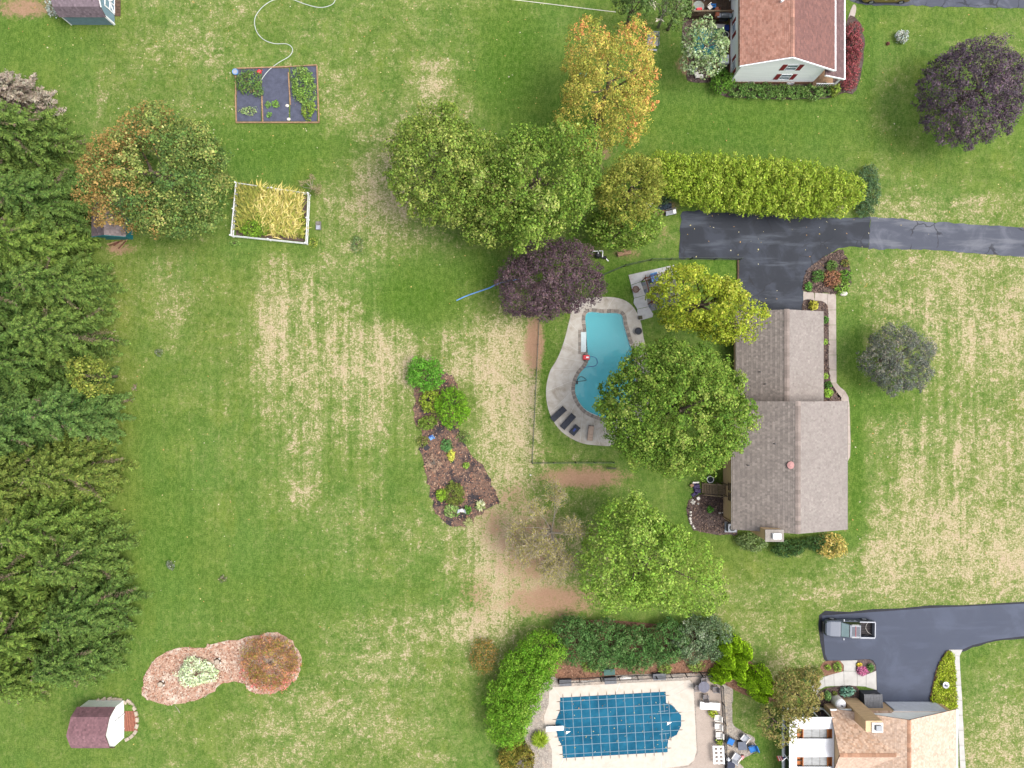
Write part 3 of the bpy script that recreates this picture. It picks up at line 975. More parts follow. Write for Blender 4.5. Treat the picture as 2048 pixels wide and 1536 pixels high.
add_tree('oak_tree', 'round dark green oak turning orange on its left side beside the brown roofed shed', 318, 352, 143, 12, [(L_(74, 104, 56, .75), 3), (L_(96, 124, 62, .75), 4), (L_(150, 158, 84, .75), 2.4), (L_(190, 188, 118, .75), .7)],
         seed=1, rpy=134, zc=6.5, lobes=34, lobe_r=.26, dens=125,
         patch=patch_where(lambda p: np.clip(.26 - p[:, 0] * .42 + p[:, 1] * .12, .04, .5) * (p[:, 0] < .25) + .03, L_(190, 142, 88), .65))
add_tree('shade_tree', 'leafy green tree at the left end of the tall tree clump behind the hedge', 886, 336, 112, 13, GREEN_A, seed=2, rpy=122, zc=7, lobes=34, lobe_r=.26, dens=120, wobble=.1, group='tall green trees beside the orange maple')
add_tree('shade_tree', 'broad green tree in the middle of the clump, touching the purple maple', 1078, 372, 122, 15, GREEN_B, seed=3, rpy=126, zc=8, lobes=34, lobe_r=.25, dens=120, wobble=.14, group='tall green trees beside the orange maple')
add_tree('shade_tree', 'small green tree filling the clump between the two broad ones, low front', 978, 412, 88, 11, GREEN_A, seed=4, rpy=80, zc=6, lobes=22, lobe_r=.3, dens=110, group='tall green trees beside the orange maple')
add_tree('locust_tree', 'feathery olive green tree between the orange maple and the long hedge', 1258, 382, 74, 12, OLIVE, seed=5, rpy=72, zc=7, lobes=20, lobe_r=.3, leaf=.2, dens=130)
add_tree('shade_tree', 'bright green low tree at the right end of the clump, near the driveway end', 1248, 450, 78, 8, GREEN_B, seed=6, rpy=52, zc=4.5, lobes=18, lobe_r=.32, dens=120, group='tall green trees beside the orange maple')
add_tree('maple_tree', 'yellow and orange autumn maple with puffy clumps beside the white house lawn', 1214, 178, 106, 14, [(L_(126, 138, 58, .8), 3), (L_(156, 158, 70, .8), 4), (L_(184, 172, 82, .8), 3), (L_(208, 174, 98, .8), 1.2)],
         seed=7, rpy=126, zc=8, lobes=56, lobe_r=.19, wobble=.26, fluff=.34, dens=135, leaf=.18,
         patch=patch_where(lambda p: np.clip(.02 + .22 * (p[:, 0] > .15) + .25 * (p[:, 1] > .55), 0, .4), L_(230, 148, 100, .85), .75))
PURPLE = [(L_(74, 58, 68), 3), (L_(92, 74, 82), 4), (L_(116, 94, 100), 3), (L_(142, 118, 116), .7)]
add_tree('purple_maple', 'dark purple maple between the swimming pool and the green tree clump', 1098, 557, 106, 8.5, PURPLE, seed=8, rpy=88, zc=5, lobes=54, lobe_r=.2, leaf=.17, dens=170, wobble=.1, lvar=.28)
add_tree('purple_maple', 'large dark purple maple on the lawn by the upper right edge', 1945, 186, 108, 9.5, [(L_(70, 62, 72), 3), (L_(90, 78, 88), 4), (L_(116, 98, 110), 3), (L_(142, 122, 128), .8)], seed=9, rpy=106, zc=5, lobes=60, lobe_r=.18, leaf=.17, dens=170, wobble=.1, lvar=.28)
add_tree('japanese_maple', 'small round grey purple tree alone on the front lawn', 1795, 718, 74, 6.2, [(L_(84, 92, 86, .76), 3), (L_(106, 112, 102, .76), 4), (L_(130, 130, 116, .76), 2), (L_(160, 150, 132, .76), .6)], seed=10, rpy=70, zc=3.4, lobes=46, lobe_r=.2, leaf=.15, dens=190, wobble=.12, lvar=.26)
add_tree('honey_locust', 'yellow green tree overhanging the pergola patio and the driveway', 1411, 610, 96, 11.5, [(L_(112, 134, 38, .72), 3), (L_(144, 160, 48, .72), 4), (L_(174, 184, 64, .72), 3), (L_(202, 204, 100, .72), .8)], seed=11, rpy=82, zc=7, lobes=44, lobe_r=.2, wobble=.22, fluff=.45, dens=120)
add_tree('shade_tree', 'largest dense green tree overhanging the open swimming pool and the house', 1350, 820, 146, 16, [(L_(84, 116, 42), 3), (L_(108, 142, 52), 4), (L_(134, 162, 66), 3), (L_(166, 176, 92), 1)], seed=12, rpy=142, zc=9, lobes=64, lobe_r=.2, leaf=.23, dens=190, wobble=.03, zlo=-.35, fluff=.36)
add_tree('shade_tree', 'light green tree with an open crown in front of the covered pool hedge', 1286, 1118, 116, 12, [(L_(106, 142, 52), 3), (L_(130, 166, 62), 4), (L_(152, 182, 78), 3), (L_(184, 204, 112), .8)], seed=13, rpy=134, zc=7, lobes=40, lobe_r=.22, wobble=.17, fluff=.42, dens=95)
add_tree('ornamental_maple', 'loose olive brown tree overhanging the white sunroom roof', 1594, 1386, 50, 6.2, [(L_(122, 122, 60), 3), (L_(146, 142, 80), 4), (L_(168, 150, 96), 2)], seed=14, rpy=56, zc=4, lobes=28, lobe_r=.24, wobble=.22, dens=105, leaf=.2)
add_tree('ornamental_maple', 'thin olive tree beside the gravel sitting area, left of the sunroom', 1556, 1448, 42, 5.2, [(L_(122, 128, 60), 3), (L_(150, 150, 84), 4), (L_(166, 140, 96), 1)], seed=15, rpy=46, zc=3.5, lobes=22, lobe_r=.24, wobble=.22, dens=55, leaf=.2)
add_tree('shade_tree', 'small yellowing tree among the spruces at the edge of the back lawn', 180, 752, 44, 7, [(L_(104, 126, 54), 3), (L_(136, 152, 68), 3), (L_(166, 168, 80), 1)], seed=16, zc=5.2, lobes=18, lobe_r=.28, dens=80)
add_tree('silver_tree', 'pale silvery green tree hiding the teal tarpaulin behind the white house', 1408, 98, 52, 7, [(L_(96, 128, 78), 3), (L_(136, 162, 100), 4), (L_(176, 196, 142), 3), (L_(214, 224, 196), 1)], seed=17, rpy=56, zc=4.5, lobes=26, lobe_r=.24, wobble=.2, dens=75, leaf=.22)
add_tree('shade_tree', 'dark green tree at the top edge behind the bare branches', 1268, 4, 46, 8, [(L_(84, 110, 58), 3), (L_(110, 136, 74), 3)], seed=18, rpy=26, zc=5, lobes=16, lobe_r=.3, dens=90)
add_tree('shade_tree', 'green tree at the top edge left of the wooden deck', 1352, 22, 34, 7, [(L_(84, 110, 58), 3), (L_(120, 146, 84), 3)], seed=19, rpy=34, zc=4, lobes=14, lobe_r=.3, dens=55)


def add_twigs(name, label, px, py, rpx, h, zc, n1, n2, n3, colr, seed, rpy=None, r0=.12, leaves=0, lcols=None, leaf=.16, cat='tree', wtwig=.045, flat=.6, lean=(0, 0)):
    """bare or thin tree: limbs, branches and twigs as fine tapering wood"""
    rng = np.random.default_rng(seed + 2000)
    x, y, _ = P(px, py, zc); rx = ML(rpx, zc); ry = ML(rpy or rpx, zc)
    t = thing(name, label, cat, (x, y, 0))
    m = MB()
    m.tube([(x, y, -.1), (x, y, zc * .5), (x, y, zc)], [r0 * 1.3, r0, r0 * .7], 7)
    ends = []
    for i in range(n1):
        d = sph(rng, 1, -.15, .95)[0]
        e = np.array([x + d[0] * rx * .75, y + d[1] * ry * .75, zc + d[2] * (h - zc) * .8 * flat + .2])
        s = np.array([x, y, zc * rng.uniform(.55, 1.0)])
        md = (s + e) / 2 + rng.normal(0, .15, 3)
        m.tube([s, md, e], [r0 * .55, r0 * .4, r0 * .18], 5, cap=False)
        ends += [md * .4 + e * .6, e]
    ends = np.array(ends)
    C_, D_, L__ = [], [], []
    k = rng.integers(0, len(ends), n2); d = unit(rng.normal(0, 1, (n2, 3)) + (ends[k] - np.array([x, y, zc])) * .35)
    L = rng.uniform(.25, .55, n2) * rx * .6
    b_end = ends[k] + d * L[:, None]
    C_.append(ends[k] + d * L[:, None] * .5); D_.append(d); L__.append(L)
    k3 = rng.integers(0, n2, n3); base = ends[k][k3] + d[k3] * (L[k3] * rng.uniform(.2, 1, n3))[:, None]
    d3 = unit(d[k3] * .7 + rng.normal(0, .6, (n3, 3))); L3 = rng.uniform(.3, .9, n3) * rx * .24
    C_.append(base + d3 * L3[:, None] * .5); D_.append(d3); L__.append(L3)
    Cc, Dd, Ll = np.vstack(C_), np.vstack(D_), np.concatenate(L__)
    q = Cc - np.array([x, y, zc])
    # keep inside the crown's outline
    ok = (q[:, 0] / (rx * 1.05)) ** 2 + (q[:, 1] / (ry * 1.05)) ** 2 < 1
    Cc, Dd, Ll = Cc[ok], Dd[ok], Ll[ok]
    nn = unit(np.array([0, 0, 1.0]) - Dd * Dd[:, 2:3] + rng.normal(0, .1, Dd.shape))
    v = kites(Cc, Dd, nn, Ll, np.full(len(Ll), wtwig) * rng.uniform(.6, 1.6, len(Ll))).reshape(-1, 3)
    v[:, 2] = np.maximum(v[:, 2], .05 + .14 * rng.random(len(v)))
    col = np.array(colr) * rng.uniform(.7, 1.3, (len(Ll), 1))
    link('twigs', mesh_np('twigs', v - np.array([x, y, 0]), np.arange(len(v)).reshape(-1, 4), fcol=col), CHIP, t, 'stuff')
    m.build('trunk', BARK_GREY, t, smooth=True)
    if leaves:
        kk = rng.integers(0, len(Cc), leaves)
        c = Cc[kk] + rng.normal(0, .12, (leaves, 3))
        nr = unit(rng.normal(0, .5, (leaves, 3)) + np.array([0, 0, .8])); dr = unit(np.cross(nr, rng.normal(0, 1, (leaves, 3))))
        Lf = leaf * rng.uniform(.6, 1.4, leaves)
        v = kites(c, dr, nr, Lf, Lf * .6).reshape(-1, 3)
        cc = np.array(lcols)[rng.integers(0, len(lcols), leaves)] * rng.uniform(.75, 1.25, (leaves, 1))
        link('crown', mesh_np('crown', v - np.array([x, y, 0]), np.arange(len(v)).reshape(-1, 4), fcol=cc), LEAF, t)
    return t


add_twigs('thin_tree', 'nearly leafless grey tree with thin twigs beside the light green tree', 1104, 1066, 92, 7, 4.0, 20, 340, 3200, S(158, 146, 122, .7), 1, rpy=104, r0=.08, leaves=6500,
          lcols=[L_(166, 160, 84), L_(190, 178, 104), L_(150, 148, 76)], leaf=.14, wtwig=.035, flat=.9)
add_twigs('bare_tree', 'bare pale branched tree at the top edge beside the wooden deck', 1330, 22, 44, 6, 3.5, 11, 36, 60, S(200, 190, 172, .7), 2, r0=.13, wtwig=.07)
add_twigs('bare_shrub', 'bare twiggy brown shrub at the corner of the white garden fence', 622, 374, 26, 2.2, 1.0, 14, 120, 420, S(160, 146, 108, .7), 3, r0=.05, wtwig=.035, leaves=120, lcols=[L_(120, 126, 70)], cat='shrub')

# ---- the row of conifers along the left edge
SP = [('tall green spruce at the top of the left row, below the dead grey conifer', 62, 285, 92, 13, 0),
      ('green spruce on the left edge level with the orange tinged oak', 0, 390, 105, 14, 0),
      ('drooping green spruce touching the brown shed roof from above', 108, 415, 92, 13, 1),
      ('green spruce with long bright fronds left of the brown shed', 90, 500, 100, 14, 2),
      ('dark spruce just below the brown shed with fronds reaching the lawn', 140, 575, 88, 12, 0),
      ('spruce on the left edge, fourth of the outer row from the top', 10, 590, 105, 15, 1),
      ('spruce at the lawn edge above the small yellowing tree', 140, 670, 90, 12, 0),
      ('spruce behind the small yellowing tree on the left edge', 40, 720, 105, 15, 1),
      ('grey green spruce right below the small yellowing tree at the lawn edge', 165, 822, 88, 12, 3),
      ('spruce on the left edge level with the middle mulch bed', 36, 850, 105, 15, 3),
      ('yellow tinged spruce on the left edge, about halfway down', 40, 965, 108, 15, 4),
      ('yellow green spruce at the lawn edge left of the dry lawn patch', 160, 935, 88, 12, 4),
      ('bright green bushy spruce in the lower half of the left row', 120, 1040, 100, 12, 2),
      ('spruce at the lawn edge with bare twigs reaching right', 178, 1105, 88, 11, 0),
      ('wide spruce on the left edge in the lower part of the row', 40, 1140, 108, 14, 2),
      ('spruce at the lawn edge above the red mulch bed', 190, 1205, 88, 11, 1),
      ('spruce near the lower left, second from the end of the row', 70, 1240, 105, 13, 2),
      ('lowest spruce of the row near the red roofed shed', 165, 1295, 90, 10, 1),
      ('spruce in the lower left corner above the watered lawn strip', 50, 1330, 90, 11, 2)]
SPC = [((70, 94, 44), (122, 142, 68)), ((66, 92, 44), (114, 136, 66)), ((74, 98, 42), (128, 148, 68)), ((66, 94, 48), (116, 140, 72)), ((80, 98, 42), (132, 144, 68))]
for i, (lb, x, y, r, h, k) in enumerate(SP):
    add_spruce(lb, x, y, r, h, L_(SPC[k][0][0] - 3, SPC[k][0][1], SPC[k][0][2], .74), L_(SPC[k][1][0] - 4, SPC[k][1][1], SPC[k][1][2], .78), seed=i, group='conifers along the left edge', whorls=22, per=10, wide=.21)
add_spruce('dead grey conifer with bare brown needles at the top of the left row', 36, 205, 66, 9, S(120, 106, 92, .7), S(190, 178, 160, .7), seed=60, name='dead_conifer', whorls=18, per=9, wide=.2)


# ---- hedges and shrubs
def add_hedge(name, label, bushes, h, cols, seed, cat='hedge', leaf=.17, dens=150, lobes=16, lobe_r=.33, zcf=.55, fluff=.55, wobble=.08, group=None):
    """one run of foliage grown from several stems"""
    rng = np.random.default_rng(seed + 3000)
    zc = h * zcf
    cx = sum(b[0] for b in bushes) / len(bushes); cy = sum(b[1] for b in bushes) / len(bushes)
    x0, y0, _ = P(cx, cy, zc)
    t = thing(name, label, cat, (x0, y0, 0), group)
    V, CC = [], []
    for b in bushes:
        px, py, rx, ry = b[:4]; hh = h * rng.uniform(.92, 1.06); z_ = hh * zcf
        x, y, _ = P(px, py, z_)
        v, c, tips = crown_mesh(rng, ML(rx, z_), ML(ry, z_), z_, hh - z_, leaf, dens, cols, lobes=lobes, lobe_r=lobe_r, fluff=fluff, wobble=wobble, zlo=-.8)
        V.append(v + np.array([x - x0, y - y0, 0])); CC.append(c)
        one('stem', BARK, t, 'tube', [(x, y, -.05), (x, y, hh * .4), (x, y, hh * .7)], [.09, .07, .03], 6)
    v = np.vstack(V); v[:, 2] = np.maximum(v[:, 2], .06 + .14 * rng.random(len(v)))
    link('foliage', mesh_np('foliage', v, np.arange(len(v)).reshape(-1, 4), fcol=np.vstack(CC)), LEAF, t)
    return t


YG = [(L_(106, 132, 38, .76), 3), (L_(136, 162, 50, .76), 4), (L_(164, 184, 70, .76), 3), (L_(198, 208, 104, .76), 1)]
add_hedge('arborvitae_hedge', 'long yellow green arborvitae hedge along the upper side of the driveway',
          [(1322 + 0, 348, 36, 42), (1352, 352, 34, 48), (1382, 362, 34, 56), (1412, 364, 34, 60), (1442, 366, 34, 62), (1472, 369, 34, 62), (1502, 371, 34, 62), (1532, 373, 34, 62),
           (1562, 375, 34, 62), (1592, 378, 34, 62), (1622, 380, 34, 58), (1652, 383, 34, 52), (1680, 386, 32, 44), (1702, 386, 24, 32)], 5.0, YG, 1, lobes=44, lobe_r=.21, dens=170, leaf=.17, fluff=.36)
add_hedge('juniper_shrub', 'dark blue green juniper at the right end of the yellow green hedge', [(1738, 352, 22, 24), (1742, 382, 22, 30), (1730, 412, 22, 26)], 1.4, [(L_(78, 106, 68), 3), (L_(104, 132, 90), 3)], 2, cat='shrub', leaf=.16, dens=120)
add_shrub('dark_shrub', 'dark blue green shrub tucked under the left end of the hedge', 1326, 388, 26, 2.4, [(L_(58, 80, 58), 3), (L_(80, 104, 76), 2)], seed=3, rpy=22)
BR = [(L_(88, 136, 32), 3), (L_(106, 156, 40), 4), (L_(132, 176, 58), 3), (L_(164, 194, 88), .8)]
add_hedge('large_shrub', 'big bright green shrub mound at the left corner of the covered pool', [(1082, 1306, 50, 50), (1050, 1352, 58, 56), (1026, 1402, 56, 56), (1016, 1446, 48, 50)], 4.2, BR, 4, cat='shrub', lobes=26, lobe_r=.26, dens=150, leaf=.17)
DK = [(L_(62, 100, 48), 3), (L_(84, 124, 62), 4), (L_(112, 146, 84), 2), (L_(146, 170, 112), .6)]
GG = [(L_(78, 104, 66), 3), (L_(108, 132, 92), 4), (L_(142, 160, 122), 2), (L_(196, 204, 178), .5)]
for i, (lb, x, y, rx, ry, h, c) in enumerate([
        ('dark green shrub beside the bright mound, first of the row behind the covered pool', 1150, 1280, 50, 50, 3.2, DK),
        ('dark green shrub second in the row behind the covered pool, under the light tree', 1210, 1290, 52, 52, 3.2, DK),
        ('dark green shrub third in the row, directly above the green bin', 1270, 1296, 48, 48, 3.0, DK),
        ('blue green shrub fourth in the row behind the covered pool', 1334, 1284, 48, 46, 3.0, DK),
        ('grey green shrub fifth in the row behind the covered pool', 1386, 1282, 44, 48, 3.0, GG),
        ('pale speckled shrub at the right end of the row, touching the golden cones', 1428, 1278, 38, 46, 2.8, GG)]):
    add_shrub('evergreen_shrub', lb, x, y, rx, h, c, seed=20 + i, rpy=ry, lobes=22, lobe_r=.3, wobble=.12, group='shrubs in a row behind the covered pool')
for i, (lb, x, y, r, h) in enumerate([('low light green shrub on the brown mulch above the pool, left', 1180, 1330, 20, .8), ('low light green shrub under the green bin row, centre', 1262, 1322, 18, .8),
                                      ('low shrub beside the grey box on the pool edge, right', 1330, 1338, 16, .8), ('yellow green low shrub at the corner of the pool fence', 1392, 1332, 18, .9)]):
    add_shrub('low_shrub', lb, x, y, r, h, [(L_(116, 146, 62), 3), (L_(150, 172, 84), 3)], seed=30 + i, rpy=r * .7, dens=90)


def add_cone(label, ax, ay, h, r, seed):
    """clipped bullet-shaped dwarf conifer; ax, ay is the pixel of its tip"""
    rng = np.random.default_rng(seed + 4000)
    h = h * 1.15
    x, y, _ = P(ax, ay, h)
    t = thing('golden_arborvitae', label, 'shrub', (x, y, 0), 'golden conical shrubs at the pool corner')
    n = int(1900 * r * h / 3)
    u = rng.random(n) ** .8; a = rng.random(n) * 6.283
    rad = r * .9 * np.clip(1 - u, 0, 1) ** .66 * (1 + .10 * np.sin(a * 5 + u * 7 + seed) + .06 * np.sin(a * 9 + seed))
    rad = rad * rng.uniform(.88, 1.03, n)
    c = np.stack([rad * np.cos(a), rad * np.sin(a), .08 + u * h * .97], -1)
    out = np.stack([np.cos(a), np.sin(a), np.full(n, .45)], -1)
    nr = unit(out + rng.normal(0, .35, (n, 3)))
    up = np.array([0, 0, 1.0]) + rng.normal(0, .35, (n, 3)); d = unit(up - nr * (up * nr).sum(1, keepdims=True))
    L = .17 * rng.uniform(.7, 1.4, n)
    v = kites(c, d, nr, L, L * .6, .1).reshape(-1, 3); v[:, 2] = np.maximum(v[:, 2], .06 + .14 * rng.random(len(v)))
    col = np.array(L_(100, 140, 22, 1.0)) * (1 - rng.random((n, 1))) + np.array(L_(150, 184, 42, 1.0)) * rng.random((n, 1))
    link('foliage', mesh_np('foliage', v, np.arange(n * 4).reshape(n, 4), fcol=col * rng.uniform(.75, 1.25, (n, 1))), LEAF, t)
    one('stem', BARK, t, 'tube', [(x, y, -.05), (x, y, h * .6)], [.07, .03], 6)


for i, (lb, x, y, h, r) in enumerate([
        ('golden conical shrub topmost of the cluster, beside the pale shrub', 1461, 1307, 3.2, 1.25), ('golden conical shrub at the upper right of the cluster', 1482, 1303, 2.4, 1.1),
        ('golden conical shrub second from the top on the fence side', 1467, 1338, 3.4, 1.3), ('golden conical shrub in the middle of the upper half of the cluster', 1493, 1339, 3.2, 1.25),
        ('golden conical shrub on the lawn side of the upper half', 1502, 1319, 2.8, 1.15), ('golden conical shrub in the middle of the cluster by the fence', 1460, 1361, 2.6, 1.1),
        ('golden conical shrub right in the centre of the cluster', 1489, 1364, 3.2, 1.25), ('golden conical shrub lower middle, third from the bottom tip', 1516, 1384, 3.2, 1.3),
        ('tall golden conical shrub at the lower right of the cluster', 1545, 1387, 4.2, 1.6), ('golden conical shrub whose tip is lowest in the cluster', 1534, 1406, 3.0, 1.2),
        ('golden conical shrub at the far right, beside the olive tree', 1553, 1396, 3.0, 1.1), ('short golden conical shrub against the pool fence corner', 1446, 1366, 2.2, 1.2)]):
    add_cone(lb, x, y, h, r, i)

# loners and beds
add_shrub('burning_bush', 'orange brown thin shrub on the lawn left of the bright green mound', 966, 1312, 32, 1.6, [(L_(140, 124, 60), 3), (L_(176, 140, 80), 3), (L_(110, 120, 70), 2)], seed=50, rpy=36, dens=60)
add_shrub('burning_bush', 'olive brown shrub at the bottom edge below the bright green mound', 1034, 1518, 40, 2.2, [(L_(110, 120, 44), 3), (L_(156, 140, 66), 2)], seed=51, rpy=36)
add_tuft('fountain_grass', 'round tuft of fountain grass by the diving board', 1080, 1478, 19, .9, [L_(140, 170, 40), L_(168, 190, 70), L_(110, 140, 30)], cat='grass tuft', n=420, width=.035, seed=1)
add_shrub('island_shrub', 'bright green shrub at the top of the middle mulch bed', 850, 748, 40, 3.0, [(L_(76, 136, 38), 3), (L_(100, 164, 52), 4), (L_(134, 190, 78), 2)], seed=52, rpy=36, wobble=.14, lobes=20, lobe_r=.3)
add_shrub('island_shrub', 'larger bright green shrub second from the top of the middle bed', 905, 816, 38, 2.8, [(L_(92, 144, 36), 3), (L_(116, 166, 44), 4), (L_(140, 182, 60), 2)], seed=53, rpy=40, wobble=.12, lobes=24, lobe_r=.28)
add_shrub('island_shrub', 'yellow green loose shrub left of the larger bright green one', 862, 802, 24, 1.6, [(L_(130, 158, 44), 3), (L_(162, 182, 70), 3)], seed=54, rpy=28, dens=90)
add_shrub('island_shrub', 'small olive green shrub below the yellow green one in the middle bed', 854, 846, 19, 1.2, [(L_(104, 138, 50), 3), (L_(142, 166, 74), 2)], seed=55, rpy=16)
add_shrub('island_plant', 'low plant left of the blue garden seat in the middle bed', 846, 882, 13, .6, [(L_(116, 130, 60), 2), (L_(150, 156, 86), 2)], seed=56, dens=70, cat='plant')
add_shrub('island_plant', 'blue green plant above the yellow one in the middle bed', 893, 891, 13, .7, [(L_(88, 136, 76), 2), (L_(112, 158, 92), 2)], seed=57, cat='plant')
add_shrub('yellow_hosta', 'bright yellow leafy plant in the middle of the island bed', 902, 911, 9, .5, [(L_(206, 212, 70), 2), (L_(226, 226, 110), 2)], seed=58, rpy=11, cat='plant', dens=200)
add_shrub('island_plant', 'small green plant on the dark mulch right of the yellow one', 932, 931, 7, .4, [(L_(120, 160, 60), 2), (L_(150, 180, 80), 2)], seed=59, cat='plant')
add_shrub('island_plant', 'faint green plant at the right edge of the island bed', 926, 874, 14, .5, [(L_(100, 140, 72), 2), (L_(134, 150, 84), 2)], seed=60, dens=60, cat='plant')
add_shrub('island_plant', 'lime green upright plant on the lower left of the island bed', 882, 990, 11, .8, [(L_(126, 170, 44), 2), (L_(160, 194, 70), 2)], seed=61, rpy=14, cat='plant', dens=200)
add_shrub('creeping_shrub', 'flat moss green shrub right of the lime green plant', 908, 988, 22, .5, [(L_(106, 124, 54), 2), (L_(126, 138, 66), 2)], seed=62, rpy=26, dens=140)
add_shrub('island_plant', 'green leafy plants in front of the white garden ornament', 903, 1022, 17, .6, [(L_(104, 150, 60), 2), (L_(170, 196, 120), 2)], seed=63, rpy=13, cat='plant', dens=120)
add_shrub('island_plant', 'green plant just right of the white garden ornament', 935, 1020, 9, .6, [(L_(84, 136, 50), 2), (L_(112, 160, 70), 2)], seed=64, cat='plant')
add_tuft('variegated_yucca', 'pale striped spiky plant at the lower right of the island bed', 961, 1011, 13, .6, [L_(200, 206, 150), L_(160, 180, 110), L_(226, 226, 190)], n=60, width=.07, seed=2)
add_tuft('variegated_yucca', 'pale spiky plant at the bottom tip of the island bed', 936, 1044, 11, .5, [L_(186, 186, 130), L_(150, 164, 100)], n=50, width=.06, seed=3)
add_twigs('bare_shrub', 'tangled bare brown shrub in the middle of the island bed', 868, 926, 21, 1.2, .5, 16, 140, 300, S(176, 146, 122, .7), 4, r0=.04, wtwig=.035, cat='shrub')
add_shrub('white_spirea', 'pale mint green shrub in the red mulch bed', 394, 1345, 41, 1.3, [(L_(168, 190, 136, .95), 3), (L_(196, 212, 166, .95), 4), (L_(224, 232, 200, .95), 2)], seed=65, rpy=30, wobble=.14, lobes=26, lobe_r=.26)
add_shrub('barberry_shrub', 'round red and olive barberry shrub at the right end of the red mulch bed', 538, 1328, 60, 2.2, [(L_(128, 128, 54, .9), 4), (L_(160, 124, 78, .9), 3), (L_(190, 128, 108, .9), 2)], seed=66, rpy=58, wobble=.08, lobes=34, lobe_r=.24, dens=120, leaf=.15,
          patch=patch_where(lambda p: np.clip(-.1 - p[:, 1] * .55 + np.abs(p[:, 0]) * .2, 0, .7), L_(204, 112, 112, .9), .8))
add_shrub('grey_shrub', 'small pale grey shrub on the lawn right of the white house', 1804, 73, 14, 1.0, [(L_(176, 184, 170), 2), (L_(206, 212, 204), 2)], seed=67, dens=150)
add_shrub('grey_shrub', 'pale grey leafed shrub beside the blue shed at the top left', 106, 16, 15, 1.2, [(L_(150, 166, 150), 2), (L_(200, 208, 200), 2)], seed=68, dens=100, rpy=18)
add_hedge('barberry_hedge', 'dark red barberry hedge along the porch of the white house', [(1708, 62, 17, 20), (1710, 88, 17, 20), (1708, 112, 17, 20), (1704, 138, 17, 20), (1698, 164, 17, 18)], 1.3,
          [(L_(126, 66, 66), 3), (L_(160, 84, 88), 3), (L_(190, 106, 112), 1.5), (L_(120, 100, 66), 1)], 6, leaf=.15, dens=140, lobes=12)
add_shrub('round_boxwood', 'small round olive shrub at the corner of the white house porch', 1669, 181, 11, 1.4, [(L_(116, 140, 52), 2), (L_(146, 164, 72), 2)], seed=69, rpy=13, dens=220, wobble=.03)
add_hedge('foundation_shrub', 'leafy green planting along the brick foot of the white house', [(1476, 180, 24, 17), (1505, 180, 24, 17), (1535, 182, 24, 17), (1565, 183, 24, 16), (1595, 184, 24, 16), (1625, 185, 24, 16), (1650, 180, 18, 15)], 1.0,
          [(L_(80, 118, 56), 3), (L_(108, 146, 70), 3), (L_(156, 180, 110), 1.4)], 7, cat='shrub', leaf=.18, dens=110, lobes=12)
add_shrub('climbing_shrub', 'bushy green shrub at the left corner of the white house', 1444, 162, 24, 2.2, [(L_(84, 130, 46), 3), (L_(116, 160, 62), 3)], seed=70, rpy=26)
add_shrub('yew_shrub', 'grey green shrub at the left of the lower end of the tan house', 1504, 1084, 34, 1.8, [(L_(104, 128, 74), 3), (L_(132, 152, 96), 2)], seed=71, rpy=20)
add_shrub('yew_shrub', 'dark green shrub below the chimney of the tan house', 1578, 1096, 38, 1.8, [(L_(56, 88, 46), 3), (L_(80, 112, 60), 2)], seed=72, rpy=20, wobble=.14)
add_shrub('yew_shrub', 'dark green shrub left of the yellow one below the tan house', 1632, 1086, 28, 1.6, [(L_(62, 94, 48), 3), (L_(86, 118, 64), 2)], seed=73, rpy=16)
add_shrub('hydrangea_shrub', 'golden yellow leafed shrub at the lower right corner of the tan house', 1664, 1092, 32, 1.8, [(L_(146, 140, 70), 2), (L_(196, 176, 90), 3), (L_(226, 206, 130), 2)], seed=74, rpy=26, leaf=.22, dens=80, wobble=.14)
for i, (lb, x, y, r, h, c) in enumerate([
        ('red brown spirea in the middle of the driveway bed', 1664, 556, 19, 1.0, [(L_(150, 110, 82), 3), (L_(186, 130, 104), 2), (L_(140, 130, 80), 1)]),
        ('dark green shrub on the left of the driveway bed', 1637, 552, 14, .9, [(L_(84, 126, 58), 3), (L_(112, 150, 76), 2)]),
        ('green shrub at the top of the driveway bed', 1664, 532, 13, .8, [(L_(90, 132, 58), 3), (L_(130, 160, 84), 2)]),
        ('small bright green plant in the corner of the driveway bed by the walk', 1617, 573, 9, .6, [(L_(96, 150, 60), 3), (L_(120, 176, 80), 2)]),
        ('green shrub at the right edge of the driveway bed', 1690, 552, 14, .9, [(L_(84, 140, 46), 3), (L_(130, 170, 70), 2)]),
        ('green leafy shrub at the lower right of the driveway bed, near the rock', 1684, 573, 16, .7, [(L_(104, 156, 56), 3), (L_(160, 190, 90), 2)]),
        ('small red tinged plant at the top right of the driveway bed', 1691, 526, 9, .6, [(L_(170, 116, 84), 3), (L_(124, 150, 70), 2)])]):
    add_shrub('bed_shrub', lb, x, y, r, h, c, seed=80 + i, dens=120, group='shrubs in the driveway bed')
add_shrub('round_boxwood', 'round clipped yellow green shrub beside the garage corner', 1627, 611, 10, .9, [(L_(170, 176, 60), 2), (L_(206, 202, 90), 2)], seed=90, dens=260, wobble=.02)
for i, (lb, y, r, c) in enumerate([('green shrub between the garage roof and the walk, uppermost', 640, 8, (84, 128, 56)), ('lighter green shrub between garage roof and walk, second', 684, 6, (130, 164, 70)),
                                   ('light green shrub between garage roof and walk, third', 752, 7, (140, 172, 76)), ('dark green shrub between garage roof and walk, fourth', 770, 8, (76, 118, 52)),
                                   ('bright green shrub at the lower end of the walk bed', 786, 10, (140, 180, 70))]):
    add_shrub('walk_shrub', lb, 1650 + (6 if i > 2 else 0), y, r, .8, [(L_(*c), 2), (L_(*[min(255, int(q * 1.2)) for q in c]), 2)], seed=92 + i, dens=170, group='shrubs along the front walk')
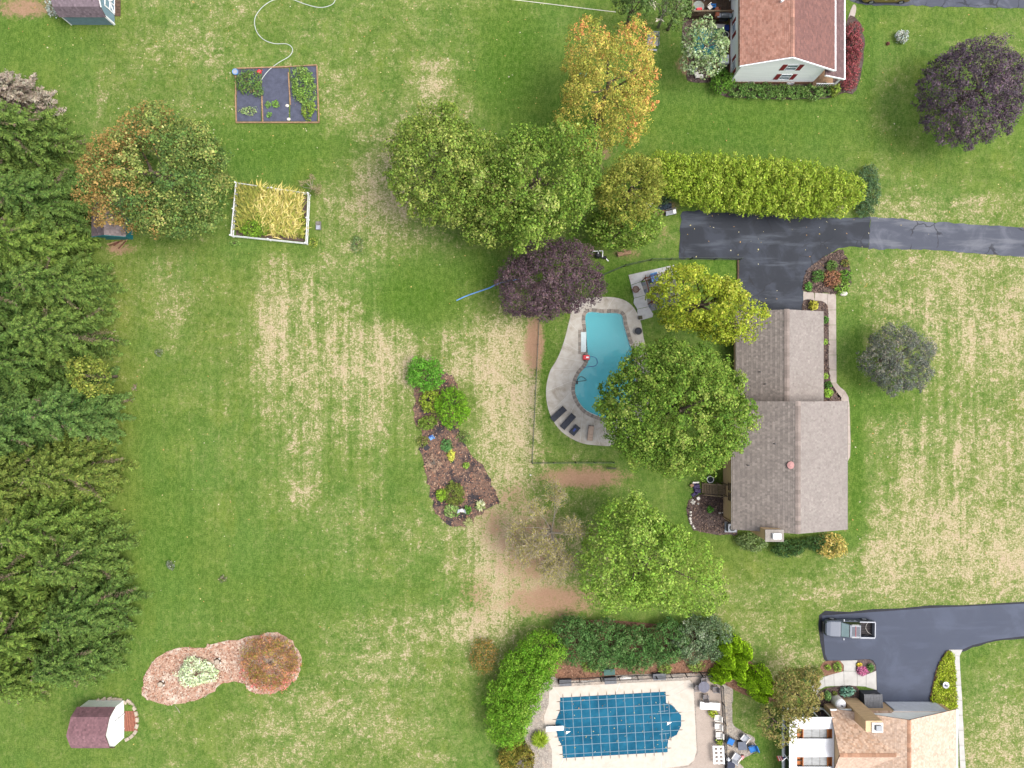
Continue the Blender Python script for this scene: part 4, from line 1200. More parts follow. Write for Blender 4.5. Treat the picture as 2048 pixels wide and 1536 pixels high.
add_shrub('lawn_shrub', 'small blue green shrub alone on the back lawn right of the fenced garden', 714, 488, 15, .7, [(L_(96, 124, 80), 2), (L_(130, 150, 96), 2)], seed=100, rpy=20, dens=45)
add_shrub('lawn_plant', 'tiny grey green sapling on the lawn near the left conifers', 318, 705, 9, .5, [(L_(96, 118, 76), 2), (L_(150, 156, 130), 1)], seed=101, dens=60, cat='plant')
add_shrub('lawn_plant', 'tiny grey sapling on the lower part of the back lawn', 341, 1130, 10, .5, [(L_(96, 118, 86), 2), (L_(160, 166, 150), 1)], seed=102, dens=80, cat='plant')
add_shrub('lawn_plant', 'faint dry sapling on the lower back lawn, right of the grey one', 446, 1158, 9, .4, [(L_(110, 118, 80), 2), (L_(150, 146, 120), 1)], seed=103, dens=40, cat='plant')
add_twigs('twig_pile', 'small pile of brown twigs on the lawn by the spruces', 271, 776, 9, .5, .15, 10, 40, 60, S(160, 130, 112, .7), 5, r0=.03, wtwig=.04, cat='twig pile')
# ---------------------------------------------------------------- buildings
WHITE = mat('white_paint', S(244, 244, 244, .84), .55, .06, 1.2)
TRIM = mat('white_trim', S(248, 248, 250, .8), .5, .04, 2)
TAN = mat('tan_siding', S(214, 180, 140, .74), .75, .12, 1, stretch=(1, 1, 6))
SIDING = mat('white_siding', S(250, 250, 250, .93), .6, .06, 1, stretch=(.4, .4, 9))
GLASS = mat('window_glass', S(160, 176, 196, .5), .12, .15, .8, spec=.8)
DGLASS = mat('dark_glass', S(40, 42, 50, .5), .1, .2, 1, spec=.8)
REDSH = mat('red_shutter', S(150, 44, 50, .6), .6, .12, 4)
BRICK = mat('brick_foot', S(186, 140, 112), .9, .25, 5, bump=.3)
WOOD = mat('weathered_wood', S(150, 130, 104), .85, .3, 3, stretch=(1, 6, 1), bump=.3)
WOODD = mat('dark_wood', S(104, 82, 66), .85, .3, 3)
WOODT = mat('tan_wood', S(186, 150, 116), .85, .25, 3)
BLUESH = mat('blue_shed_paint', S(140, 170, 186, .55), .7, .1, 2)
TEAL = mat('teal_paint', S(38, 126, 132, .6), .7, .12, 2)
METAL = mat('grey_metal', S(150, 154, 160), .4, .1, 3, metal=.6)
BLACK = mat('black_metal', S(44, 44, 50), .5, .2, 4)
BLACKF = mat('charcoal_fabric', S(66, 70, 80), .85, .2, 4)
GREYP = mat('grey_plastic', S(122, 124, 130), .6, .15, 3)
GREYL = mat('light_grey', S(186, 190, 200), .6, .12, 3)
BLUE = mat('blue_fabric', S(38, 116, 190, .7), .75, .15, 4)
BLUE2 = mat('sky_blue_fabric', S(112, 158, 214, .7), .75, .15, 4)
NAVY = mat('navy_plastic', S(30, 60, 140, .7), .5, .1, 4)
RED = mat('red_plastic', S(226, 56, 66, .75), .45, .1, 4)
PINK = mat('faded_red', S(236, 150, 150, .7), .6, .1, 4)
RUST = mat('rusty_iron', S(120, 74, 60), .85, .3, 6)
CREAM = mat('cream_plastic', S(240, 234, 226, .72), .55, .06, 2)
TERRA = mat('terracotta', S(186, 112, 84), .8, .15, 4)
ORANGEW = mat('orange_wood', S(206, 126, 66, .6), .6, .2, 3, stretch=(4, 1, 1))
STONE = mat('pale_stone', S(206, 190, 170), .9, .2, 5, bump=.3)
STONEG = mat('grey_stone', S(140, 134, 128), .9, .25, 4, bump=.3)
ROCKW = mat('white_rock', S(232, 226, 216, .6), .9, .15, 6)


def rpal(base, spread, n=6, seed=0):
    r = np.random.default_rng(seed)
    return [tuple(np.clip(np.array(base) * (1 + r.normal(0, spread)), .01, .9)) for _ in range(n)]


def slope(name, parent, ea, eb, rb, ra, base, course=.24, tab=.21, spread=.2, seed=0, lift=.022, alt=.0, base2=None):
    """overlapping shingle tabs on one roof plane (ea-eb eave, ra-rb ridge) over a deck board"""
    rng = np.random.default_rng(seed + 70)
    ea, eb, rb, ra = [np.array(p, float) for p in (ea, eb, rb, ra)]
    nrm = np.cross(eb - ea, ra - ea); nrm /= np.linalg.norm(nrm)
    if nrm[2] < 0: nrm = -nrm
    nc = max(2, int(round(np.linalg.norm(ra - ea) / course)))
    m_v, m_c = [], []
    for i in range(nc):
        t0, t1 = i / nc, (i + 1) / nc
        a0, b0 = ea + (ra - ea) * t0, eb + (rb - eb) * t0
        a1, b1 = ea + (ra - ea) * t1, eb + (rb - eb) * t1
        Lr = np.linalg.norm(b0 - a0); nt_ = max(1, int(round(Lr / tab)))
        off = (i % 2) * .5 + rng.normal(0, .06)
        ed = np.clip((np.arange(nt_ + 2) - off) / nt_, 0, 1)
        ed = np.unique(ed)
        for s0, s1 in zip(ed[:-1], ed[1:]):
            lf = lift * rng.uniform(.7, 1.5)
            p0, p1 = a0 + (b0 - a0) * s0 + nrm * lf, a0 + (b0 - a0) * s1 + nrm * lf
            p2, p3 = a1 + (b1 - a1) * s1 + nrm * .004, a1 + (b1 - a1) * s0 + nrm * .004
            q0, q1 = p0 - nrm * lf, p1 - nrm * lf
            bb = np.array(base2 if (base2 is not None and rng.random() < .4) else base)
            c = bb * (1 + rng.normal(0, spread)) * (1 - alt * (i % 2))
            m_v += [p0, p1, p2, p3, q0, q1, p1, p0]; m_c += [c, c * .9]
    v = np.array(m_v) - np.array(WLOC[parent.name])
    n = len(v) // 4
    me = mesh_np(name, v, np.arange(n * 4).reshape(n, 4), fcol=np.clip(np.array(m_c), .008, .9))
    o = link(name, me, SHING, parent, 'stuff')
    # deck board under the shingles
    d = nrm * -.09; e = nrm * -.003
    dk = MB().hexa([ea + d, eb + d, rb + d, ra + d, ea + e, eb + e, rb + e, ra + e]).build('roof_deck', WOODD, parent)
    return o


SHING = mat('shingles', (0, 0, 0), .9, .05, .5, attr=True, fine=.16, bscale=9)


def gable_body(x0, x1, y0, y1, ze, zr, axis='y', xr=None, zmin=-.05, z1=None):
    """walls with gable ends; ridge along axis; z1 = height of the far eave"""
    z1 = ze if z1 is None else z1
    m = MB()
    if axis == 'y':
        xr = (x0 + x1) / 2 if xr is None else xr
        f = lambda y: [(x0, y, zmin), (x1, y, zmin), (x1, y, z1), (xr, y, zr), (x0, y, ze)]
        v = f(y0) + f(y1)
    else:
        xr = (y0 + y1) / 2 if xr is None else xr
        f = lambda x: [(x, y0, zmin), (x, y1, zmin), (x, y1, z1), (x, xr, zr), (x, y0, ze)]
        v = f(x0) + f(x1)
    m.add(v, [(4, 3, 2, 1, 0), (5, 6, 7, 8, 9)] + [(i, (i + 1) % 5, 5 + (i + 1) % 5, 5 + i) for i in range(5)])
    return m


def window_on(parent, face, u0, u1, z0, z1, at, m_glass=None, shutters=None, frame=TRIM, proud=.05, split=True):
    """framed window on a wall: face 'W','S','N' with the wall at coordinate `at`; shutters = (material, width)"""
    g = m_glass or GLASS
    w = .07
    def bx(mm, a, b, c, d, o0, o1):
        if face == 'W': mm.box(at - o1, at - o0, a, b, c, d)
        elif face == 'S': mm.box(a, b, at - o1, at - o0, c, d)
        else: mm.box(a, b, at + o0, at + o1, c, d)
    fr = MB()
    bx(fr, u0, u1, z0, z0 + w, -.02, proud); bx(fr, u0, u1, z1 - w, z1, -.02, proud)
    bx(fr, u0, u0 + w, z0 + w, z1 - w, -.02, proud); bx(fr, u1 - w, u1, z0 + w, z1 - w, -.02, proud)
    if split: bx(fr, u0 + w, u1 - w, (z0 + z1) / 2 - .03, (z0 + z1) / 2 + .03, -.02, proud - .01)
    o = fr.build('window', frame, parent)
    p = MB(); bx(p, u0 + w, u1 - w, z0 + w, z1 - w, -.01, .012); p.build('pane', g, o)
    if shutters:
        mt, sw = shutters
        for a in (u0 - sw - .03, u1 + .03):
            s = MB(); bx(s, a, a + sw, z0 - .03, z1 + .03, -.02, .035)
            so = s.build('shutter', mt, parent)
            k = MB()
            for j in range(7):
                zz = z0 + .06 + (z1 - z0 - .14) * j / 6.4
                bx(k, a + .05, a + sw - .05, zz, zz + .05, .036, .055)
            k.build('louvre', mt, so, 'stuff')
    return o


# ---- the tan house with the grey-brown roof
GB, GB2 = S(150, 140, 133, .5), S(164, 153, 145, .5)
hs = thing('tan_house', 'tan house with a grey brown shingle roof in two steps beside the open pool', 'house', (29, -5, 0))
gable_body(23.45, 34.4, -14.85, -2.1, 4.86, 6.95).build('wall', TAN, hs)
gable_body(24.65, 33.0, -2.098, 7.45, 2.42, 4.40).build('wall', TAN, hs)
xr = 28.93
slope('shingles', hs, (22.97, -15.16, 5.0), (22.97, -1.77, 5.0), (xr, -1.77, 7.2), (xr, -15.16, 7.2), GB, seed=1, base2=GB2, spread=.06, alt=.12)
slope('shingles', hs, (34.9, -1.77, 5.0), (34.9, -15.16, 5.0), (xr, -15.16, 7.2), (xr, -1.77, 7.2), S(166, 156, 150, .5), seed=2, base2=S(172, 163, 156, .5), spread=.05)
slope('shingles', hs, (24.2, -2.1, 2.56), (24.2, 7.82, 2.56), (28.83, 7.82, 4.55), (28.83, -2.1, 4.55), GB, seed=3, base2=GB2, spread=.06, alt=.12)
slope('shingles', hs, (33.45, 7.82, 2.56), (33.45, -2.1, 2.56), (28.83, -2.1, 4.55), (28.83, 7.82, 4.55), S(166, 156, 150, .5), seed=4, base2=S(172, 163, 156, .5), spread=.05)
def ridge_caps(parent, a, b, n, col, w=.28, seed=0, ax='y'):
    rng = np.random.default_rng(seed)
    a, b = Vector(a), Vector(b)
    for i in range(n):
        p0, p1 = a.lerp(b, i / n), a.lerp(b, (i + 1.12) / n)
        s = Vector((w, 0, -.1)) if ax == 'y' else Vector((0, w, -.1))
        s2 = Vector((-w, 0, -.1)) if ax == 'y' else Vector((0, -w, -.1))
        up0, up1 = Vector((0, 0, .05)), Vector((0, 0, .025))
        c = tuple(np.array(col) * rng.uniform(.78, 1.22))
        MB().add([p0 + up0 + s, p0 + up0, p0 + up0 + s2, p1 + up1 + s, p1 + up1, p1 + up1 + s2], [(0, 1, 4, 3), (1, 2, 5, 4)], c).build('ridge_cap', SHING, parent)
ridge_caps(hs, (xr, -15.16, 7.21), (xr, -1.77, 7.21), 30, S(160, 146, 138, .5), seed=1)
ridge_caps(hs, (28.83, -2.1, 4.56), (28.83, 7.82, 4.56), 22, S(160, 146, 138, .5), seed=2)
for (x0, x1, y0, y1, z) in ((22.86, 22.965, -15.16, -1.77, 4.9), (34.905, 35.0, -15.16, -1.77, 4.9), (24.09, 24.195, -2.1, 7.82, 2.46), (33.455, 33.56, -2.1, 7.82, 2.46)):
    one('gutter', mat('grey_gutter', S(150, 140, 132), .6, .1, 2), hs, 'box', x0, x1, y0, y1, z - .1, z + .06)
for (x, y, z, r) in ((26.3, 1.3, 3.5, .06), (26.8, 0, 3.7, .06), (24.4, -8.4, 5.5, .07), (26.8, -6.1, 6.4, .07)):
    one('vent_pipe', BLACK, hs, 'tube', [(x, y, z - .3), (x, y, z + .3)], r, 8)
v_ = one('roof_vent', mat('vent_pink', S(206, 152, 148), .6, .1, 4), hs, 'lathe', (28.25, -8.22, 6.75), [(.2, -.1), (.2, .22), (.4, .24), (.38, .32), (.12, .4)], 18)
ch = one('chimney', TAN, hs, 'box', 25.5, 27.2, -15.75, -14.7, -.05, 7.6)
one('chimney_cap', mat('cap_concrete', S(176, 168, 160), .9, .15, 3), ch, 'box', 25.42, 27.28, -15.83, -14.62, 7.602, 7.76)
one('flue', TRIM, ch, 'box', 26.1, 26.9, -15.5, -14.95, 7.762, 8.1)
for y0, y1 in ((-11.55, -10.6), (-12.6, -11.65)):
    window_on(hs, 'W', y0, y1, 1.9, 3.0, 23.45, DGLASS, frame=mat('tan_trim', S(196, 164, 128, .6), .7, .1, 2))
one('garage_door', CREAM, hs, 'box', 25.6, 31.6, 7.452, 7.5, 0, 2.2)
one('downspout', WOODT, hs, 'bar', (23.40, -14.7, .1), (23.40, -14.7, 4.7), .1)

# back steps, pot and clutter at the tan house
st = thing('back_stairs', 'weathered wooden back steps with railings on the left side of the tan house', 'stairs', P(1425, 977))
x0s, x1s = PX(1403), PX(1430); yA, yB = PY(986), PY(966)
for i in range(6):
    xa = x0s + (x1s - x0s) * i / 6
    one('tread', WOOD, st, 'box', xa, xa + (x1s - x0s) / 6 + .03, yA, yB, .17 * (i + 1) - .04, .17 * (i + 1))
    one('riser', WOODD, st, 'box', xa + .03, xa + .06, yA + .02, yB - .02, .17 * i - .04 if i else 0, .17 * (i + 1) - .042)
for j in range(6):
    yy = yA + (yB - yA) * j / 6
    one('deck_board', WOOD, st, 'box', x1s + .04, 23.42, yy + .01, yy + (yB - yA) / 6 - .01, 1.12, 1.16)
for yy in (yA - .06, yB + .06):
    for xx in (x0s + .05, x1s + .1, 23.3):
        zt = .95 if xx < x1s else 2.05
        one('post', WOOD, st, 'box', xx - .05, xx + .05, yy - .05, yy + .05, 0, zt)
    one('handrail', WOOD, st, 'bar', (x0s + .05, yy, .98), (x1s + .1, yy, 2.08), .12, .05)
    one('handrail', WOOD, st, 'bar', (x1s + .1, yy, 2.08), (23.3, yy, 2.08), .12, .05)


def pot(name, label, px, py, r, h, mbody, minner, rim=None, cat='pot'):
    x, y, _ = P(px, py, h)
    t = thing(name, label, cat, (x, y, 0))
    one('body', mbody, t, 'lathe', (x, y, 0), [(r * .72, 0), (r * .95, h * .9)], 16)
    m = MB(); m.tube([(x + r * math.cos(a), y + r * math.sin(a), h * .94) for a in np.linspace(0, 6.283, 19)[:-1]], r * .14, 6, closed=True)
    m.build('rim', rim or mbody, t)
    one('soil', minner, t, 'lathe', (x, y, h * .9), [(r * .9, 0), (r * .9, .01)], 14)
    return t


pot('planter_pot', 'white rimmed black pot beside the back steps of the tan house', 1421, 959, .36, .5, GREYL, BLACKF, TRIM)
pot('bucket', 'small white bucket on the mulch below the back steps', 1397, 997, .17, .35, CREAM, CREAM)
PLAID = mat('dark_plaid', S(60, 46, 74), .85, .45, 7, col2=S(96, 84, 130))
t = thing('mulch_bags', 'heap of dark patterned sacks at the foot of the back steps', 'sacks', P(1393, 977))
for i, (px, py, rz, z) in enumerate([(1391, 968, .1, .0), (1393, 975, -.1, .0), (1395, 983, .2, .0), (1389, 988, .5, .0), (1392, 972, .15, .17), (1394, 980, -.1, .17)]):
    x, y, _ = P(px, py)
    one('sack', PLAID, t, 'obox', (x, y, z + .1), (.75, .42, .17), rz, taper=.8)
one('plank', CREAM, t, 'obox', (*P(1390, 964)[:2], .42), (.7, .14, .04), .05)
one('cardboard', WOODT, t, 'obox', (*P(1382, 970)[:2], .3), (.36, .3, .3), .5)
t = thing('air_conditioner', 'pale grey air conditioner unit at the lower left corner of the tan house', 'air conditioner', P(1461, 1054))
x, y, _ = P(1460, 1053)
one('pad', GREYL, t, 'box', x - .62, x + .55, y - .62, y + .55, .02, .12)
one('cabinet', GREYP, t, 'box', x - .45, x + .45, y - .45, y + .45, .12, .85)
one('top', GREYL, t, 'box', x - .46, x + .46, y - .46, y + .46, .852, .9)
one('fan_grille', BLACK, t, 'lathe', (x, y, .9), [(.34, .002), (.34, .02)], 18)
rr = np.random.default_rng(3)
ORD = ['first', 'second', 'third', 'fourth', 'fifth', 'sixth', 'seventh', 'eighth', 'ninth', 'tenth', 'eleventh', 'twelfth']
for i, (px, py) in enumerate([(1396, 1007), (1388, 1003), (1385, 1000), (1383, 1004), (1386, 1007), (1381, 1024), (1381, 1030), (1380, 1037), (1381, 1042), (1382, 1046), (1386, 1052), (1388, 1056)]):
    x, y, _ = P(px, py)
    o = one('edging_rock', ROCKW, None, 'lathe', (x, y, .03), [(.1, 0), (.15, .06), (.1, .12), (.03, .15)], 7, sx=rr.uniform(.8, 1.3), sy=rr.uniform(.7, 1.1))
    tag(o, ORD[i] + ' pale edging rock counted round the mulch bed from the back steps', 'rock', 'pale rocks edging the mulch bed')
o = one('garden_rock', ROCKW, None, 'lathe', (*P(1686, 587)[:2], .0), [(.34, 0), (.4, .14), (.3, .3), (.12, .38)], 9, sx=1.15, sy=.8)
tag(o, 'single white boulder on the lawn below the driveway bed', 'rock')
add_shrub('bed_fern', 'small green fern in the mulch bed by the back steps', 1420, 1019, 7, .5, [(L_(110, 170, 70), 2)], seed=130, cat='plant')
o = one('splash_pipe', CREAM, None, 'tube', [P(1437, 1026, .08), P(1449, 1025, .08)], .06, 8)
tag(o, 'white drain pipe lying at the wall of the tan house', 'pipe')

# front walk of the tan house
def walk(label_unused, slabs, m, z=.05, thick=.12):
    base = MB()
    t = bpy.data.objects.new('walkway', None); C.objects.link(t); t['kind'] = 'structure'
    t.location = P(*slabs[0][0]); WLOC[t.name] = Vector(t.location)
    for s in slabs:
        c = np.mean(np.array(s), 0)
        q = [tuple(c + (np.array(p) - c) * (1 - .35 / max(8, np.abs(np.array(p) - c).max()))) for p in s]
        MB().prism(PP(q), z - thick, z).build('slab', m, t)
    return t


ys_ = [620, 650, 680, 710, 740, 766]
walk('', [[(1606, 583), (1628, 585), (1629, 601), (1606, 601)], [(1629, 585), (1655, 587), (1655, 614), (1651, 606), (1643, 602), (1629, 601)],
          [(1655, 587), (1670, 588), (1672, 592), (1672, 620), (1655, 620)]] +
         [[(1655 + i * .4, ys_[i]), (1672 + i * .2, ys_[i]), (1672 + i * .2, ys_[i + 1]), (1655 + i * .5, ys_[i + 1])] for i in range(5)] +
         [[(1657, 766), (1673, 766), (1680, 774), (1690, 782), (1680, 800), (1670, 786)], [(1690, 782), (1697, 794), (1699, 812), (1680, 812), (1680, 800)],
          [(1680, 812), (1699, 812), (1700, 850), (1680, 850)], [(1680, 850), (1700, 850), (1701, 888), (1680, 888)], [(1680, 888), (1701, 888), (1700, 914), (1694, 925), (1680, 926)]], CONC_WALK)

# ---- the white house with red shutters at the top
SAL, SAL2 = S(190, 142, 124, .54), S(178, 128, 110, .54)
wh = thing('white_house', 'white house with red shutters and a faded red roof at the top edge', 'house', (29, 38, 0))
YW = 33.35
gable_body(24.1, 33.2, YW, 47, 5.05, 7.0, xr=28.4, z1=4.3, zmin=.55).build('wall', SIDING, wh)
one('foundation', BRICK, wh, 'box', 24.06, 33.24, YW - .04, 47, -.05, .552)
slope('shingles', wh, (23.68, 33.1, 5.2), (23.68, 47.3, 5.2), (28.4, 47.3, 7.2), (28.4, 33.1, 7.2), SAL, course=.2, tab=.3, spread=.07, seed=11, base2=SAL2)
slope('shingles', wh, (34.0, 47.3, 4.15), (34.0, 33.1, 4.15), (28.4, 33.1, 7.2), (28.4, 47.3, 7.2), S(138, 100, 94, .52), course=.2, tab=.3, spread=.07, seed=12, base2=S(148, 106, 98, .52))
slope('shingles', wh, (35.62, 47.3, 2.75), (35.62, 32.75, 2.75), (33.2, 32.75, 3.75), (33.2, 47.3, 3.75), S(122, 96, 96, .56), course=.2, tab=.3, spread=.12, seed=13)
ridge_caps(wh, (28.4, 33.1, 7.21), (28.4, 47.3, 7.21), 32, SAL, seed=5, w=.2)
for a, b in (((23.68, 33.02, 5.12), (28.4, 33.02, 7.12)), ((28.4, 33.02, 7.12), (34.0, 33.02, 4.07))):
    one('rake_board', TRIM, wh, 'bar', a, b, .1, .2)
one('gutter', WOODD, wh, 'box', 23.55, 23.67, 33.1, 47.3, 5.0, 5.16)
one('gutter', TRIM, wh, 'box', 34.01, 34.16, 33.0, 47.3, 3.98, 4.14)
one('gutter', TRIM, wh, 'box', 35.63, 35.78, 32.7, 47.3, 2.58, 2.74)
one('porch_fascia', TRIM, wh, 'bar', (33.2, 32.7, 3.66), (35.7, 32.7, 2.66), .08, .2)
for (u0, z0) in ((29.3, 3.5), (29.5, 1.2)):
    window_on(wh, 'S', u0 - .45, u0 + .75, z0, z0 + 1.3, YW, shutters=(REDSH, .48))
for (yy, z0) in ((34.6, 1.3), (38.6, 1.3), (35.0, 3.6), (38.9, 3.6), (42.5, 3.6)):
    window_on(wh, 'W', yy - .5, yy + .5, z0, z0 + 1.2, 24.1, shutters=(REDSH, .4))
for u0 in (26.0, 30.4):
    window_on(wh, 'S', u0, u0 + .8, .1, .45, YW - .04, split=False)
one('window_well', GREYL, wh, 'box', 26.0, 26.8, YW - .42, YW - .05, -.02, .2)
one('corner_board', TRIM, wh, 'box', 24.04, 24.16, YW - .06, YW - .001, .56, 5.0)
for x in (35.4,):
    for y in (32.9, 36.5, 40.0):
        one('porch_post', TRIM, wh, 'box', x - .08, x + .08, y - .08, y + .08, 0, 2.62)
one('porch_floor', WOODT, wh, 'box', 33.25, 35.5, 32.8, 47, 0, .35)
one('porch_rail', TRIM, wh, 'bar', (33.3, 32.86, 1.25), (35.4, 32.86, 1.25), .08, .07)
for i in range(8):
    one('baluster', TRIM, wh, 'box', 33.45 + i * .25, 33.49 + i * .25, 32.84, 32.88, .35, 1.22)
one('roof_vent', TRIM, wh, 'lathe', (27.4, 38.9, 6.8), [(.12, -.1), (.12, .25), (.16, .3)], 10)
o = sheet('path', spline(PP([(1706, 10), (1712, 14), (1710, 30), (1702, 48), (1694, 50), (1698, 30)]), 3), .04, CONC_WALK)

# ---- wooden deck and clutter behind the white house
dk = thing('wooden_deck', 'weathered wooden deck with railing behind the white house', 'deck', P(1425, 20))
dx0, dx1, dy0, dy1, dz = PX(1376), 24.05, PY(40), 46.5, .9
nb_ = 22
for i in range(nb_):
    a = dx0 + (dx1 - dx0) * i / nb_
    one('deck_board', WOODD, dk, 'box', a + .01, a + (dx1 - dx0) / nb_ - .01, dy0, dy1, dz - .05, dz)
one('skirt', WOODD, dk, 'box', dx0 + .05, dx1 - .05, dy0 + .05, dy0 + .1, 0, dz - .052)
one('rail', WOOD, dk, 'bar', (dx0, dy0 + .05, dz + .98), (dx1, dy0 + .05, dz + .98), .14, .05)
one('rail', WOOD, dk, 'bar', (dx0 + .05, dy0, dz + .98), (dx0 + .05, dy1, dz + .98), .14, .05)
for i in range(36):
    a = dx0 + (dx1 - dx0) * (i + .5) / 36
    one('baluster', WOOD, dk, 'box', a - .025, a + .025, dy0 + .02, dy0 + .06, dz, dz + .95)
for i in range(20):
    a = dy0 + (dy1 - dy0) * (i + .5) / 20
    one('baluster', WOOD, dk, 'box', dx0 + .02, dx0 + .06, a - .025, a + .025, dz, dz + .95)
aw = thing('white_awning', 'white flat awning over the deck at the top edge', 'awning', (22, 43.6, 0))
one('canopy', WHITE, aw, 'hexa', [(21.0, 42.0, 3.0), (24.0, 42.0, 3.1), (24.0, 47, 3.1), (21.0, 47, 3.0), (21.0, 42.0, 3.06), (24.0, 42.0, 3.16), (24.0, 47, 3.16), (21.0, 47, 3.06)])
for x in (21.1, 23.9): one('post', TRIM, aw, 'box', x - .05, x + .05, 42.05, 42.15, .9, 3.0)


def table_round(name, label, x, y, z, r, h, m, cat='table'):
    t = thing(name, label, cat, (x, y, z))
    one('top', m, t, 'lathe', (x, y, z + h - .04), [(r, 0), (r, .04)], 22)
    one('leg', BLACK, t, 'tube', [(x, y, z), (x, y, z + h - .04)], .05, 8)
    one('base', BLACK, t, 'lathe', (x, y, z), [(r * .45, 0), (r * .4, .05)], 14)
    return t


x, y, _ = P(1397, 13, 1.6)
table_round('glass_table', 'round glass table on the deck with red things on it', x, y, .9, .62, .72, mat('table_glass', S(150, 156, 146), .15, .2, 2, spec=.7))
o = one('red_bag', RED, None, 'obox', (x + .05, y - .35, 1.72), (.7, .3, .2), .1, taper=.7); tag(o, 'red bag lying on the round glass table on the deck', 'bag')
for nm, lb, ct, px, py, sz, m_, rz in [
        ('copper_smoker', 'copper coloured barrel smoker on the deck beside the grill', 'smoker', 1434, 27, (.5, 1.1, .9), TERRA, .1),
        ('plastic_chair_stack', 'white plastic chair lying on the dark deck mat', 'chair', 1420, 14, (.5, .6, .5), CREAM, .7),
        ('blue_cooler', 'blue cooler against the edge of the white awning', 'cooler', 1427, 11, (.55, .4, .4), BLUE, 0),
        ('green_watering_can', 'dark green can in the deck corner by the house', 'can', 1463, 31, (.3, .35, .4), TEAL, .4),
        ('red_crate', 'red brown crate on the deck beside the house wall', 'crate', 1460, 22, (.6, .4, .3), TERRA, .2)]:
    x, y, _ = P(px, py, 1.3)
    t = thing(nm, lb, ct, (x, y, .9))
    if nm == 'copper_smoker':
        one('barrel', m_, t, 'tube', [(x, y - .5, 1.45), (x, y + .5, 1.45)], .3, 14); one('chimney', BLACK, t, 'tube', [(x + .1, y + .35, 1.6), (x + .1, y + .35, 2.2)], .05, 8)
        for sx in (-1, 1): one('leg', BLACK, t, 'bar', (x + .2 * sx, y, .9), (x + .15 * sx, y, 1.3), .06)
    elif ct == 'chair':
        one('seat', m_, t, 'obox', (x, y, 1.3), (.45, .45, .05), rz); one('backrest', m_, t, 'obox', (x - .15, y + .2, 1.5), (.45, .06, .5), rz, rx=.25)
        for sx in (-1, 1):
            for sy in (-1, 1): one('leg', m_, t, 'bar', (x + .18 * sx, y + .18 * sy, .9), (x + .16 * sx, y + .16 * sy, 1.28), .05)
    else:
        one('body', m_, t, 'obox', (x, y, .9 + sz[2] * .42), (sz[0], sz[1], sz[2] * .84), rz); one('lid', m_, t, 'obox', (x, y, .9 + sz[2] * .93), (sz[0] * 1.05, sz[1] * 1.05, sz[2] * .12), rz)
        one('handle', BLACK, t, 'obox', (x, y, .9 + sz[2] * 1.03), (sz[0] * .5, .05, .05), rz)
x, y, _ = P(1450, 30, 1.8)
t = thing('gas_grill', 'silver gas grill on the wooden deck', 'grill', (x, y, .9))
one('cabinet', BLACK, t, 'box', x - .45, x + .45, y - .28, y + .28, .95, 1.65); one('side_shelf', GREYL, t, 'box', x - .8, x + .75, y - .2, y + .25, 1.66, 1.7)
one('lid', METAL, t, 'tube', [(x - .42, y, 1.75), (x + .42, y, 1.75)], .26, 12); one('handle', METAL, t, 'bar', (x - .35, y - .3, 1.85), (x + .35, y - .3, 1.85), .04)
for sx in (-1, 1): one('wheel', BLACK, t, 'tube', [(x + .4 * sx - .03, y - .2, .98), (x + .4 * sx + .03, y - .2, .98)], .08, 10)

t = thing('covered_table', 'teal tarpaulin stretched over a table behind the white house', 'tarpaulin', P(1415, 85))
x0, x1, y0, y1 = PX(1389, .8), PX(1441, .8), PY(113, .8), PY(55, .8)
m = MB()
nx_, ny_ = 7, 8
pts = [(x0 + (x1 - x0) * i / nx_, y0 + (y1 - y0) * j / ny_, .8 + .05 * math.sin(i * 2.1 + j * 1.3) - (.25 if i in (0, nx_) or j in (0, ny_) else 0)) for j in range(ny_ + 1) for i in range(nx_ + 1)]
m.add(pts, [(j * (nx_ + 1) + i, j * (nx_ + 1) + i + 1, (j + 1) * (nx_ + 1) + i + 1, (j + 1) * (nx_ + 1) + i) for j in range(ny_) for i in range(nx_)])
m.build('tarpaulin', TEAL, t)
for xx in (x0 + .2, x1 - .2):
    for yy in (y0 + .2, y1 - .2): one('leg', METAL, t, 'bar', (xx, yy, 0), (xx, yy, .6), .07)


def crate(name, label, px, py, sx, sy, sz, m_, rz=0.0, cat='box', lid=None, z=0.0):
    x, y, _ = P(px, py, z + sz)
    t = thing(name, label, cat, (x, y, z))
    one('body', m_, t, 'obox', (x, y, z + sz * .46), (sx, sy, sz * .92), rz)
    one('lid', lid or m_, t, 'obox', (x, y, z + sz * .962), (sx * 1.06, sy * 1.06, sz * .076), rz)
    return t


crate('storage_tub', 'white rounded tub under the deck railing', 1441, 52, 1.0, .4, .45, CREAM, cat='tub')
crate('storage_bin', 'dark blue square bin under the deck railing', 1454, 55, .46, .55, .6, NAVY, cat='bin')
pot('white_pot', 'white round pot with a dark hole behind the white house', 1452, 69, .33, .5, CREAM, BLACK)
crate('outdoor_cabinet', 'white box like cabinet against the rear wall of the white house', 1450, 118, .85, .9, 1.0, WHITE, cat='cabinet', lid=TRIM)
crate('junk_box', 'teal crate in the clutter below the tarpaulin', 1419, 136, .55, .5, .4, TEAL, .5)
crate('junk_box', 'red brown crate in the clutter below the tarpaulin', 1432, 133, .5, .45, .4, TERRA, .7)
crate('junk_box', 'blue grey box at the lower end of the clutter', 1424, 146, .4, .55, .35, GREYL, .2)
crate('junk_box', 'pale blue box at the left of the clutter under the silvery tree', 1388, 140, .4, .8, .4, GREYL, -.6)
crate('junk_box', 'small white box beside the pale blue one in the clutter', 1393, 147, .4, .35, .3, CREAM, .3)
t = thing('wooden_bench', 'small white bench at the lower edge of the clutter', 'bench', P(1399, 153))
x, y, _ = P(1399, 152, .4)
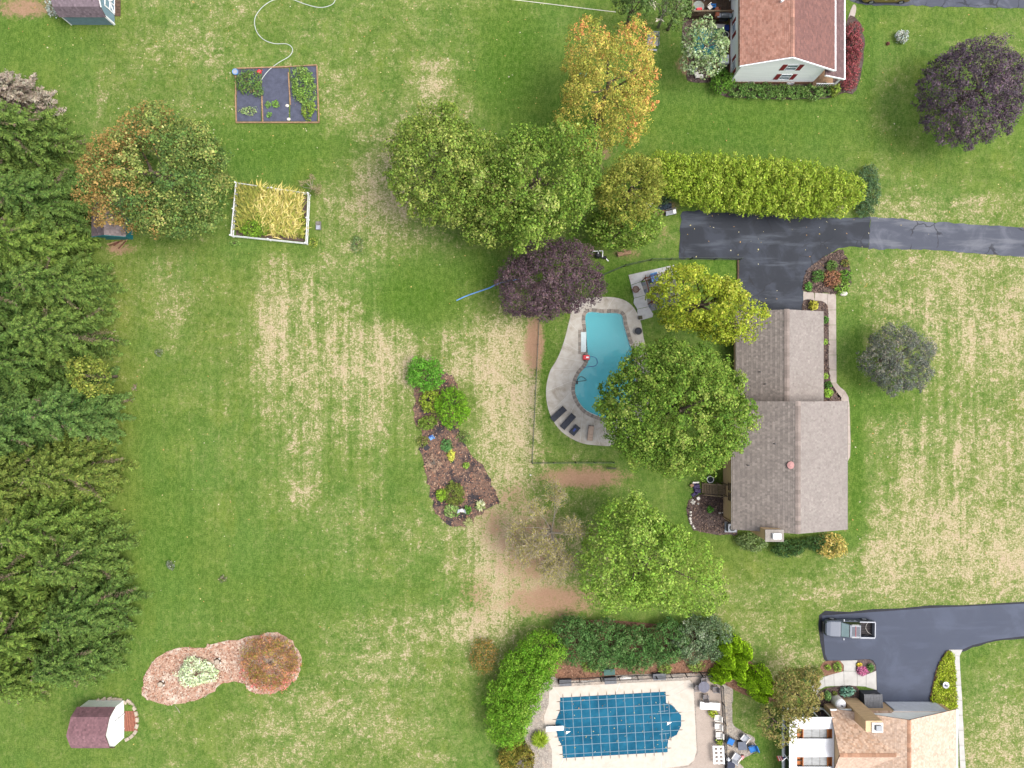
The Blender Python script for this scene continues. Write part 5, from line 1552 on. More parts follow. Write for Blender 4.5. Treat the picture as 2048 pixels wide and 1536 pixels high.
for j in (-1, 0, 1): one('slat', CREAM, t, 'box', x - .42, x + .42, y - .05 + j * .13, y + .05 + j * .13, .38, .42)
for sx in (-1, 1): one('leg', CREAM, t, 'box', x + .34 * sx - .04, x + .34 * sx + .04, y - .16, y + .16, 0, .378)
o = one('garden_gnome', PINK, None, 'lathe', (*P(1417, 152)[:2], 0), [(.16, 0), (.18, .25), (.12, .4), (.13, .5), (.02, .8)], 10); tag(o, 'small red ornament at the lower edge of the clutter', 'ornament')

# ---- the house with the white sunroom at the lower right
TANR, TANR2 = S(216, 188, 166, .58), S(206, 176, 152, .58)
h3 = thing('tan_roof_house', 'house with a pale tan shingle roof and garage at the lower right corner', 'house', (41, -42, 0))
gable_body(35.4, 47.5, -52, -35.4, 2.25, 4.7, xr=41.46).build('wall', mat('pale_gable', S(248, 246, 242, .86), .7, .05, 1), h3)
one('garage_front', TAN, h3, 'box', 35.38, 47.52, -35.398, -35.36, 0, 2.3)
gable_body(34.6, 41, -42.4, -35.45, 2.25, 4.4, axis='x', xr=-38.9).build('wall', TAN, h3)
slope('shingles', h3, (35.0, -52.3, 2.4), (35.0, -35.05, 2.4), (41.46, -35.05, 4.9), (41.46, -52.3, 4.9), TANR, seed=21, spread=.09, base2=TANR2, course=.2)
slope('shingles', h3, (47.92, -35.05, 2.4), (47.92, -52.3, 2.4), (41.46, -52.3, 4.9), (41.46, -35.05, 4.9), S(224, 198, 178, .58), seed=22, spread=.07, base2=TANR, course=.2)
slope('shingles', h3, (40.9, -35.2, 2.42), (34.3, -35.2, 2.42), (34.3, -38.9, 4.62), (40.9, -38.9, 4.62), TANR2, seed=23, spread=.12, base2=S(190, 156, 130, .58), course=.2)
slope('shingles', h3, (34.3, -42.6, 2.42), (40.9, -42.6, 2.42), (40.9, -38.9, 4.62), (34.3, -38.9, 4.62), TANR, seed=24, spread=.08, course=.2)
ridge_caps(h3, (41.46, -35.05, 4.91), (41.46, -52.3, 4.91), 36, S(190, 146, 118, .56), w=.22, seed=7)
ridge_caps(h3, (34.3, -38.9, 4.63), (40.2, -38.9, 4.63), 14, S(190, 146, 118, .56), w=.22, seed=8, ax='x')
one('gutter', TRIM, h3, 'box', 47.93, 48.07, -52.3, -35.05, 2.24, 2.4)
one('gutter', TRIM, h3, 'box', 34.3, 37.2, -35.19, -35.06, 2.26, 2.42)
gd = one('garage_door', GREYL, h3, 'box', 41.35, 47.0, -35.358, -35.30, .02, 2.15)
for i in range(4):
    one('door_panel', mat('door_grey', S(206, 208, 214, .85), .5, .06, 2), gd, 'box', 41.42, 46.93, -35.298, -35.27, .06 + i * .53, .53 + i * .53)
one('door_frame', TRIM, h3, 'box', 41.2, 47.15, -35.357, -35.31, 2.16, 2.28)
c3 = one('chimney', TAN, h3, 'box', 36.6, 38.3, -35.99, -34.85, -.05, 5.5)
one('chimney_cap', CREAM, c3, 'box', 37.2, 38.35, -36.0, -35.0, 5.502, 5.62)
one('flue', METAL, c3, 'box', 37.5, 38.1, -35.75, -35.2, 5.622, 5.9)
sr = thing('sunroom', 'white roofed sunroom with two skylights at the lower right house', 'sunroom', (32, -40, 0))
sx0, sx1, sy1 = 29.75, 34.55, -35.75
holes = [(-38.06, -37.0), (-41.07, -40.0)]      # skylight openings (y)
ya = sy1
for (hy0, hy1) in holes:
    one('roof_panel', TRIM, sr, 'box', sx0, sx1, hy1, ya, 2.66, 2.78)
    one('roof_panel', TRIM, sr, 'box', sx0, 30.55, hy0, hy1 - .002, 2.66, 2.78)
    one('roof_panel', TRIM, sr, 'box', 34.4, sx1, hy0, hy1 - .002, 2.66, 2.78)
    w_ = one('skylight_well', ORANGEW, sr, 'box', 30.5, 34.45, hy0 - .05, hy1 + .05, 2.2, 2.3)
    for k, (a, b) in enumerate(((31.35, 32.25), (32.29, 33.1), (33.14, 33.85))):
        one('pane', mat('skylight_glass', S(186, 188, 188, .5), .4, .14, 1.2, spec=.25, stretch=(1, 4, 1)), w_, 'box', a, b, hy0 + .03, hy1 - .03, 2.5, 2.54)
    for xx in (30.56, 31.25, 33.9, 34.33):
        one('curb', ORANGEW, w_, 'box', xx, xx + .07, hy0 + .01, hy1 - .01, 2.301, 2.62)
    one('crossbar', WOODD, w_, 'box', 30.64, 31.24, (hy0 + hy1) / 2 - .06, (hy0 + hy1) / 2 + .06, 2.4, 2.5)
    ya = hy0 - .002
one('roof_panel', TRIM, sr, 'box', sx0, sx1, -50, ya, 2.66, 2.78)
one('floor', CONC_PALE, sr, 'box', 30.1, 34.5, -50, -36.0, 0, .1)
for i in range(9):
    yy = -36.05 - i * 1.6
    one('post', TRIM, sr, 'box', 30.04, 30.16, yy - .06, yy + .06, 0, 2.655)
    if i < 8: one('pane', DGLASS, sr, 'box', 30.08, 30.11, yy - 1.54, yy - .065, .5, 2.6)
one('knee_wall', TRIM, sr, 'box', 29.98, 30.07, -50, -36.0, 0, .5)
for i in range(4):
    xx = 30.2 + i * 1.4
    one('post', TRIM, sr, 'box', xx - .06, xx + .06, -36.02, -35.9, 0, 2.655)
    if i < 3: one('pane', DGLASS, sr, 'box', xx + .07, xx + 1.33, -35.97, -35.94, .5, 2.6)
one('knee_wall', TRIM, sr, 'box', 30.1, 34.5, -35.98, -35.9, 0, .5)
o = thing('flag', 'small striped flag on a pole at the sunroom corner', 'flag', (30, -40.2, 0))
one('pole', TRIM, o, 'bar', (30.0, -40.1, 2.2), (28.9, -40.4, 2.9), .04)
stars = one('canton', NAVY, o, 'hexa', [(29.15, -40.33, 2.5), (29.5, -40.27, 2.3), (29.4, -40.5, 1.8), (29.05, -40.5, 2.0), (29.15, -40.35, 2.52), (29.5, -40.29, 2.32), (29.4, -40.52, 1.82), (29.05, -40.52, 2.02)])
for i in range(5):
    a = 28.6 + i * .11
    one('stripe', RED if i % 2 == 0 else TRIM, o, 'hexa', [(a, -40.42 + i * .01, 2.75), (a + .1, -40.41 + i * .01, 2.7), (a + .15, -40.3, 1.95), (a + .05, -40.3, 2.0),
                                                          (a, -40.44 + i * .01, 2.77), (a + .1, -40.43 + i * .01, 2.72), (a + .15, -40.32, 1.97), (a + .05, -40.32, 2.02)])
x, y, _ = P(1671, 1399)
t = thing('white_tank', 'white domed tank standing in the bed by the tan roofed house', 'tank', (x, y, 0))
one('body', CREAM, t, 'lathe', (x, y, 0), [(.58, 0), (.6, .1), (.6, 1.25)], 22, smooth=False); one('dome', TRIM, t, 'lathe', (x, y, 1.251), [(.6, 0), (.52, .15), (.3, .27), (.05, .3)], 22)
one('valve', METAL, t, 'tube', [(x, y, 1.5), (x, y, 1.7)], .08, 8)
x0, x1, y0, y1 = PX(1718), PX(1752), PY(1404), PY(1380)
t = thing('storage_box', 'large charcoal storage box beside the garage at the lower right', 'storage box', ((x0 + x1) / 2, (y0 + y1) / 2, 0))
one('body', BLACKF, t, 'box', x0, x1, y0, y1, 0, 1.2)
for i in range(12):
    a = x0 - .06 + (x1 - x0 + .12) * i / 12
    one('lid_rib', GREYP, t, 'hexa', [(a + .01, y0 - .06, 1.4), (a + (x1 - x0 + .12) / 12 - .02, y0 - .06, 1.4), (a + (x1 - x0 + .12) / 12 - .02, y1 + .06, 1.22), (a + .01, y1 + .06, 1.22),
                                       (a + .01, y0 - .06, 1.46), (a + (x1 - x0 + .12) / 12 - .02, y0 - .06, 1.46), (a + (x1 - x0 + .12) / 12 - .02, y1 + .06, 1.28), (a + .01, y1 + .06, 1.28)])
one('handle', BLACK, t, 'bar', ((x0 + x1) / 2 - .25, y1 + .09, 1.2), ((x0 + x1) / 2 + .25, y1 + .09, 1.2), .06)
walk('', [[(1680, 1321), (1715, 1320), (1711, 1330), (1711, 1342), (1687, 1342), (1687, 1330)], [(1631, 1392), (1623, 1372), (1634, 1360), (1648, 1353), (1650, 1373), (1640, 1379)],
          [(1648, 1353), (1667, 1347), (1668, 1372), (1650, 1373)], [(1667, 1347), (1687, 1342), (1688, 1372), (1668, 1372)], [(1687, 1342), (1714, 1342), (1714, 1372), (1688, 1372)],
          [(1714, 1347), (1732, 1349), (1732, 1373), (1714, 1372)], [(1732, 1349), (1752, 1341), (1753, 1380), (1732, 1374)]], CONC_PALE)
sw = [(1897, 1299, 1925, 1299), (1905, 1310, 1919, 1312), (1908, 1340, 1920, 1340), (1911, 1370, 1922, 1370), (1913, 1400, 1924, 1400), (1915, 1430, 1925, 1430), (1916, 1460, 1927, 1460), (1918, 1490, 1928, 1490), (1919, 1520, 1930, 1520), (1921, 1550, 1932, 1550)]
walk('', [[(a[0], a[1]), (a[2], a[3]), (b[2], b[3]), (b[0], b[1])] for a, b in zip(sw[:-1], sw[1:])], CONC_PALE)
add_shrub('pink_flowers', 'clump of pink flowers in the small round bed by the driveway', 1725, 1342, 11, .6, [(L_(226, 120, 170), 2), (L_(240, 160, 196), 2), (L_(200, 80, 140), 1)], seed=140, cat='flowers', dens=260, leaf=.13)
add_shrub('yellow_flowers', 'small clump of yellow flowers in the round bed by the driveway', 1719, 1329, 6, .45, [(L_(250, 214, 40), 2), (L_(246, 226, 90), 2)], seed=141, cat='flowers', dens=260, leaf=.12, rpy=4)
add_shrub('bed_shrub', 'round green shrub beside the pink flowers', 1741, 1335, 8, .6, [(L_(96, 140, 70), 2), (L_(120, 160, 86), 2)], seed=142, dens=220)
add_shrub('bed_shrub', 'spiky green plant in the left walk bed by the truck driveway', 1675, 1334, 10, .6, [(L_(116, 156, 60), 2), (L_(160, 186, 90), 2)], seed=143, dens=160)
add_shrub('bed_shrub', 'small lime plant at the left end of the walk bed', 1656, 1335, 6, .5, [(L_(150, 180, 70), 2)], seed=144, dens=160)
add_shrub('blue_hosta', 'blue green leafy hosta clump against the tan roofed house', 1694, 1383, 15, .7, [(L_(110, 160, 140), 2), (L_(140, 184, 160), 2)], seed=145, cat='plant', leaf=.26, dens=110, rpy=11)
add_shrub('clipped_shrub', 'oval clipped green shrub beside the white tank', 1655, 1392, 7, .9, [(L_(116, 160, 90), 2), (L_(140, 180, 106), 2)], seed=146, dens=260, rpy=10, wobble=.03)
add_shrub('bed_shrub', 'small olive plant between the clipped shrub and the hosta', 1669, 1387, 5, .4, [(L_(130, 140, 66), 2)], seed=147, dens=160)
add_shrub('blue_spruce_shrub', 'dark blue green shrub at the bend of the pale walk', 1617, 1352, 16, 1.2, [(L_(78, 110, 92), 2), (L_(104, 134, 70), 2)], seed=148, rpy=12)
add_shrub('bed_shrub', 'fine olive shrub between the blue shrub and the walk bed', 1634, 1348, 14, 1.2, [(L_(120, 132, 60), 2), (L_(150, 156, 84), 2)], seed=149, dens=90)
g_ = leafbed('golden_grass', '', [(x, y) for x, y in poly_gold], .35, 3600, .17, [L_(168, 188, 50), L_(196, 206, 80), L_(130, 156, 36)], 'grass', 3)
tag(g_, 'yellow green ground cover in the wedge bed by the garage', 'ground cover', kind='stuff')
o = one('gazing_ornament', mat('pewter', S(206, 206, 216, .6), .35, .1, 4, metal=.3), None, 'lathe', (*P(1890, 1369, .5)[:2], .05), [(.3, 0), (.12, .1), (.1, .5), (.34, .58), (.36, .66), (.1, .7), (.16, .85), (.03, 1.0)], 12)
tag(o, 'pale metal garden ornament in the yellow green wedge bed', 'ornament')
o = one('white_garden_stone', ROCKW, None, 'lathe', (*P(1638, 1395)[:2], .04), [(.13, 0), (.16, .1), (.08, .25)], 9); tag(o, 'small white ball ornament at the edge of the tank bed', 'ornament')

# ---- sheds
def gambrel(t, x0, x1, y0, y1, ze, zk, zr, inset, base, m_wall, seed, m_trim=TRIM, oh=.12, east=True):
    """shed with a barn roof, ridge along x"""
    ym = (y0 + y1) / 2
    a = [(y0, -.02), (y1, -.02), (y1, ze - .08), (y1 - inset, zk - .08), (ym, zr - .08), (y0 + inset, zk - .08), (y0, ze - .08)]
    m = MB(); v = [(x0, p, q) for p, q in a] + [(x1, p, q) for p, q in a]
    m.add(v, [tuple(range(7)), tuple(range(13, 6, -1))] + [(i, (i + 1) % 7, 7 + (i + 1) % 7, 7 + i) for i in range(7)])
    m.build('wall', m_wall, t)
    X0, X1 = x0 - oh, x1 + oh
    e0, e1 = y0 - oh, y1 + oh
    slope('shingles', t, (X0, e0, ze - .08), (X1, e0, ze - .08), (X1, y0 + inset, zk), (X0, y0 + inset, zk), tuple(c * .85 for c in base), seed=seed, spread=.12)
    slope('shingles', t, (X0, y0 + inset, zk + .01), (X1, y0 + inset, zk + .01), (X1, ym, zr), (X0, ym, zr), base, seed=seed + 1, spread=.12)
    slope('shingles', t, (X1, e1, ze - .08), (X0, e1, ze - .08), (X0, y1 - inset, zk), (X1, y1 - inset, zk), tuple(c * .85 for c in base), seed=seed + 2, spread=.12)
    slope('shingles', t, (X1, y1 - inset, zk + .01), (X0, y1 - inset, zk + .01), (X0, ym, zr), (X1, ym, zr), base, seed=seed + 3, spread=.12)


t = thing('blue_shed', 'pale blue garden shed with a grey brown barn roof at the top left', 'shed', (-46.7, 42, 0))
gambrel(t, -49.0, -44.15, 39.9, 43.9, 2.0, 3.0, 3.8, .45, S(142, 126, 134, .5), BLUESH, 31)
for yy in (39.92, 43.86): one('corner_board', TRIM, t, 'box', -44.14, -44.09, yy - .02, yy + .1, 0, 1.9)
for xx in (-48.98, -44.26): one('corner_board', TRIM, t, 'box', xx, xx + .1, 39.85, 39.895, 0, 1.9)
dd = one('door', BLUESH, t, 'box', -44.14, -44.10, 41.0, 42.8, .1, 2.1)
for a, b in (((41.0, .15), (42.8, .15)), ((41.0, 2.05), (42.8, 2.05)), ((41.0, .1), (41.0, 2.1)), ((41.9, .1), (41.9, 2.1)), ((42.8, .1), (42.8, 2.1)), ((41.0, .2), (41.9, 1.1)), ((41.9, 1.1), (42.8, .2)), ((41.0, 1.1), (42.8, 1.1))):
    one('door_trim', TRIM, dd, 'bar', (-44.08, a[0], a[1]), (-44.08, b[0], b[1]), .09, .1)
one('rake_trim', TRIM, t, 'bar', (-44.0, 40.35, 2.9), (-44.0, 41.9, 3.7), .06, .12)
rp = thing('shed_ramp', 'small weathered wooden ramp at the door of the blue shed', 'ramp', P(236, 18))
for i in range(5): one('plank', WOODD, rp, 'obox', (-43.75 + .0, 41.0 + i * .36, .1), (.6, .33, .05), 0, ry=.12)
t = thing('brown_shed', 'small shed with a dark brown roof and teal walls under the oak', 'shed', (-43.7, 18, 0))
gable_body(-45.2, -42.1, 16.05, 20.0, 2.1, 2.9).build('wall', TEAL, t)
slope('shingles', t, (-45.5, 15.95, 2.08), (-45.5, 20.2, 2.08), (-43.65, 20.2, 3.0), (-43.65, 15.95, 3.0), S(112, 100, 104, .55), seed=41, spread=.14)
slope('shingles', t, (-41.8, 20.2, 2.08), (-41.8, 15.95, 2.08), (-43.65, 15.95, 3.0), (-43.65, 20.2, 3.0), S(150, 136, 134, .55), seed=42, spread=.14)
one('fascia', TEAL, t, 'bar', (-45.5, 15.92, 2.0), (-43.65, 15.92, 2.92), .05, .15)
one('fascia', TEAL, t, 'bar', (-43.65, 15.92, 2.92), (-41.8, 15.92, 2.0), .05, .15)
t = thing('firewood_stack', 'reddish pile of boards on the ground beside the teal walled shed', 'wood pile', P(237, 488))
for i in range(7):
    one('board', RUST if i % 2 else WOODT, t, 'obox', (*P(225 + i * 4, 486 + (i % 3) * 2)[:2], .05 + .03 * (i % 2)), (1.2, .12, .05), .3 + .1 * i)
t = thing('red_shed', 'white garden shed with a dark red barn roof at the lower left', 'shed', (-45.2, -37, 0))
gambrel(t, -47.0, -43.1, -39.3, -35.1, 2.1, 3.1, 3.9, .45, S(150, 112, 118, .5), WHITE, 51)
dd = one('door', TRIM, t, 'box', -43.09, -43.05, -38.2, -36.6, .1, 2.0)
for a, b in (((-38.2, .1), (-38.2, 2.0)), ((-36.6, .1), (-36.6, 2.0)), ((-38.2, 2.0), (-36.6, 2.0))):
    one('door_trim', TRIM, dd, 'bar', (-43.03, a[0], a[1]), (-43.03, b[0], b[1]), .09, .1)
pt = bpy.data.objects.new('brick_patio', None); C.objects.link(pt); pt['kind'] = 'structure'; pt.location = P(260, 1440); WLOC[pt.name] = Vector(pt.location)
m = MB()
for i in range(16):
    for j in range(11):
        px, py = PX(249.5) + j * .13, PY(1462) + i * .14 + .0
        m.box(px, px + .115, py, py + .125, -.02, .05 + .006 * ((i * 7 + j * 3) % 4), tuple(np.array(S(176, 112, 90)) * (1 + .25 * math.sin(i * 12.9 + j * 78.2))))
m.build('bricks', ATTR, pt, 'stuff')
for i, (px, py) in enumerate([(250, 1404), (258, 1402), (264, 1408), (269, 1416), (273, 1427), (275, 1439), (274, 1452), (271, 1464), (264, 1472), (255, 1478), (240, 1399), (230, 1398), (220, 1397), (208, 1398), (196, 1401), (186, 1405)]):
    one('edging_stone', STONE, pt, 'obox', (*P(px, py)[:2], .06), (.5, .34, .16), math.atan2(1439 - py, px - 235) + 1.57)
add_shrub('shed_plant', 'small green plant at the brick patio of the white shed', 261, 1413, 5, .35, [(L_(120, 160, 60), 2)], seed=150, cat='plant')
# ---------------------------------------------------------------- the open pool
def offset_poly(poly, d):
    """outward offset of a closed outline"""
    n = len(poly); out = []
    ar = sum(poly[i][0] * poly[(i + 1) % n][1] - poly[(i + 1) % n][0] * poly[i][1] for i in range(n))
    s = 1 if ar > 0 else -1
    for i in range(n):
        ax, ay = poly[i - 1][:2]; bx, by = poly[(i + 1) % n][:2]
        tx, ty = bx - ax, by - ay; l = math.hypot(tx, ty) + 1e-9
        out.append((poly[i][0] + s * ty / l * d, poly[i][1] - s * tx / l * d))
    return out


W_IN = spline(PP(WATER_PX), 5)
W_COP = offset_poly(W_IN, .40)
W_OUT = spline(PP(OUTER_PX), 5)
np_ = len(W_IN)
pool = thing('swimming_pool', 'turquoise kidney shaped swimming pool beside the largest tree', 'swimming pool', P(1205, 730))
PLASTER = mat('pool_plaster', S(222, 242, 244, .8), .8, .06, .8)
def pdepth(y):
    t_ = min(1, max(0, (y - PY(800)) / (PY(640) - PY(800))))
    return -.55 - 2.0 * t_ * t_ * (3 - 2 * t_)
m = MB()
top = [(x, y, -.02) for x, y in W_IN]
cx_ = sum(p[0] for p in W_IN) / np_; cy_ = sum(p[1] for p in W_IN) / np_
bot = [(cx_ + (x - cx_) * .97, cy_ + (y - cy_) * .97, pdepth(y)) for x, y in W_IN]
m.add(top + bot, [(i, (i + 1) % np_, np_ + (i + 1) % np_, np_ + i) for i in range(np_)])
rings = [bot]
for k in (.6, .25):
    rings.append([(cx_ + (x - cx_) * k, cy_ + (y - cy_) * k, pdepth(cy_ + (y - cy_) * k)) for x, y in W_IN])
for a, b in zip(rings[:-1], rings[1:]):
    m.add(a + b, [(i, (i + 1) % np_, np_ + (i + 1) % np_, np_ + i) for i in range(np_)])
m.add(rings[-1], [tuple(range(np_))])
m.build('basin', PLASTER, pool)
def water_mat():
    m, nt, bs = nodes_of('pool_water')
    out = nt.nodes['Material Output']
    p = pos(nt)
    tr = N(nt, 'ShaderNodeBsdfTransparent'); tr.inputs[0].default_value = (.93, .98, .99, 1)
    gl = N(nt, 'ShaderNodeBsdfGlossy'); gl.inputs['Roughness'].default_value = .04
    b = N(nt, 'ShaderNodeBump'); b.inputs['Strength'].default_value = .08; b.inputs['Distance'].default_value = .05
    nt.links.new(noise(nt, p, 1.6, 2), b.inputs['Height']); nt.links.new(b.outputs[0], gl.inputs['Normal'])
    fr = N(nt, 'ShaderNodeFresnel'); fr.inputs['IOR'].default_value = 1.33
    df = N(nt, 'ShaderNodeBsdfDiffuse'); df.inputs[0].default_value = (*S(104, 210, 222, .84), 1)
    m1 = N(nt, 'ShaderNodeMixShader'); m1.inputs[0].default_value = .46      # cloudy water
    nt.links.new(tr.outputs[0], m1.inputs[1]); nt.links.new(df.outputs[0], m1.inputs[2])
    m2 = N(nt, 'ShaderNodeMixShader'); nt.links.new(fr.outputs[0], m2.inputs[0])
    nt.links.new(m1.outputs[0], m2.inputs[1]); nt.links.new(gl.outputs[0], m2.inputs[2])
    nt.links.new(m2.outputs[0], out.inputs['Surface'])
    ab = N(nt, 'ShaderNodeVolumeAbsorption'); ab.inputs['Color'].default_value = (.12, .80, .88, 1); ab.inputs['Density'].default_value = .22
    nt.links.new(ab.outputs[0], out.inputs['Volume'])
    return m
m = MB()
wt = [(x, y, -.14) for x, y in W_IN]; wb = [(cx_ + (x - cx_) * .969, cy_ + (y - cy_) * .969, pdepth(y) + .01) for x, y in W_IN]
m.add(wt + wb, [(i, (i + 1) % np_, np_ + (i + 1) % np_, np_ + i)[::-1] for i in range(np_)])
rb = [wb]
for k in (.6, .25):
    rb.append([(cx_ + (x - cx_) * k, cy_ + (y - cy_) * k, pdepth(cy_ + (y - cy_) * k) + .01) for x, y in W_IN])
for a, b in zip(rb[:-1], rb[1:]):
    m.add(a + b, [(i, (i + 1) % np_, np_ + (i + 1) % np_, np_ + i)[::-1] for i in range(np_)])
m.add(rb[-1], [tuple(range(np_))])
m.add(wt, [tuple(range(np_))])
m.build('water', water_mat(), pool)
# coping stones, one by one
COPING = [mat('coping_%d' % i, S(*c), .85, .2, 5, bump=.2) for i, c in enumerate([(160, 150, 140), (174, 162, 150), (146, 138, 130), (184, 174, 162)])]
for i in range(np_):
    j = (i + 1) % np_
    a, b, c, d = [np.array(q) for q in (W_IN[i], W_IN[j], W_COP[j], W_COP[i])]
    L = np.linalg.norm(b - a); k = max(1, int(round(L / .42)))
    for q in range(k):
        t0, t1 = (q + .035) / k, (q + .965) / k
        pl = [a + (b - a) * t0, a + (b - a) * t1, d + (c - d) * t1, d + (c - d) * t0]
        mc = sum(pl) / 4
        if mc[0] < PX(1176) and PY(707) < mc[1] < PY(661): continue          # the step ledge interrupts the coping here
        MB().prism([tuple(p) for p in pl], -.12, .075 + .008 * ((i * 5 + q * 3) % 3)).build('coping_stone', COPING[(i * 3 + q * 2 + (i * q) % 3) % 4], pool)
# sun ledge on the left side
lx0, lx1, ly0, ly1 = PX(1162), PX(1172.5), PY(704), PY(664)
led = one('step_ledge', mat('ledge_white', S(214, 228, 230, .6), .7, .06, 2), pool, 'box', lx0, lx1, ly0, ly1, -.1, .085)
for k in range(6):
    ya_ = ly0 - .25 + (ly1 - ly0 + .5) * k / 6
    MB().box(lx0 - .3, lx0 - .01, ya_ + .02, ya_ + (ly1 - ly0 + .5) / 6 - .02, -.05, .1).build('coping_stone', COPING[k % 4], pool)
for ya_, yb_ in ((ly0 - .3, ly0 - .01), (ly1 + .01, ly1 + .3)):
    for k in range(2): MB().box(lx0 + .02 + k * .3, lx0 + .28 + k * .3, ya_, yb_, -.05, .1).build('coping_stone', COPING[(k + 1) % 4], pool)
# concrete deck in cast panels round the pool
deck = bpy.data.objects.new('pool_deck', None); C.objects.link(deck); deck['kind'] = 'structure'; deck.location = P(1130, 760); WLOC[deck.name] = Vector(deck.location)
cuts = [0, 6, 12, 18, 26, 34, 42, 50, 55, 60, 65, 70, 76, 82, 88, 94, 100]
for a_, b_ in zip(cuts[:-1], cuts[1:]):
    ii = list(range(a_, b_ + 1))
    inn = [np.array(W_COP[i % np_]) for i in ii]; ou = [np.array(W_OUT[i % np_]) for i in ii]
    g = .02
    def shift(p, q): v = q - p; return p + v / (np.linalg.norm(v) + 1e-9) * g
    inn[0], ou[0] = shift(inn[0], inn[1]), shift(ou[0], ou[1]); inn[-1], ou[-1] = shift(inn[-1], inn[-2]), shift(ou[-1], ou[-2])
    vt = [(p[0], p[1], .06) for p in inn] + [(p[0], p[1], .06) for p in ou]; vb = [(p[0], p[1], -.1) for p in inn] + [(p[0], p[1], -.1) for p in ou]
    n_ = len(ii); f = []
    for k in range(n_ - 1):
        f += [(k, k + 1, n_ + k + 1, n_ + k), (n_ + k, n_ + k + 1, 3 * n_ + k + 1, 3 * n_ + k)]
    f += [(0, n_, 3 * n_, 2 * n_), (n_ - 1, 2 * n_ - 1, 4 * n_ - 1, 3 * n_ - 1)]
    MB().add(vt + vb, f).build('panel', CONC, deck)

JPALE = mat('pale_joint', S(236, 232, 224), .9, .05, 2)
m = MB(); m.add([(p[0], p[1], .045) for p in W_COP] + [(p[0], p[1], .045) for p in W_OUT], [(i, (i + 1) % np_, np_ + (i + 1) % np_, np_ + i) for i in range(np_)])
m.build('joint_bed', JPALE, deck)
# things round the open pool
def lounger(label, px, py, rz, back=.35, m_=BLACKF, L=1.95, w=.68):
    x, y, _ = P(px, py, .35)
    t = thing('sun_lounger', label, 'sun lounger', (x, y, .06), 'loungers on the pool deck', rz)
    def loc(name, c, s, ry=0.0, mt=m_):
        m = MB(); m.obox(c, s, 0, ry=ry); return m.build(name, mt, t, local=True)
    b = L * .36; f = L - b
    loc('frame', (0, 0, .26), (L, w, .05), mt=BLACK)
    for i in range(3): loc('seat_cushion', (-L / 2 + f * (i + .5) / 3, 0, .33), (f / 3 - .02, w - .05, .08))
    hb = b * math.sin(back)
    loc('backrest', (L / 2 - b / 2 - .05, 0, .35 + hb / 2), (b, w - .05, .09), -back)
    hd = loc('headrest', (L / 2 - .22, 0, .43 + hb * .8), (.28, w * .7, .07), -back)
    for sx in (-1, 1):
        for sy in (-1, 1): loc('leg', (sx * L * .4, sy * w * .42, .12), (.05, .05, .24), mt=BLACK)
    return t


lounger('black lounger leftmost of the row at the end of the pool deck', 1117, 828, R(43))
lounger('black lounger in the middle of the three at the end of the pool deck', 1136, 843, R(48))
o = thing('folded_lounger', 'short black chair right of the two long black loungers', 'chair', P(1149, 860, .3), 'loungers on the pool deck', R(50))
for nm, c, s_, ry in (('frame', (0, 0, .2), (1.15, .72, .06), 0), ('seat_cushion', (-.2, 0, .29), (.65, .62, .09), 0), ('backrest', (.35, 0, .42), (.5, .62, .08), -.5), ('towel', (.0, .05, .36), (.4, .2, .05), 0)):
    m = MB(); m.obox(c, s_, 0, ry=ry); m.build(nm, BLACKF if nm != 'towel' else NAVY, o, local=True)
for sx in (-1, 1):
    for sy in (-1, 1): MB().obox((sx * .48, sy * .3, .02), (.05, .05, .36)).build('leg', BLACK, o, local=True)
o = lounger('beige lounger half hidden under the big tree at the end of the pool', 1181, 866, R(84), .2, mat('beige_fabric', S(206, 180, 160), .8, .1, 3), L=1.7, w=.62)
# red robot caddy with hose in the water
t = thing('pool_cleaner', 'red pool cleaner on the coping with its cable in the water', 'pool cleaner', P(1172, 715))
x, y, _ = P(1172, 715)
one('body', RED, t, 'obox', (x, y, .26), (.78, .55, .3), 0, taper=.85); one('lid', RED, t, 'obox', (x - .05, y, .45), (.55, .4, .08), 0); one('label_plate', TRIM, t, 'obox', (x + .12, y, .5), (.3, .18, .02), 0)
for sy in (-1, 1): one('wheel', BLACK, t, 'tube', [(x - .2, y + sy * .3, .2), (x - .2, y + sy * .36, .2)], .12, 12)
one('cable', NAVY, t, 'tube', spline([P(1176, 716, .2), P(1184, 713, -.08), P(1193, 718, -.1), P(1194, 728, -.1), P(1187, 733, -.1), P(1178, 733, -.08), P(1168, 736, .09)], 6, False), .03, 6)
o = thing('pool_hose', 'thin dark cable trailing from the coping into the shallow end', 'hose', P(1155, 762))
one('cable', BLACK, o, 'tube', spline([P(1153, 768, .09), P(1156, 758, .1), P(1162, 753, -.05), P(1170, 757, -.09), P(1172, 761, -.09), P(1164, 762, -.09), P(1155, 763, -.05)], 6, False), .03, 6)
one('plug', BLACK, o, 'obox', (*P(1154, 765)[:2], .12), (.2, .35, .1), .2)
pot('black_pot', 'black plant pot on the right edge of the pool deck', 1277, 662, .36, .5, BLACK, BLACKF)

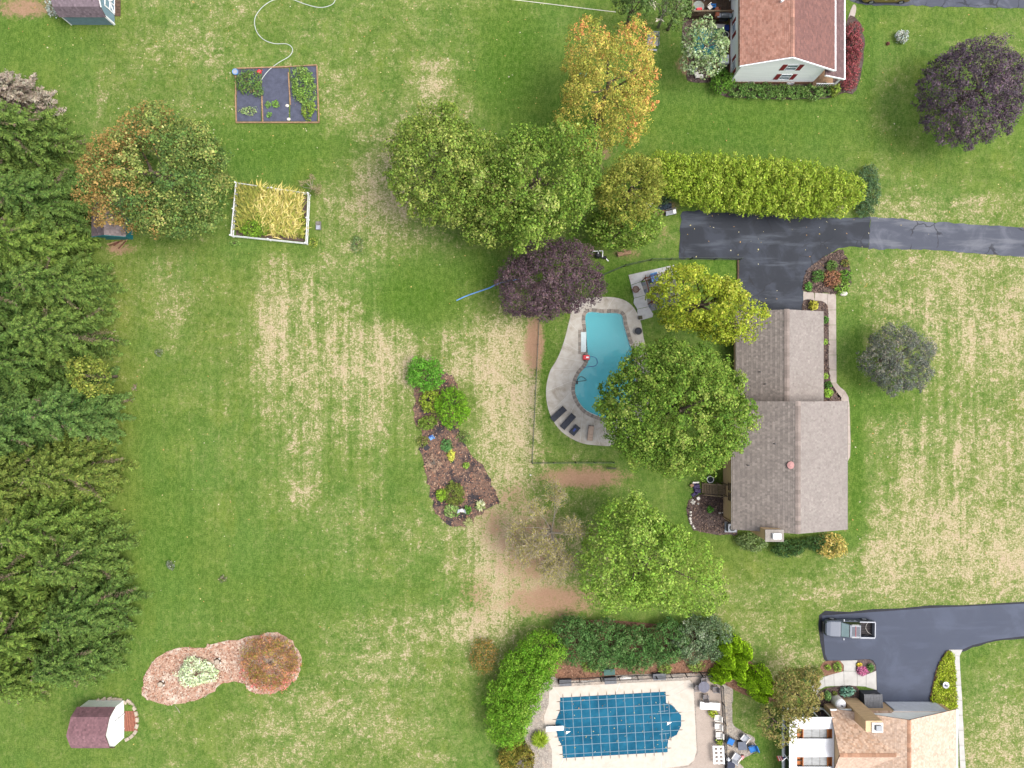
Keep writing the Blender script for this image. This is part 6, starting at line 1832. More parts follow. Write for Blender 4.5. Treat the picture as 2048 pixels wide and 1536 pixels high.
# patio with iron pergola
pat = bpy.data.objects.new('patio', None); C.objects.link(pat); pat['kind'] = 'structure'; pat.location = P(1290, 590); WLOC[pat.name] = Vector(pat.location)
for pl in ([(1257, 550), (1303, 540), (1308, 556), (1281, 563), (1262, 570)], [(1303, 540), (1347, 530), (1353, 545), (1331, 553), (1308, 557)], [(1262, 571), (1281, 564), (1290, 590), (1268, 596)], [(1268, 597), (1290, 591), (1297, 613), (1274, 618), (1267, 606)], [(1274, 619), (1297, 614), (1306, 628), (1305, 634), (1280, 641), (1275, 628)]):
    MB().prism(PP(pl), -.05, .075).build('slab', CONC_WHITE, pat)
e1 = np.array(P(1308, 557)[:2]) - np.array(P(1281, 564)[:2]); e1 /= np.linalg.norm(e1); e2 = np.array([e1[1], -e1[0]])
o0 = np.array(P(1282, 565)[:2])
PAVE = [mat('flagstone_%d' % i, S(*c), .9, .15, 4) for i, c in enumerate([(124, 130, 140), (142, 144, 148), (110, 116, 128), (150, 146, 142)])]
for i in range(9):
    for j in range(8):
        w_ = .42; q = o0 + e1 * i * w_ + e2 * j * w_
        pl = [tuple(q + e1 * .01 + e2 * .01), tuple(q + e1 * (w_ - .01) + e2 * .01), tuple(q + e1 * (w_ - .01) + e2 * (w_ - .01)), tuple(q + e1 * .01 + e2 * (w_ - .01))]
        MB().prism(pl, -.05, .05 + .004 * ((i * 3 + j) % 3)).build('paver', PAVE[(i * 5 + j * 3 + i * j) % 4], pat)
pg = thing('iron_pergola', 'rusty brown iron pergola frame over the patio seating', 'pergola', P(1312, 560))
A, B, Cc_, D_ = [Vector(P(*q)) for q in ((1291, 556, 2.1), (1336, 543, 2.1), (1352, 590, 2.1), (1303, 604, 2.1))]
for a, b in ((A, B), (B, Cc_), (Cc_, D_), (D_, A)):
    one('beam', RUST, pg, 'bar', a, b, .07, .07)
    one('beam', RUST, pg, 'bar', a + Vector((.12, -.22, 0)), b + Vector((.12, -.22, 0)), .05, .05)
for q in (A, B, Cc_, D_):
    one('post', RUST, pg, 'bar', (q.x, q.y, 0), q, .09)
    for an in (0, 1.57, 3.14, 4.71): one('bracket', RUST, pg, 'bar', q, q + Vector((.35 * math.cos(an), .35 * math.sin(an), .02)), .05)
    one('finial', RUST, pg, 'lathe', (q.x, q.y, q.z), [(.1, 0), (.14, .08), (.05, .2)], 8)
for i in range(9):
    a = A.lerp(B, (i + .5) / 9)
    one('cross_bar', RUST, pg, 'bar', a + Vector((-.02, .1, .05)), a + Vector((.2, -.45, .05)), .04)


def chair(name, label, px, py, rz, m_seat, m_frame=BLACK, w=.6, h=.42, z=0.05, group=None, cat='chair', back=.55, arms=True):
    x, y, _ = P(px, py, h)
    t = thing(name, label, cat, (x, y, z), group, rz)
    def loc(nm, c, s, ry=0.0, mt=m_frame):
        m = MB(); m.obox(c, s, 0, ry=ry); return m.build(nm, mt, t, local=True)
    loc('seat', (0, 0, h), (w, w, .08), mt=m_seat)
    loc('backrest', (-w * .55, 0, h + back * .5), (.08, w, back), -.3, m_seat)
    for sx in (-1, 1):
        for sy in (-1, 1): loc('leg', (sx * w * .45, sy * w * .47, h / 2), (.05, .05, h))
    if arms:
        for sy in (-1, 1): loc('armrest', (0, sy * w * .53, h + .22), (w * .95, .07, .04))
    return t


chair('patio_chair', 'blue cushioned chair under the upper beam of the pergola', 1308, 556, R(-75), BLUE2, w=.75, group='blue patio chairs under the pergola')
chair('patio_chair', 'blue cushioned chair half hidden by the yellow green tree', 1326, 603, R(110), BLUE, w=.75, group='blue patio chairs under the pergola')
o = thing('patio_table', 'dark brown slatted table on the flagstone patio', 'table', P(1313, 580, .4))
x, y, _ = P(1313, 580, .45)
for k in range(4): one('slat', WOODD, o, 'obox', (x - .24 + k * .16, y, .45), (.14, .7, .04), -.1)
for sx in (-1, 1):
    for sy in (-1, 1): one('leg', WOODD, o, 'box', x + sx * .24 - .03, x + sx * .24 + .03, y + sy * .26 - .03, y + sy * .26 + .03, .05, .43)
x, y, _ = P(1271.5, 579, .3)
o = thing('fire_bowl', 'rusty round fire bowl on the white patio slab', 'fire bowl', (x, y, .075))
one('bowl', RUST, o, 'lathe', (x, y, .25), [(.12, 0), (.3, .06), (.38, .18)], 16); one('ash', mat('ash', S(146, 126, 116), .9, .3, 6), o, 'lathe', (x, y, .38), [(.33, 0), (.3, .055)], 14)
for k in range(3): one('leg', RUST, o, 'bar', (x + .3 * math.cos(k * 2.1), y + .3 * math.sin(k * 2.1), .08), (x + .15 * math.cos(k * 2.1), y + .15 * math.sin(k * 2.1), .3), .05)
for k in (0, 1): one('handle', RUST, o, 'bar', (x + (.36 if k else -.36), y - .1, .42), (x + (.5 if k else -.5), y + .1, .42), .05)
crate('square_planter', 'small dark square planter at the lower corner of the patio', 1281, 635, .4, .38, .35, BLACK, .1, cat='planter', lid=mat('planter_soil', S(96, 90, 70), .9, .3, 5))


# ---------------------------------------------------------------- fences
def fence(name, label, pts, h, m_, spacing=2.4, rails=(.12, 1.0), pick=None, cat='fence', wire=True, rw=.032):
    P3 = [Vector(P(x, y)) for x, y in pts]
    t = thing(name, label, cat, P3[0])
    mb = MB()
    post_me = None
    for a, b in zip(P3[:-1], P3[1:]):
        L = (b - a).length; n = max(1, int(round(L / spacing)))
        for i in range(n + 1):
            q = a.lerp(b, i / n)
            one('post', m_, t, 'box', q.x - .04, q.x + .04, q.y - .04, q.y + .04, 0, h + .05)
        for r_ in rails: one('rail', m_, t, 'bar', (a.x, a.y, h * r_), (b.x, b.y, h * r_), rw, .04)
        if wire:
            k = int(L / .14)
            for i in range(k):
                q = a.lerp(b, (i + .5) / k); mb.box(q.x - .008, q.x + .008, q.y - .008, q.y + .008, .05, h * rails[-1])
    if wire: mb.build('wire', m_, t, 'stuff')
    return t


DKGREEN = mat('dark_green_metal', S(78, 90, 80), .6, .2, 4)
fence('wire_fence', 'thin dark fence along the left side and end of the open pool lawn', [(1078, 640), (1073, 740), (1064, 925), (1150, 924), (1226, 924)], 1.2, DKGREEN)
fence('wire_fence', 'thin dark fence between the pergola patio lawn and the driveway', [(1203, 552), (1248, 533), (1300, 521), (1380, 519), (1478, 520)], 1.2, DKGREEN)
gt = thing('garden_gate', 'dark gate post cluster at the end of the pool fence near the big tree', 'gate', P(1222, 933))
for k in range(6): one('bar', BLACK, gt, 'box', PX(1214 + k * 3), PX(1214 + k * 3) + .04, PY(936) - .03, PY(936) + .03, 0, 1.1)
one('rail', BLACK, gt, 'bar', P(1212, 936, 1.1), P(1232, 936, 1.1), .06); one('rail', BLACK, gt, 'bar', P(1212, 936, .2), P(1232, 936, .2), .06)
wl_ = thing('timber_edging', 'low timber edging between the driveway and the patio lawn', 'edging', P(1481, 545))
for k in range(5): one('timber', WOODD, wl_, 'box', PX(1474), PX(1477), PY(560) + k * .45, PY(560) + k * .45 + .43, 0, .2)

# ---------------------------------------------------------------- the covered pool
c0 = np.array(P(1229, 1449)[:2]); th = math.radians(3.3)
eu = np.array([math.cos(th), math.sin(th)]); ev = np.array([-math.sin(th), math.cos(th)])
def PU(u, v): q = c0 + eu * u + ev * v; return (q[0], q[1])
def inv(px, py):
    d = np.array(P(px, py)[:2]) - c0; return (float(d @ eu), float(d @ ev))
COVER_PX = [(1120, 1395), (1331, 1383), (1332, 1406), (1344, 1410), (1362, 1430), (1362, 1451), (1353, 1469), (1335, 1478), (1335, 1503), (1126, 1515), (1125, 1493), (1117, 1478), (1111, 1455), (1112, 1440), (1121, 1418)]
DECK2_PX = [(1105, 1374), (1240, 1366), (1379, 1360), (1386, 1368), (1389, 1420), (1393, 1500), (1388, 1520), (1376, 1530), (1330, 1536), (1320, 1560), (1105, 1562), (1103, 1497), (1090, 1463), (1088, 1432), (1097, 1408), (1098, 1384)]
dk2 = bpy.data.objects.new('pool_deck', None); C.objects.link(dk2); dk2['kind'] = 'structure'; dk2.location = P(1229, 1449); WLOC[dk2.name] = Vector(dk2.location)
d2 = PP(DECK2_PX); n2 = len(d2)
inn2 = []
cpoly = PP([(1126, 1400), (1228, 1394), (1326, 1388), (1328, 1400), (1350, 1425), (1356, 1450), (1345, 1468), (1332, 1480), (1330, 1490), (1328, 1499), (1130, 1510), (1124, 1488), (1118, 1464), (1116, 1442), (1122, 1420), (1125, 1408)])
for i in range(n2):
    j = (i + 1) % n2
    a, b, c, d = [np.array(q) for q in (cpoly[i], cpoly[j], d2[j], d2[i])]
    g = .012
    pl = [a + (b - a) * g, b + (a - b) * g, c + (d - c) * g, d + (c - d) * g]
    MB().prism([tuple(q) for q in pl], -.05, .06).build('panel', CONC_BEIGE, dk2)
m = MB(); m.add([(p[0], p[1], .045) for p in cpoly] + [(p[0], p[1], .045) for p in d2], [(i, (i + 1) % n2, n2 + (i + 1) % n2, n2 + i) for i in range(n2)])
m.build('joint_bed', JPALE, dk2)
cov = thing('pool_cover', 'teal safety cover strapped over the rectangular pool at the bottom', 'pool cover', (*c0, 0))
TEALC = mat('teal_mesh', S(16, 92, 124, .56), .85, .12, .5, col2=S(34, 108, 138, .56), fine=.06, spec=.15)
cp = PP(COVER_PX)
# slightly sagging sheet made of a fine grid clipped to the outline
gu = np.arange(-6.9, 7.0, .12); gv = np.arange(-3.6, 3.7, .12)
GU, GV = np.meshgrid(gu, gv)
xy = c0 + GU.ravel()[:, None] * eu + GV.ravel()[:, None] * ev
nu, nv = len(gu), len(gv); id_ = np.arange(nu * nv).reshape(nv, nu)
qd = np.stack([id_[:-1, :-1], id_[:-1, 1:], id_[1:, 1:], id_[1:, :-1]], -1).reshape(-1, 4)
cen = xy[qd].mean(1); qd = qd[inside(cen, cp)]
sag = .075 - .0 * GU.ravel()
zz = .085 + .012 * np.sin(GU.ravel() * 6.44) * np.sin(GV.ravel() * 6.44) + .006 * np.sin(GU.ravel() * 1.9 + GV.ravel() * 2.7)
vv = np.concatenate([xy, zz[:, None]], 1) - np.array([*c0, 0])
link('mesh_sheet', mesh_np('mesh_sheet', vv, qd), TEALC, cov)
sk = MB(); sk.prism(cp, .062, .072); sk.build('hem', TEALC, cov)
STRAP = mat('strap', S(122, 150, 166, .6), .8, .12, 4)
BRASS = mat('spring_steel', S(120, 104, 84), .5, .15, 5)
cin = np.array([inv(x, y) for x, y in COVER_PX])
def span(axis_, s):
    """where the line crosses the cover outline"""
    hits = []
    for i in range(len(cin)):
        a, b = cin[i], cin[(i + 1) % len(cin)]
        if (a[axis_] - s) * (b[axis_] - s) < 0:
            t_ = (s - a[axis_]) / (b[axis_] - a[axis_]); hits.append(a[1 - axis_] + (b[1 - axis_] - a[1 - axis_]) * t_)
    return (min(hits), max(hits)) if len(hits) >= 2 else None
def strap_run(axis_, s, lo, hi, tails=True):
    f_ = (lambda q: PU(s, q)) if axis_ == 0 else (lambda q: PU(q, s))
    a, b = f_(lo), f_(hi)
    z_ = .107 if axis_ == 0 else .112
    st_ = one('strap', STRAP, cov, 'bar', (*a, z_), (*b, z_), .07, .006)
    if tails:
        for e_, sg in ((lo, -1), (hi, 1)):
            p0, p1, p2 = f_(e_), f_(e_ + sg * .28), f_(e_ + sg * .42)
            one('spring', BRASS, st_, 'bar', (*p0, .085), (*p1, .085), .06, .03); one('anchor', BRASS, st_, 'bar', (*p1, .075), (*p2, .075), .03, .02)
for k in range(13):
    s = -5.55 + k * .975 - .0
    sp_ = span(0, s)
    if sp_: strap_run(0, s, *sp_)
for k in range(7):
    s = -2.93 + k * .975
    sp_ = span(1, s)
    if sp_: strap_run(1, s, *sp_)
chips('fallen_leaves', cp, 90, .16, PALE_LEAF + [S(120, 100, 70), S(90, 110, 60)], .125, 77, cov, flat=.1)
for (u0, u1, v0, v1) in ((4.9, 6.0, 1.2, 1.25), (4.9, 6.0, -1.3, -1.25)):
    a, b = PU(u0, v0), PU(u1, v1); one('strap', STRAP, cov, 'bar', (*a, .118), (*b, .118), .06, .006)
for u_ in (5.1, 5.6): a, b = PU(u_, 1.1), PU(u_, 2.1); one('strap', STRAP, cov, 'bar', (*a, .124), (*b, .124), .06, .006)
for u_ in (5.1, 5.6): a, b = PU(u_, -1.2), PU(u_, -2.2); one('strap', STRAP, cov, 'bar', (*a, .124), (*b, .124), .06, .006)
for px, py in ((1137, 1465), (1339, 1447)):
    a = np.array(P(px, py)[:2])
    MB().add([(*(a + q), .126) for q in np.array([(-.3, -.15), (.25, .2), (-.25, .2)])] + [(*(a + q), .134) for q in np.array([(-.3, -.15), (.25, .2), (-.25, .2)])], [(0, 1, 2), (3, 5, 4), (0, 1, 4, 3), (1, 2, 5, 4), (2, 0, 3, 5)]).build('corner_patch', TRIM, cov)
t = thing('diving_board', 'white diving board on the left side of the covered pool', 'diving board', P(1108, 1457))
a, b = P(1092, 1458, .55), P(1127, 1456, .6)
one('board', TRIM, t, 'bar', a, b, .5, .07); one('stand', GREYL, t, 'box', a[0] + .15, a[0] + .75, a[1] - .22, a[1] + .22, .06, .5); one('hinge', METAL, t, 'box', a[0] + .9, a[0] + 1.0, a[1] - .24, a[1] + .24, .06, .5)
# paver patio beside it
pm, pnt, pbs = nodes_of('patio_pavers')
br = N(pnt, 'ShaderNodeTexBrick'); br.inputs['Scale'].default_value = 4.2; br.inputs['Mortar Size'].default_value = .03
br.inputs['Color1'].default_value = (*S(216, 200, 186), 1); br.inputs['Color2'].default_value = (*S(200, 182, 168), 1); br.inputs['Mortar'].default_value = (*S(176, 160, 148), 1)
pnt.links.new(pos(pnt), br.inputs['Vector'])
pnt.links.new(mixc(pnt, 1.0, br.outputs[0], mixc(pnt, noise(pnt, pos(pnt), .8, 4), (.85, .85, .85), (1.15, 1.15, 1.15)), 'MULTIPLY'), pbs.inputs['Base Color']); pbs.inputs['Roughness'].default_value = .9
bumpn(pnt, pbs, br.outputs['Fac'], -.4, .01)
sheet('paver_patio', PP([(1380, 1346), (1418, 1347), (1443, 1368), (1448, 1450), (1452, 1562), (1330, 1562), (1332, 1540), (1380, 1531), (1395, 1505), (1389, 1370)]), .055, pm)
# metal fence of the covered pool
def bars(name, label, pts, h, m_):
    t = fence(name, label, pts, h, m_, spacing=1.9, rails=(.1, .9), wire=False, rw=.06)
    P3 = [Vector(P(x, y)) for x, y in pts]
    mb = MB()
    for a, b in zip(P3[:-1], P3[1:]):
        k = int((b - a).length / .13)
        for i in range(k):
            q = a.lerp(b, (i + .5) / k); mb.box(q.x - .011, q.x + .011, q.y - .011, q.y + .011, .05, h)
    mb.build('pickets', m_, t, 'stuff')
    return t
bars('metal_fence', 'black metal fence around the top and right side of the covered pool', [(1116, 1359), (1200, 1354), (1310, 1349), (1400, 1344), (1419, 1345), (1441, 1367), (1446, 1440), (1450, 1536), (1451, 1560)], 1.2, BLACK)
bars('metal_fence', 'short black fence piece at the lower left of the covered pool', [(1048, 1478), (1058, 1505), (1068, 1540)], 1.2, BLACK)
crate('storage_box', 'grey deck box at the left end of the covered pool edge', 1131, 1366, 1.25, .65, .6, BLACKF, R(2), cat='deck box', lid=GREYP)
crate('storage_box', 'grey deck box at the middle of the covered pool edge', 1221, 1362, 1.25, .65, .6, BLACKF, R(4), cat='deck box', lid=GREYP)
crate('storage_box', 'grey deck box at the right of the covered pool edge', 1319, 1354, 1.35, .65, .6, BLACKF, R(3), cat='deck box', lid=GREYP)
crate('utility_bin', 'dark green bin standing behind the middle deck box', 1219, 1345, 1.15, .6, .8, mat('bin_green', S(70, 112, 104), .6, .12, 3), R(3), cat='bin')
o = thing('folded_umbrella', 'white folded parasol lying along the pool fence', 'parasol', P(1250, 1356))
one('canopy', CREAM, o, 'tube', [P(1236, 1357, .2), P(1246, 1355, .22), P(1262, 1355, .2)], [.06, .2, .12], 8); one('pole', METAL, o, 'tube', [P(1262, 1355, .2), P(1269, 1353, .2)], .03, 6)
o = thing('cleaning_pole', 'long white pole lying along the fence of the covered pool', 'pole', P(1187, 1362)); one('pole', CREAM, o, 'tube', [P(1163, 1363, .1), P(1210, 1361, .1)], .03, 6); one('tip', BLACK, o, 'tube', [P(1210, 1361, .1), P(1213, 1361, .1)], .045, 6)
# dining set
t = thing('dining_table', 'grey round patio table at the upper right corner of the covered pool', 'table', P(1408, 1374, .7))
x, y, _ = P(1408, 1374, .7)
one('top', mat('slate_top', S(116, 116, 134), .5, .2, 3), t, 'lathe', (x, y, .68), [(.62, 0), (.62, .05)], 24); one('leg', GREYP, t, 'tube', [(x, y, .06), (x, y, .68)], .06, 8); one('base', GREYP, t, 'lathe', (x, y, .06), [(.3, 0), (.26, .05)], 14)
GM = mat('grey_mesh', S(138, 130, 130), .8, .2, 5)
for k, (px, py, a, lb) in enumerate([(1407, 1359, -90, 'grey mesh chair on the fence side of the patio table'), (1394, 1375, 0, 'grey mesh chair on the pool side of the patio table'), (1430, 1378, 180, 'grey mesh chair on the right side of the patio table'), (1411, 1394, 90, 'grey mesh chair on the lower side of the patio table')]):
    chair('patio_chair', lb, px, py, R(a), GM, GREYP, w=.55, group='chairs at the round patio table')
t = thing('storage_bench', 'long cream storage bench on the paver patio', 'bench', P(1420, 1412, .5))
x, y, _ = P(1420, 1412, .55)
one('body', CREAM, t, 'obox', (x, y, .3), (2.1, .7, .5), R(-4)); one('lid', TRIM, t, 'obox', (x, y, .58), (2.2, .78, .06), R(-4)); one('handle', GREYP, t, 'obox', (x, y + .4, .5), (.3, .04, .05), R(-4))
for k, (px, py, lb) in enumerate([(1434, 1435, 'white plastic chair nearest the cream bench'), (1435, 1452, 'white plastic chair in the middle of the row along the fence'), (1437, 1469, 'white plastic chair third from the cream bench')]):
    chair('plastic_chair', lb, px, py, R(180), CREAM, CREAM, w=.62, group='white plastic chairs along the pool fence')
t = thing('white_table', 'white rectangular table with an open lattice top by the pool fence', 'table', P(1437, 1509, .7))
x, y, _ = P(1437.5, 1510, .7)
for k in range(3): one('top_bar', TRIM, t, 'obox', (x - .52 + k * .52, y, .7), (.2, 2.0, .04), R(3))
for k in range(5): one('top_rail', TRIM, t, 'obox', (x, y - .9 + k * .45, .66), (1.1, .17, .03), R(3))
for sx in (-1, 1):
    for sy in (-1, 1): one('leg', TRIM, t, 'box', x + sx * .48 - .03, x + sx * .48 + .03, y + sy * .88 - .03, y + sy * .88 + .03, .055, .64)
add_shrub('potted_plant', 'yellow green potted plant below the cream bench', 1426, 1426, 9, .7, [(L_(160, 190, 50), 2), (L_(196, 206, 80), 2)], seed=160, cat='plant', dens=140)
pot('plant_pot', 'dark pot between the white chairs and the white table', 1438, 1482, .4, .45, BLACK, BLACKF)
add_shrub('potted_plant', 'green plant spilling from the dark pot by the white table', 1439, 1483, 8, .9, [(L_(120, 160, 50), 2), (L_(180, 190, 80), 2)], seed=161, cat='plant', dens=140)
for k, (px, py) in enumerate([(1450, 1394), (1450.5, 1408), (1451, 1421), (1452, 1435), (1452.5, 1448), (1453, 1461), (1453, 1475), (1454, 1488), (1455, 1502)]):
    o = one('stepping_stone', STONE, None, 'obox', (*P(px, py)[:2], .05), (.38, .36, .06), .05 * (k % 3 - 1))
    tag(o, ORD[k] + ' square stepping stone from the top of the gravel strip outside the pool fence', 'stepping stone', 'stepping stones in the gravel strip')
chair('garden_chair', 'blue garden chair in the gravel nearest the pool fence', 1461, 1482, R(-25), BLUE, w=.75, group='chairs round the fire table')
chair('garden_chair', 'blue garden chair right of the dark fire table', 1505, 1497, R(200), BLUE, w=.75, group='chairs round the fire table')
chair('garden_chair', 'grey garden chair above the dark fire table', 1489, 1476, R(-130), GREYL, CREAM, w=.75, group='chairs round the fire table')
chair('garden_chair', 'grey garden chair below the dark fire table', 1472, 1514, R(55), GREYL, CREAM, w=.8, group='chairs round the fire table')
crate('fire_table', 'square slate grey fire table among the garden chairs', 1485, 1492, .9, .85, .6, BLACKF, R(3), cat='fire table', lid=mat('slate_lid', S(104, 112, 130), .5, .12, 3))
crate('dark_ottoman', 'dark blue grey box at the bottom edge by the pool fence', 1462, 1532, .85, .9, .5, BLACKF, R(-4), cat='ottoman', lid=mat('navy_lid', S(60, 66, 92), .7, .12, 3))
o = thing('red_toy', 'small faded red toy on the gravel beside the grey chair', 'toy', P(1483, 1513)); x, y, _ = P(1483, 1513)
one('body', PINK, o, 'obox', (x, y, .2), (.5, .3, .25), .9, taper=.8); one('handle', PINK, o, 'bar', (x - .1, y + .2, .3), (x - .2, y + .35, .55), .06)
for sy in (-1, 1): one('wheel', BLACK, o, 'tube', [(x + .1, y + sy * .2, .1), (x + .1, y + sy * .26, .1)], .1, 10)
o = one('white_lantern', TRIM, None, 'lathe', (*P(1455, 1516)[:2], .035), [(.2, 0), (.2, .3), (.24, .32), (.1, .45)], 12); tag(o, 'small white lantern beside the pool fence near the grey chair', 'lantern')

# ---------------------------------------------------------------- gardens on the back lawn
vg = thing('raised_garden', 'raised vegetable garden with black sheeting and wooden boards', 'vegetable garden', P(555, 190))
SHEET = mat('weed_fabric', S(94, 98, 118), .9, .2, 1.6, fine=.2)
for (a, c, b, d) in ((474, 137, 522, 243), (524, 137, 578, 243), (581, 133, 634, 243)):
    one('weed_sheet', SHEET, vg, 'box', PX(a), PX(b), PY(d), PY(c), -.02, .06)
for q in (((471, 190), (473, 245)), ((472, 245), (524, 245)), ((524, 245), (580, 245)), ((580, 245), (638, 245)), ((634, 132), (638, 245)), ((512, 136), (566, 134)), ((606, 132), (634, 130)), ((524, 190), (526, 245)), ((577, 145), (581, 210)), ((471, 137), (472, 190)), ((474, 137), (512, 136)), ((566, 134), (606, 132))):
    one('board', WOODT, vg, 'bar', P(*q[0], .09), P(*q[1], .09), .12, .2)
for lb, px, py, rx, ry, h, c, d_ in [
        ('leafy green vegetable patch in the upper left of the raised garden', 496, 163, 29, 27, .8, [(L_(96, 140, 60), 3), (L_(128, 160, 86), 2), (L_(120, 90, 80), 1)], 90),
        ('dark leafy plant below the vegetable patch at the divider board', 516, 183, 13, 12, .6, [(L_(92, 136, 70), 3), (L_(124, 150, 90), 2)], 90),
        ('pale squash plants at the lower left of the raised garden', 497, 222, 18, 10, .4, [(L_(140, 170, 110), 3), (L_(170, 190, 130), 2)], 70),
        ('small seedling left of the pair on the middle sheet', 536, 209, 6, 7, .3, [(L_(130, 170, 90), 2)], 120),
        ('larger seedling right of the pair on the middle sheet', 551, 208, 8, 8, .3, [(L_(130, 170, 80), 2)], 120),
        ('lone seedling lower down on the middle sheet', 538, 230, 6, 6, .3, [(L_(130, 170, 90), 2)], 120),
        ('tall grassy green crop on the right side of the raised garden', 607, 172, 27, 40, .8, [(L_(110, 150, 60), 3), (L_(140, 174, 84), 3), (L_(160, 184, 110), 1)], 110),
        ('low green crop at the lower right of the raised garden', 617, 220, 15, 20, .5, [(L_(104, 146, 60), 3), (L_(160, 180, 80), 2)], 110)]:
    add_shrub('vegetable_plant', lb, px, py, rx, h, c, seed=170 + px, rpy=ry, cat='plant', dens=d_, wobble=.2)
pot('blue_bucket', 'blue bucket at the upper left corner of the raised garden', 470, 143, .3, .45, BLUE2, GREYL, BLUE2, cat='bucket')
o = thing('watering_can', 'small red watering can in the raised garden', 'watering can', P(520, 145)); x, y, _ = P(520, 145)
one('body', RED, o, 'lathe', (x, y, .06), [(.2, 0), (.2, .3), (.1, .35)], 12); one('spout', RED, o, 'bar', (x + .15, y, .2), (x + .42, y + .1, .45), .05); one('handle', RED, o, 'bar', (x - .2, y, .3), (x - .3, y - .05, .45), .04)
for px, py, lb in ((578, 239, 'white flat stone at the foot of the middle divider'), (575, 212, 'small white stone on the middle sheet edge')):
    o = one('garden_stone', ROCKW, None, 'lathe', (*P(px, py)[:2], .06), [(.14, 0), (.17, .06), (.1, .12)], 9, sx=1.3); tag(o, lb, 'stone')
o = one('garden_hose', CREAM, None, 'tube', spline([P(672, -4, .04), P(664, 9, .04), P(640, 15, .04), P(610, 8, .04), P(580, -2, .04), P(548, 0, .04), P(525, 14, .04), P(510, 36, .04), P(512, 60, .04), P(526, 78, .04), P(548, 87, .04), P(574, 88, .04), P(585, 98, .04), P(579, 112, .04), P(556, 126, .04), P(535, 143, .2), P(520, 164, .12)], 8, False), .042, 6)
o.data.materials[0] = mat('hose_grey', S(206, 212, 206, .6), .6, .1, 3); tag(o, 'pale hose curling over the lawn down to the raised garden', 'hose')
o = one('blue_hose', BLUE2, None, 'tube', spline([P(913, 601, .05), P(930, 593, .05), P(952, 585, .05), P(978, 576, .05), P(1000, 566, .05), P(1040, 558, .05)], 6, False), .07, 6)
tag(o, 'straight light blue hose on the lawn leading under the purple maple', 'hose')
o = one('white_cable', CREAM, None, 'tube', [P(1015, -2, .04), P(1100, 8, .04), P(1180, 18, .04), P(1232, 24, .04)], .03, 6); tag(o, 'thin white cable stretched over the grass at the top edge', 'cable')

# fenced flower garden
fg = thing('picket_fence', 'white picket fence around the overgrown square garden', 'fence', P(545, 430))
cor = [(478, 370), (621, 391), (616, 489), (468, 474)]
pk = MB(); pk.box(-.035, .035, -.012, .012, .05, 1.02); pk.add([(-.035, -.012, 1.02), (.035, -.012, 1.02), (0, -.012, 1.1), (-.035, .012, 1.02), (.035, .012, 1.02), (0, .012, 1.1)], [(0, 1, 2), (5, 4, 3), (0, 2, 5, 3), (1, 4, 5, 2)])
pk_o = pk.build('picket', TRIM, fg, local=True); pk_me = pk_o.data; bpy.data.objects.remove(pk_o)
for i in range(4):
    a, b = Vector(P(*cor[i])), Vector(P(*cor[(i + 1) % 4]))
    L = (b - a).length; an = math.atan2(b.y - a.y, b.x - a.x); n = int(L / .145)
    stop = .80 if i == 1 else 1.0
    for k in range(n):
        u = (k + .5) / n
        if i == 0 and .87 < u: continue
        if i == 1 and u < .14: continue
        q = a.lerp(b, u) - WLOC[fg.name]
        link('picket', pk_me, None, fg, loc=(q.x, q.y, 0), rz=an)
    for z in (.25, .85): one('rail', TRIM, fg, 'bar', (a.x, a.y, z), (b.x, b.y, z), .05, .09)
    for u in (0, .5):
        q = a.lerp(b, u); one('post', TRIM, fg, 'box', q.x - .06, q.x + .06, q.y - .06, q.y + .06, 0, 1.2)
fpoly = PP([(480, 374), (614, 394), (610, 484), (472, 470)])
sheet('garden_soil', fpoly, .03, MULCH_DARK)
def blades(name, poly, n, L, lean, cols, seed, w=.05, h=1.0):
    rng = np.random.default_rng(seed)
    q = scatter_in(poly, n, rng); a = lean + rng.normal(0, .55, n); ll = L * rng.uniform(.5, 1.15, n); hh = h * rng.uniform(.5, 1.1, n)
    d = np.stack([np.cos(a), np.sin(a), np.zeros(n)], -1); s = np.stack([-np.sin(a), np.cos(a), np.zeros(n)], -1) * w * rng.uniform(.5, 1.4, (n, 1))
    b = np.concatenate([q, np.full((n, 1), .03)], 1)
    m_ = b + d * ll[:, None] * .45 + np.array([0, 0, 1]) * hh[:, None]; e = b + d * ll[:, None] + np.array([0, 0, .75]) * hh[:, None]
    v = np.stack([b - s, b + s, m_ + s, m_ - s, e], 1).reshape(-1, 3); k = np.arange(n) * 5
    c = np.array(cols)[rng.integers(0, len(cols), n)] * rng.uniform(.75, 1.25, (n, 1))
    return link(name, mesh_np(name, v, np.stack([k, k + 1, k + 2, k + 3], -1), np.stack([k + 3, k + 2, k + 4], -1), np.vstack([c, c])), LEAF, kind='stuff')
YL = [L_(196, 182, 104, .85), L_(220, 204, 134, .85), L_(176, 168, 88, .85), L_(142, 152, 70, .85)]
o = blades('tall_grass', PP([(520, 382), (606, 396), (602, 480), (530, 474), (505, 430)]), 1100, 1.4, 1.2, YL, 5, .05, 1.1); tag(o, 'tall yellow dried grass leaning over inside the picket fence', 'grass')
o = blades('tall_grass', PP([(484, 380), (530, 384), (520, 440), (482, 470)]), 700, 1.3, 2.0, [L_(150, 154, 70), L_(176, 170, 90), L_(120, 130, 60)], 6, .05, 1.0); tag(o, 'thin olive grass in the left part of the picket fence garden', 'grass')
add_shrub('fence_shrub', 'dense green leafy plant in the lower left corner of the picket fence garden', 508, 452, 36, .9, [(L_(104, 146, 46), 3), (L_(136, 170, 60), 3)], seed=190, rpy=24, cat='plant')
add_shrub('fence_shrub', 'yellow green leafy plant along the right side inside the picket fence', 604, 452, 9, .8, [(L_(150, 170, 60), 3), (L_(180, 186, 80), 2)], seed=191, rpy=28, cat='plant')
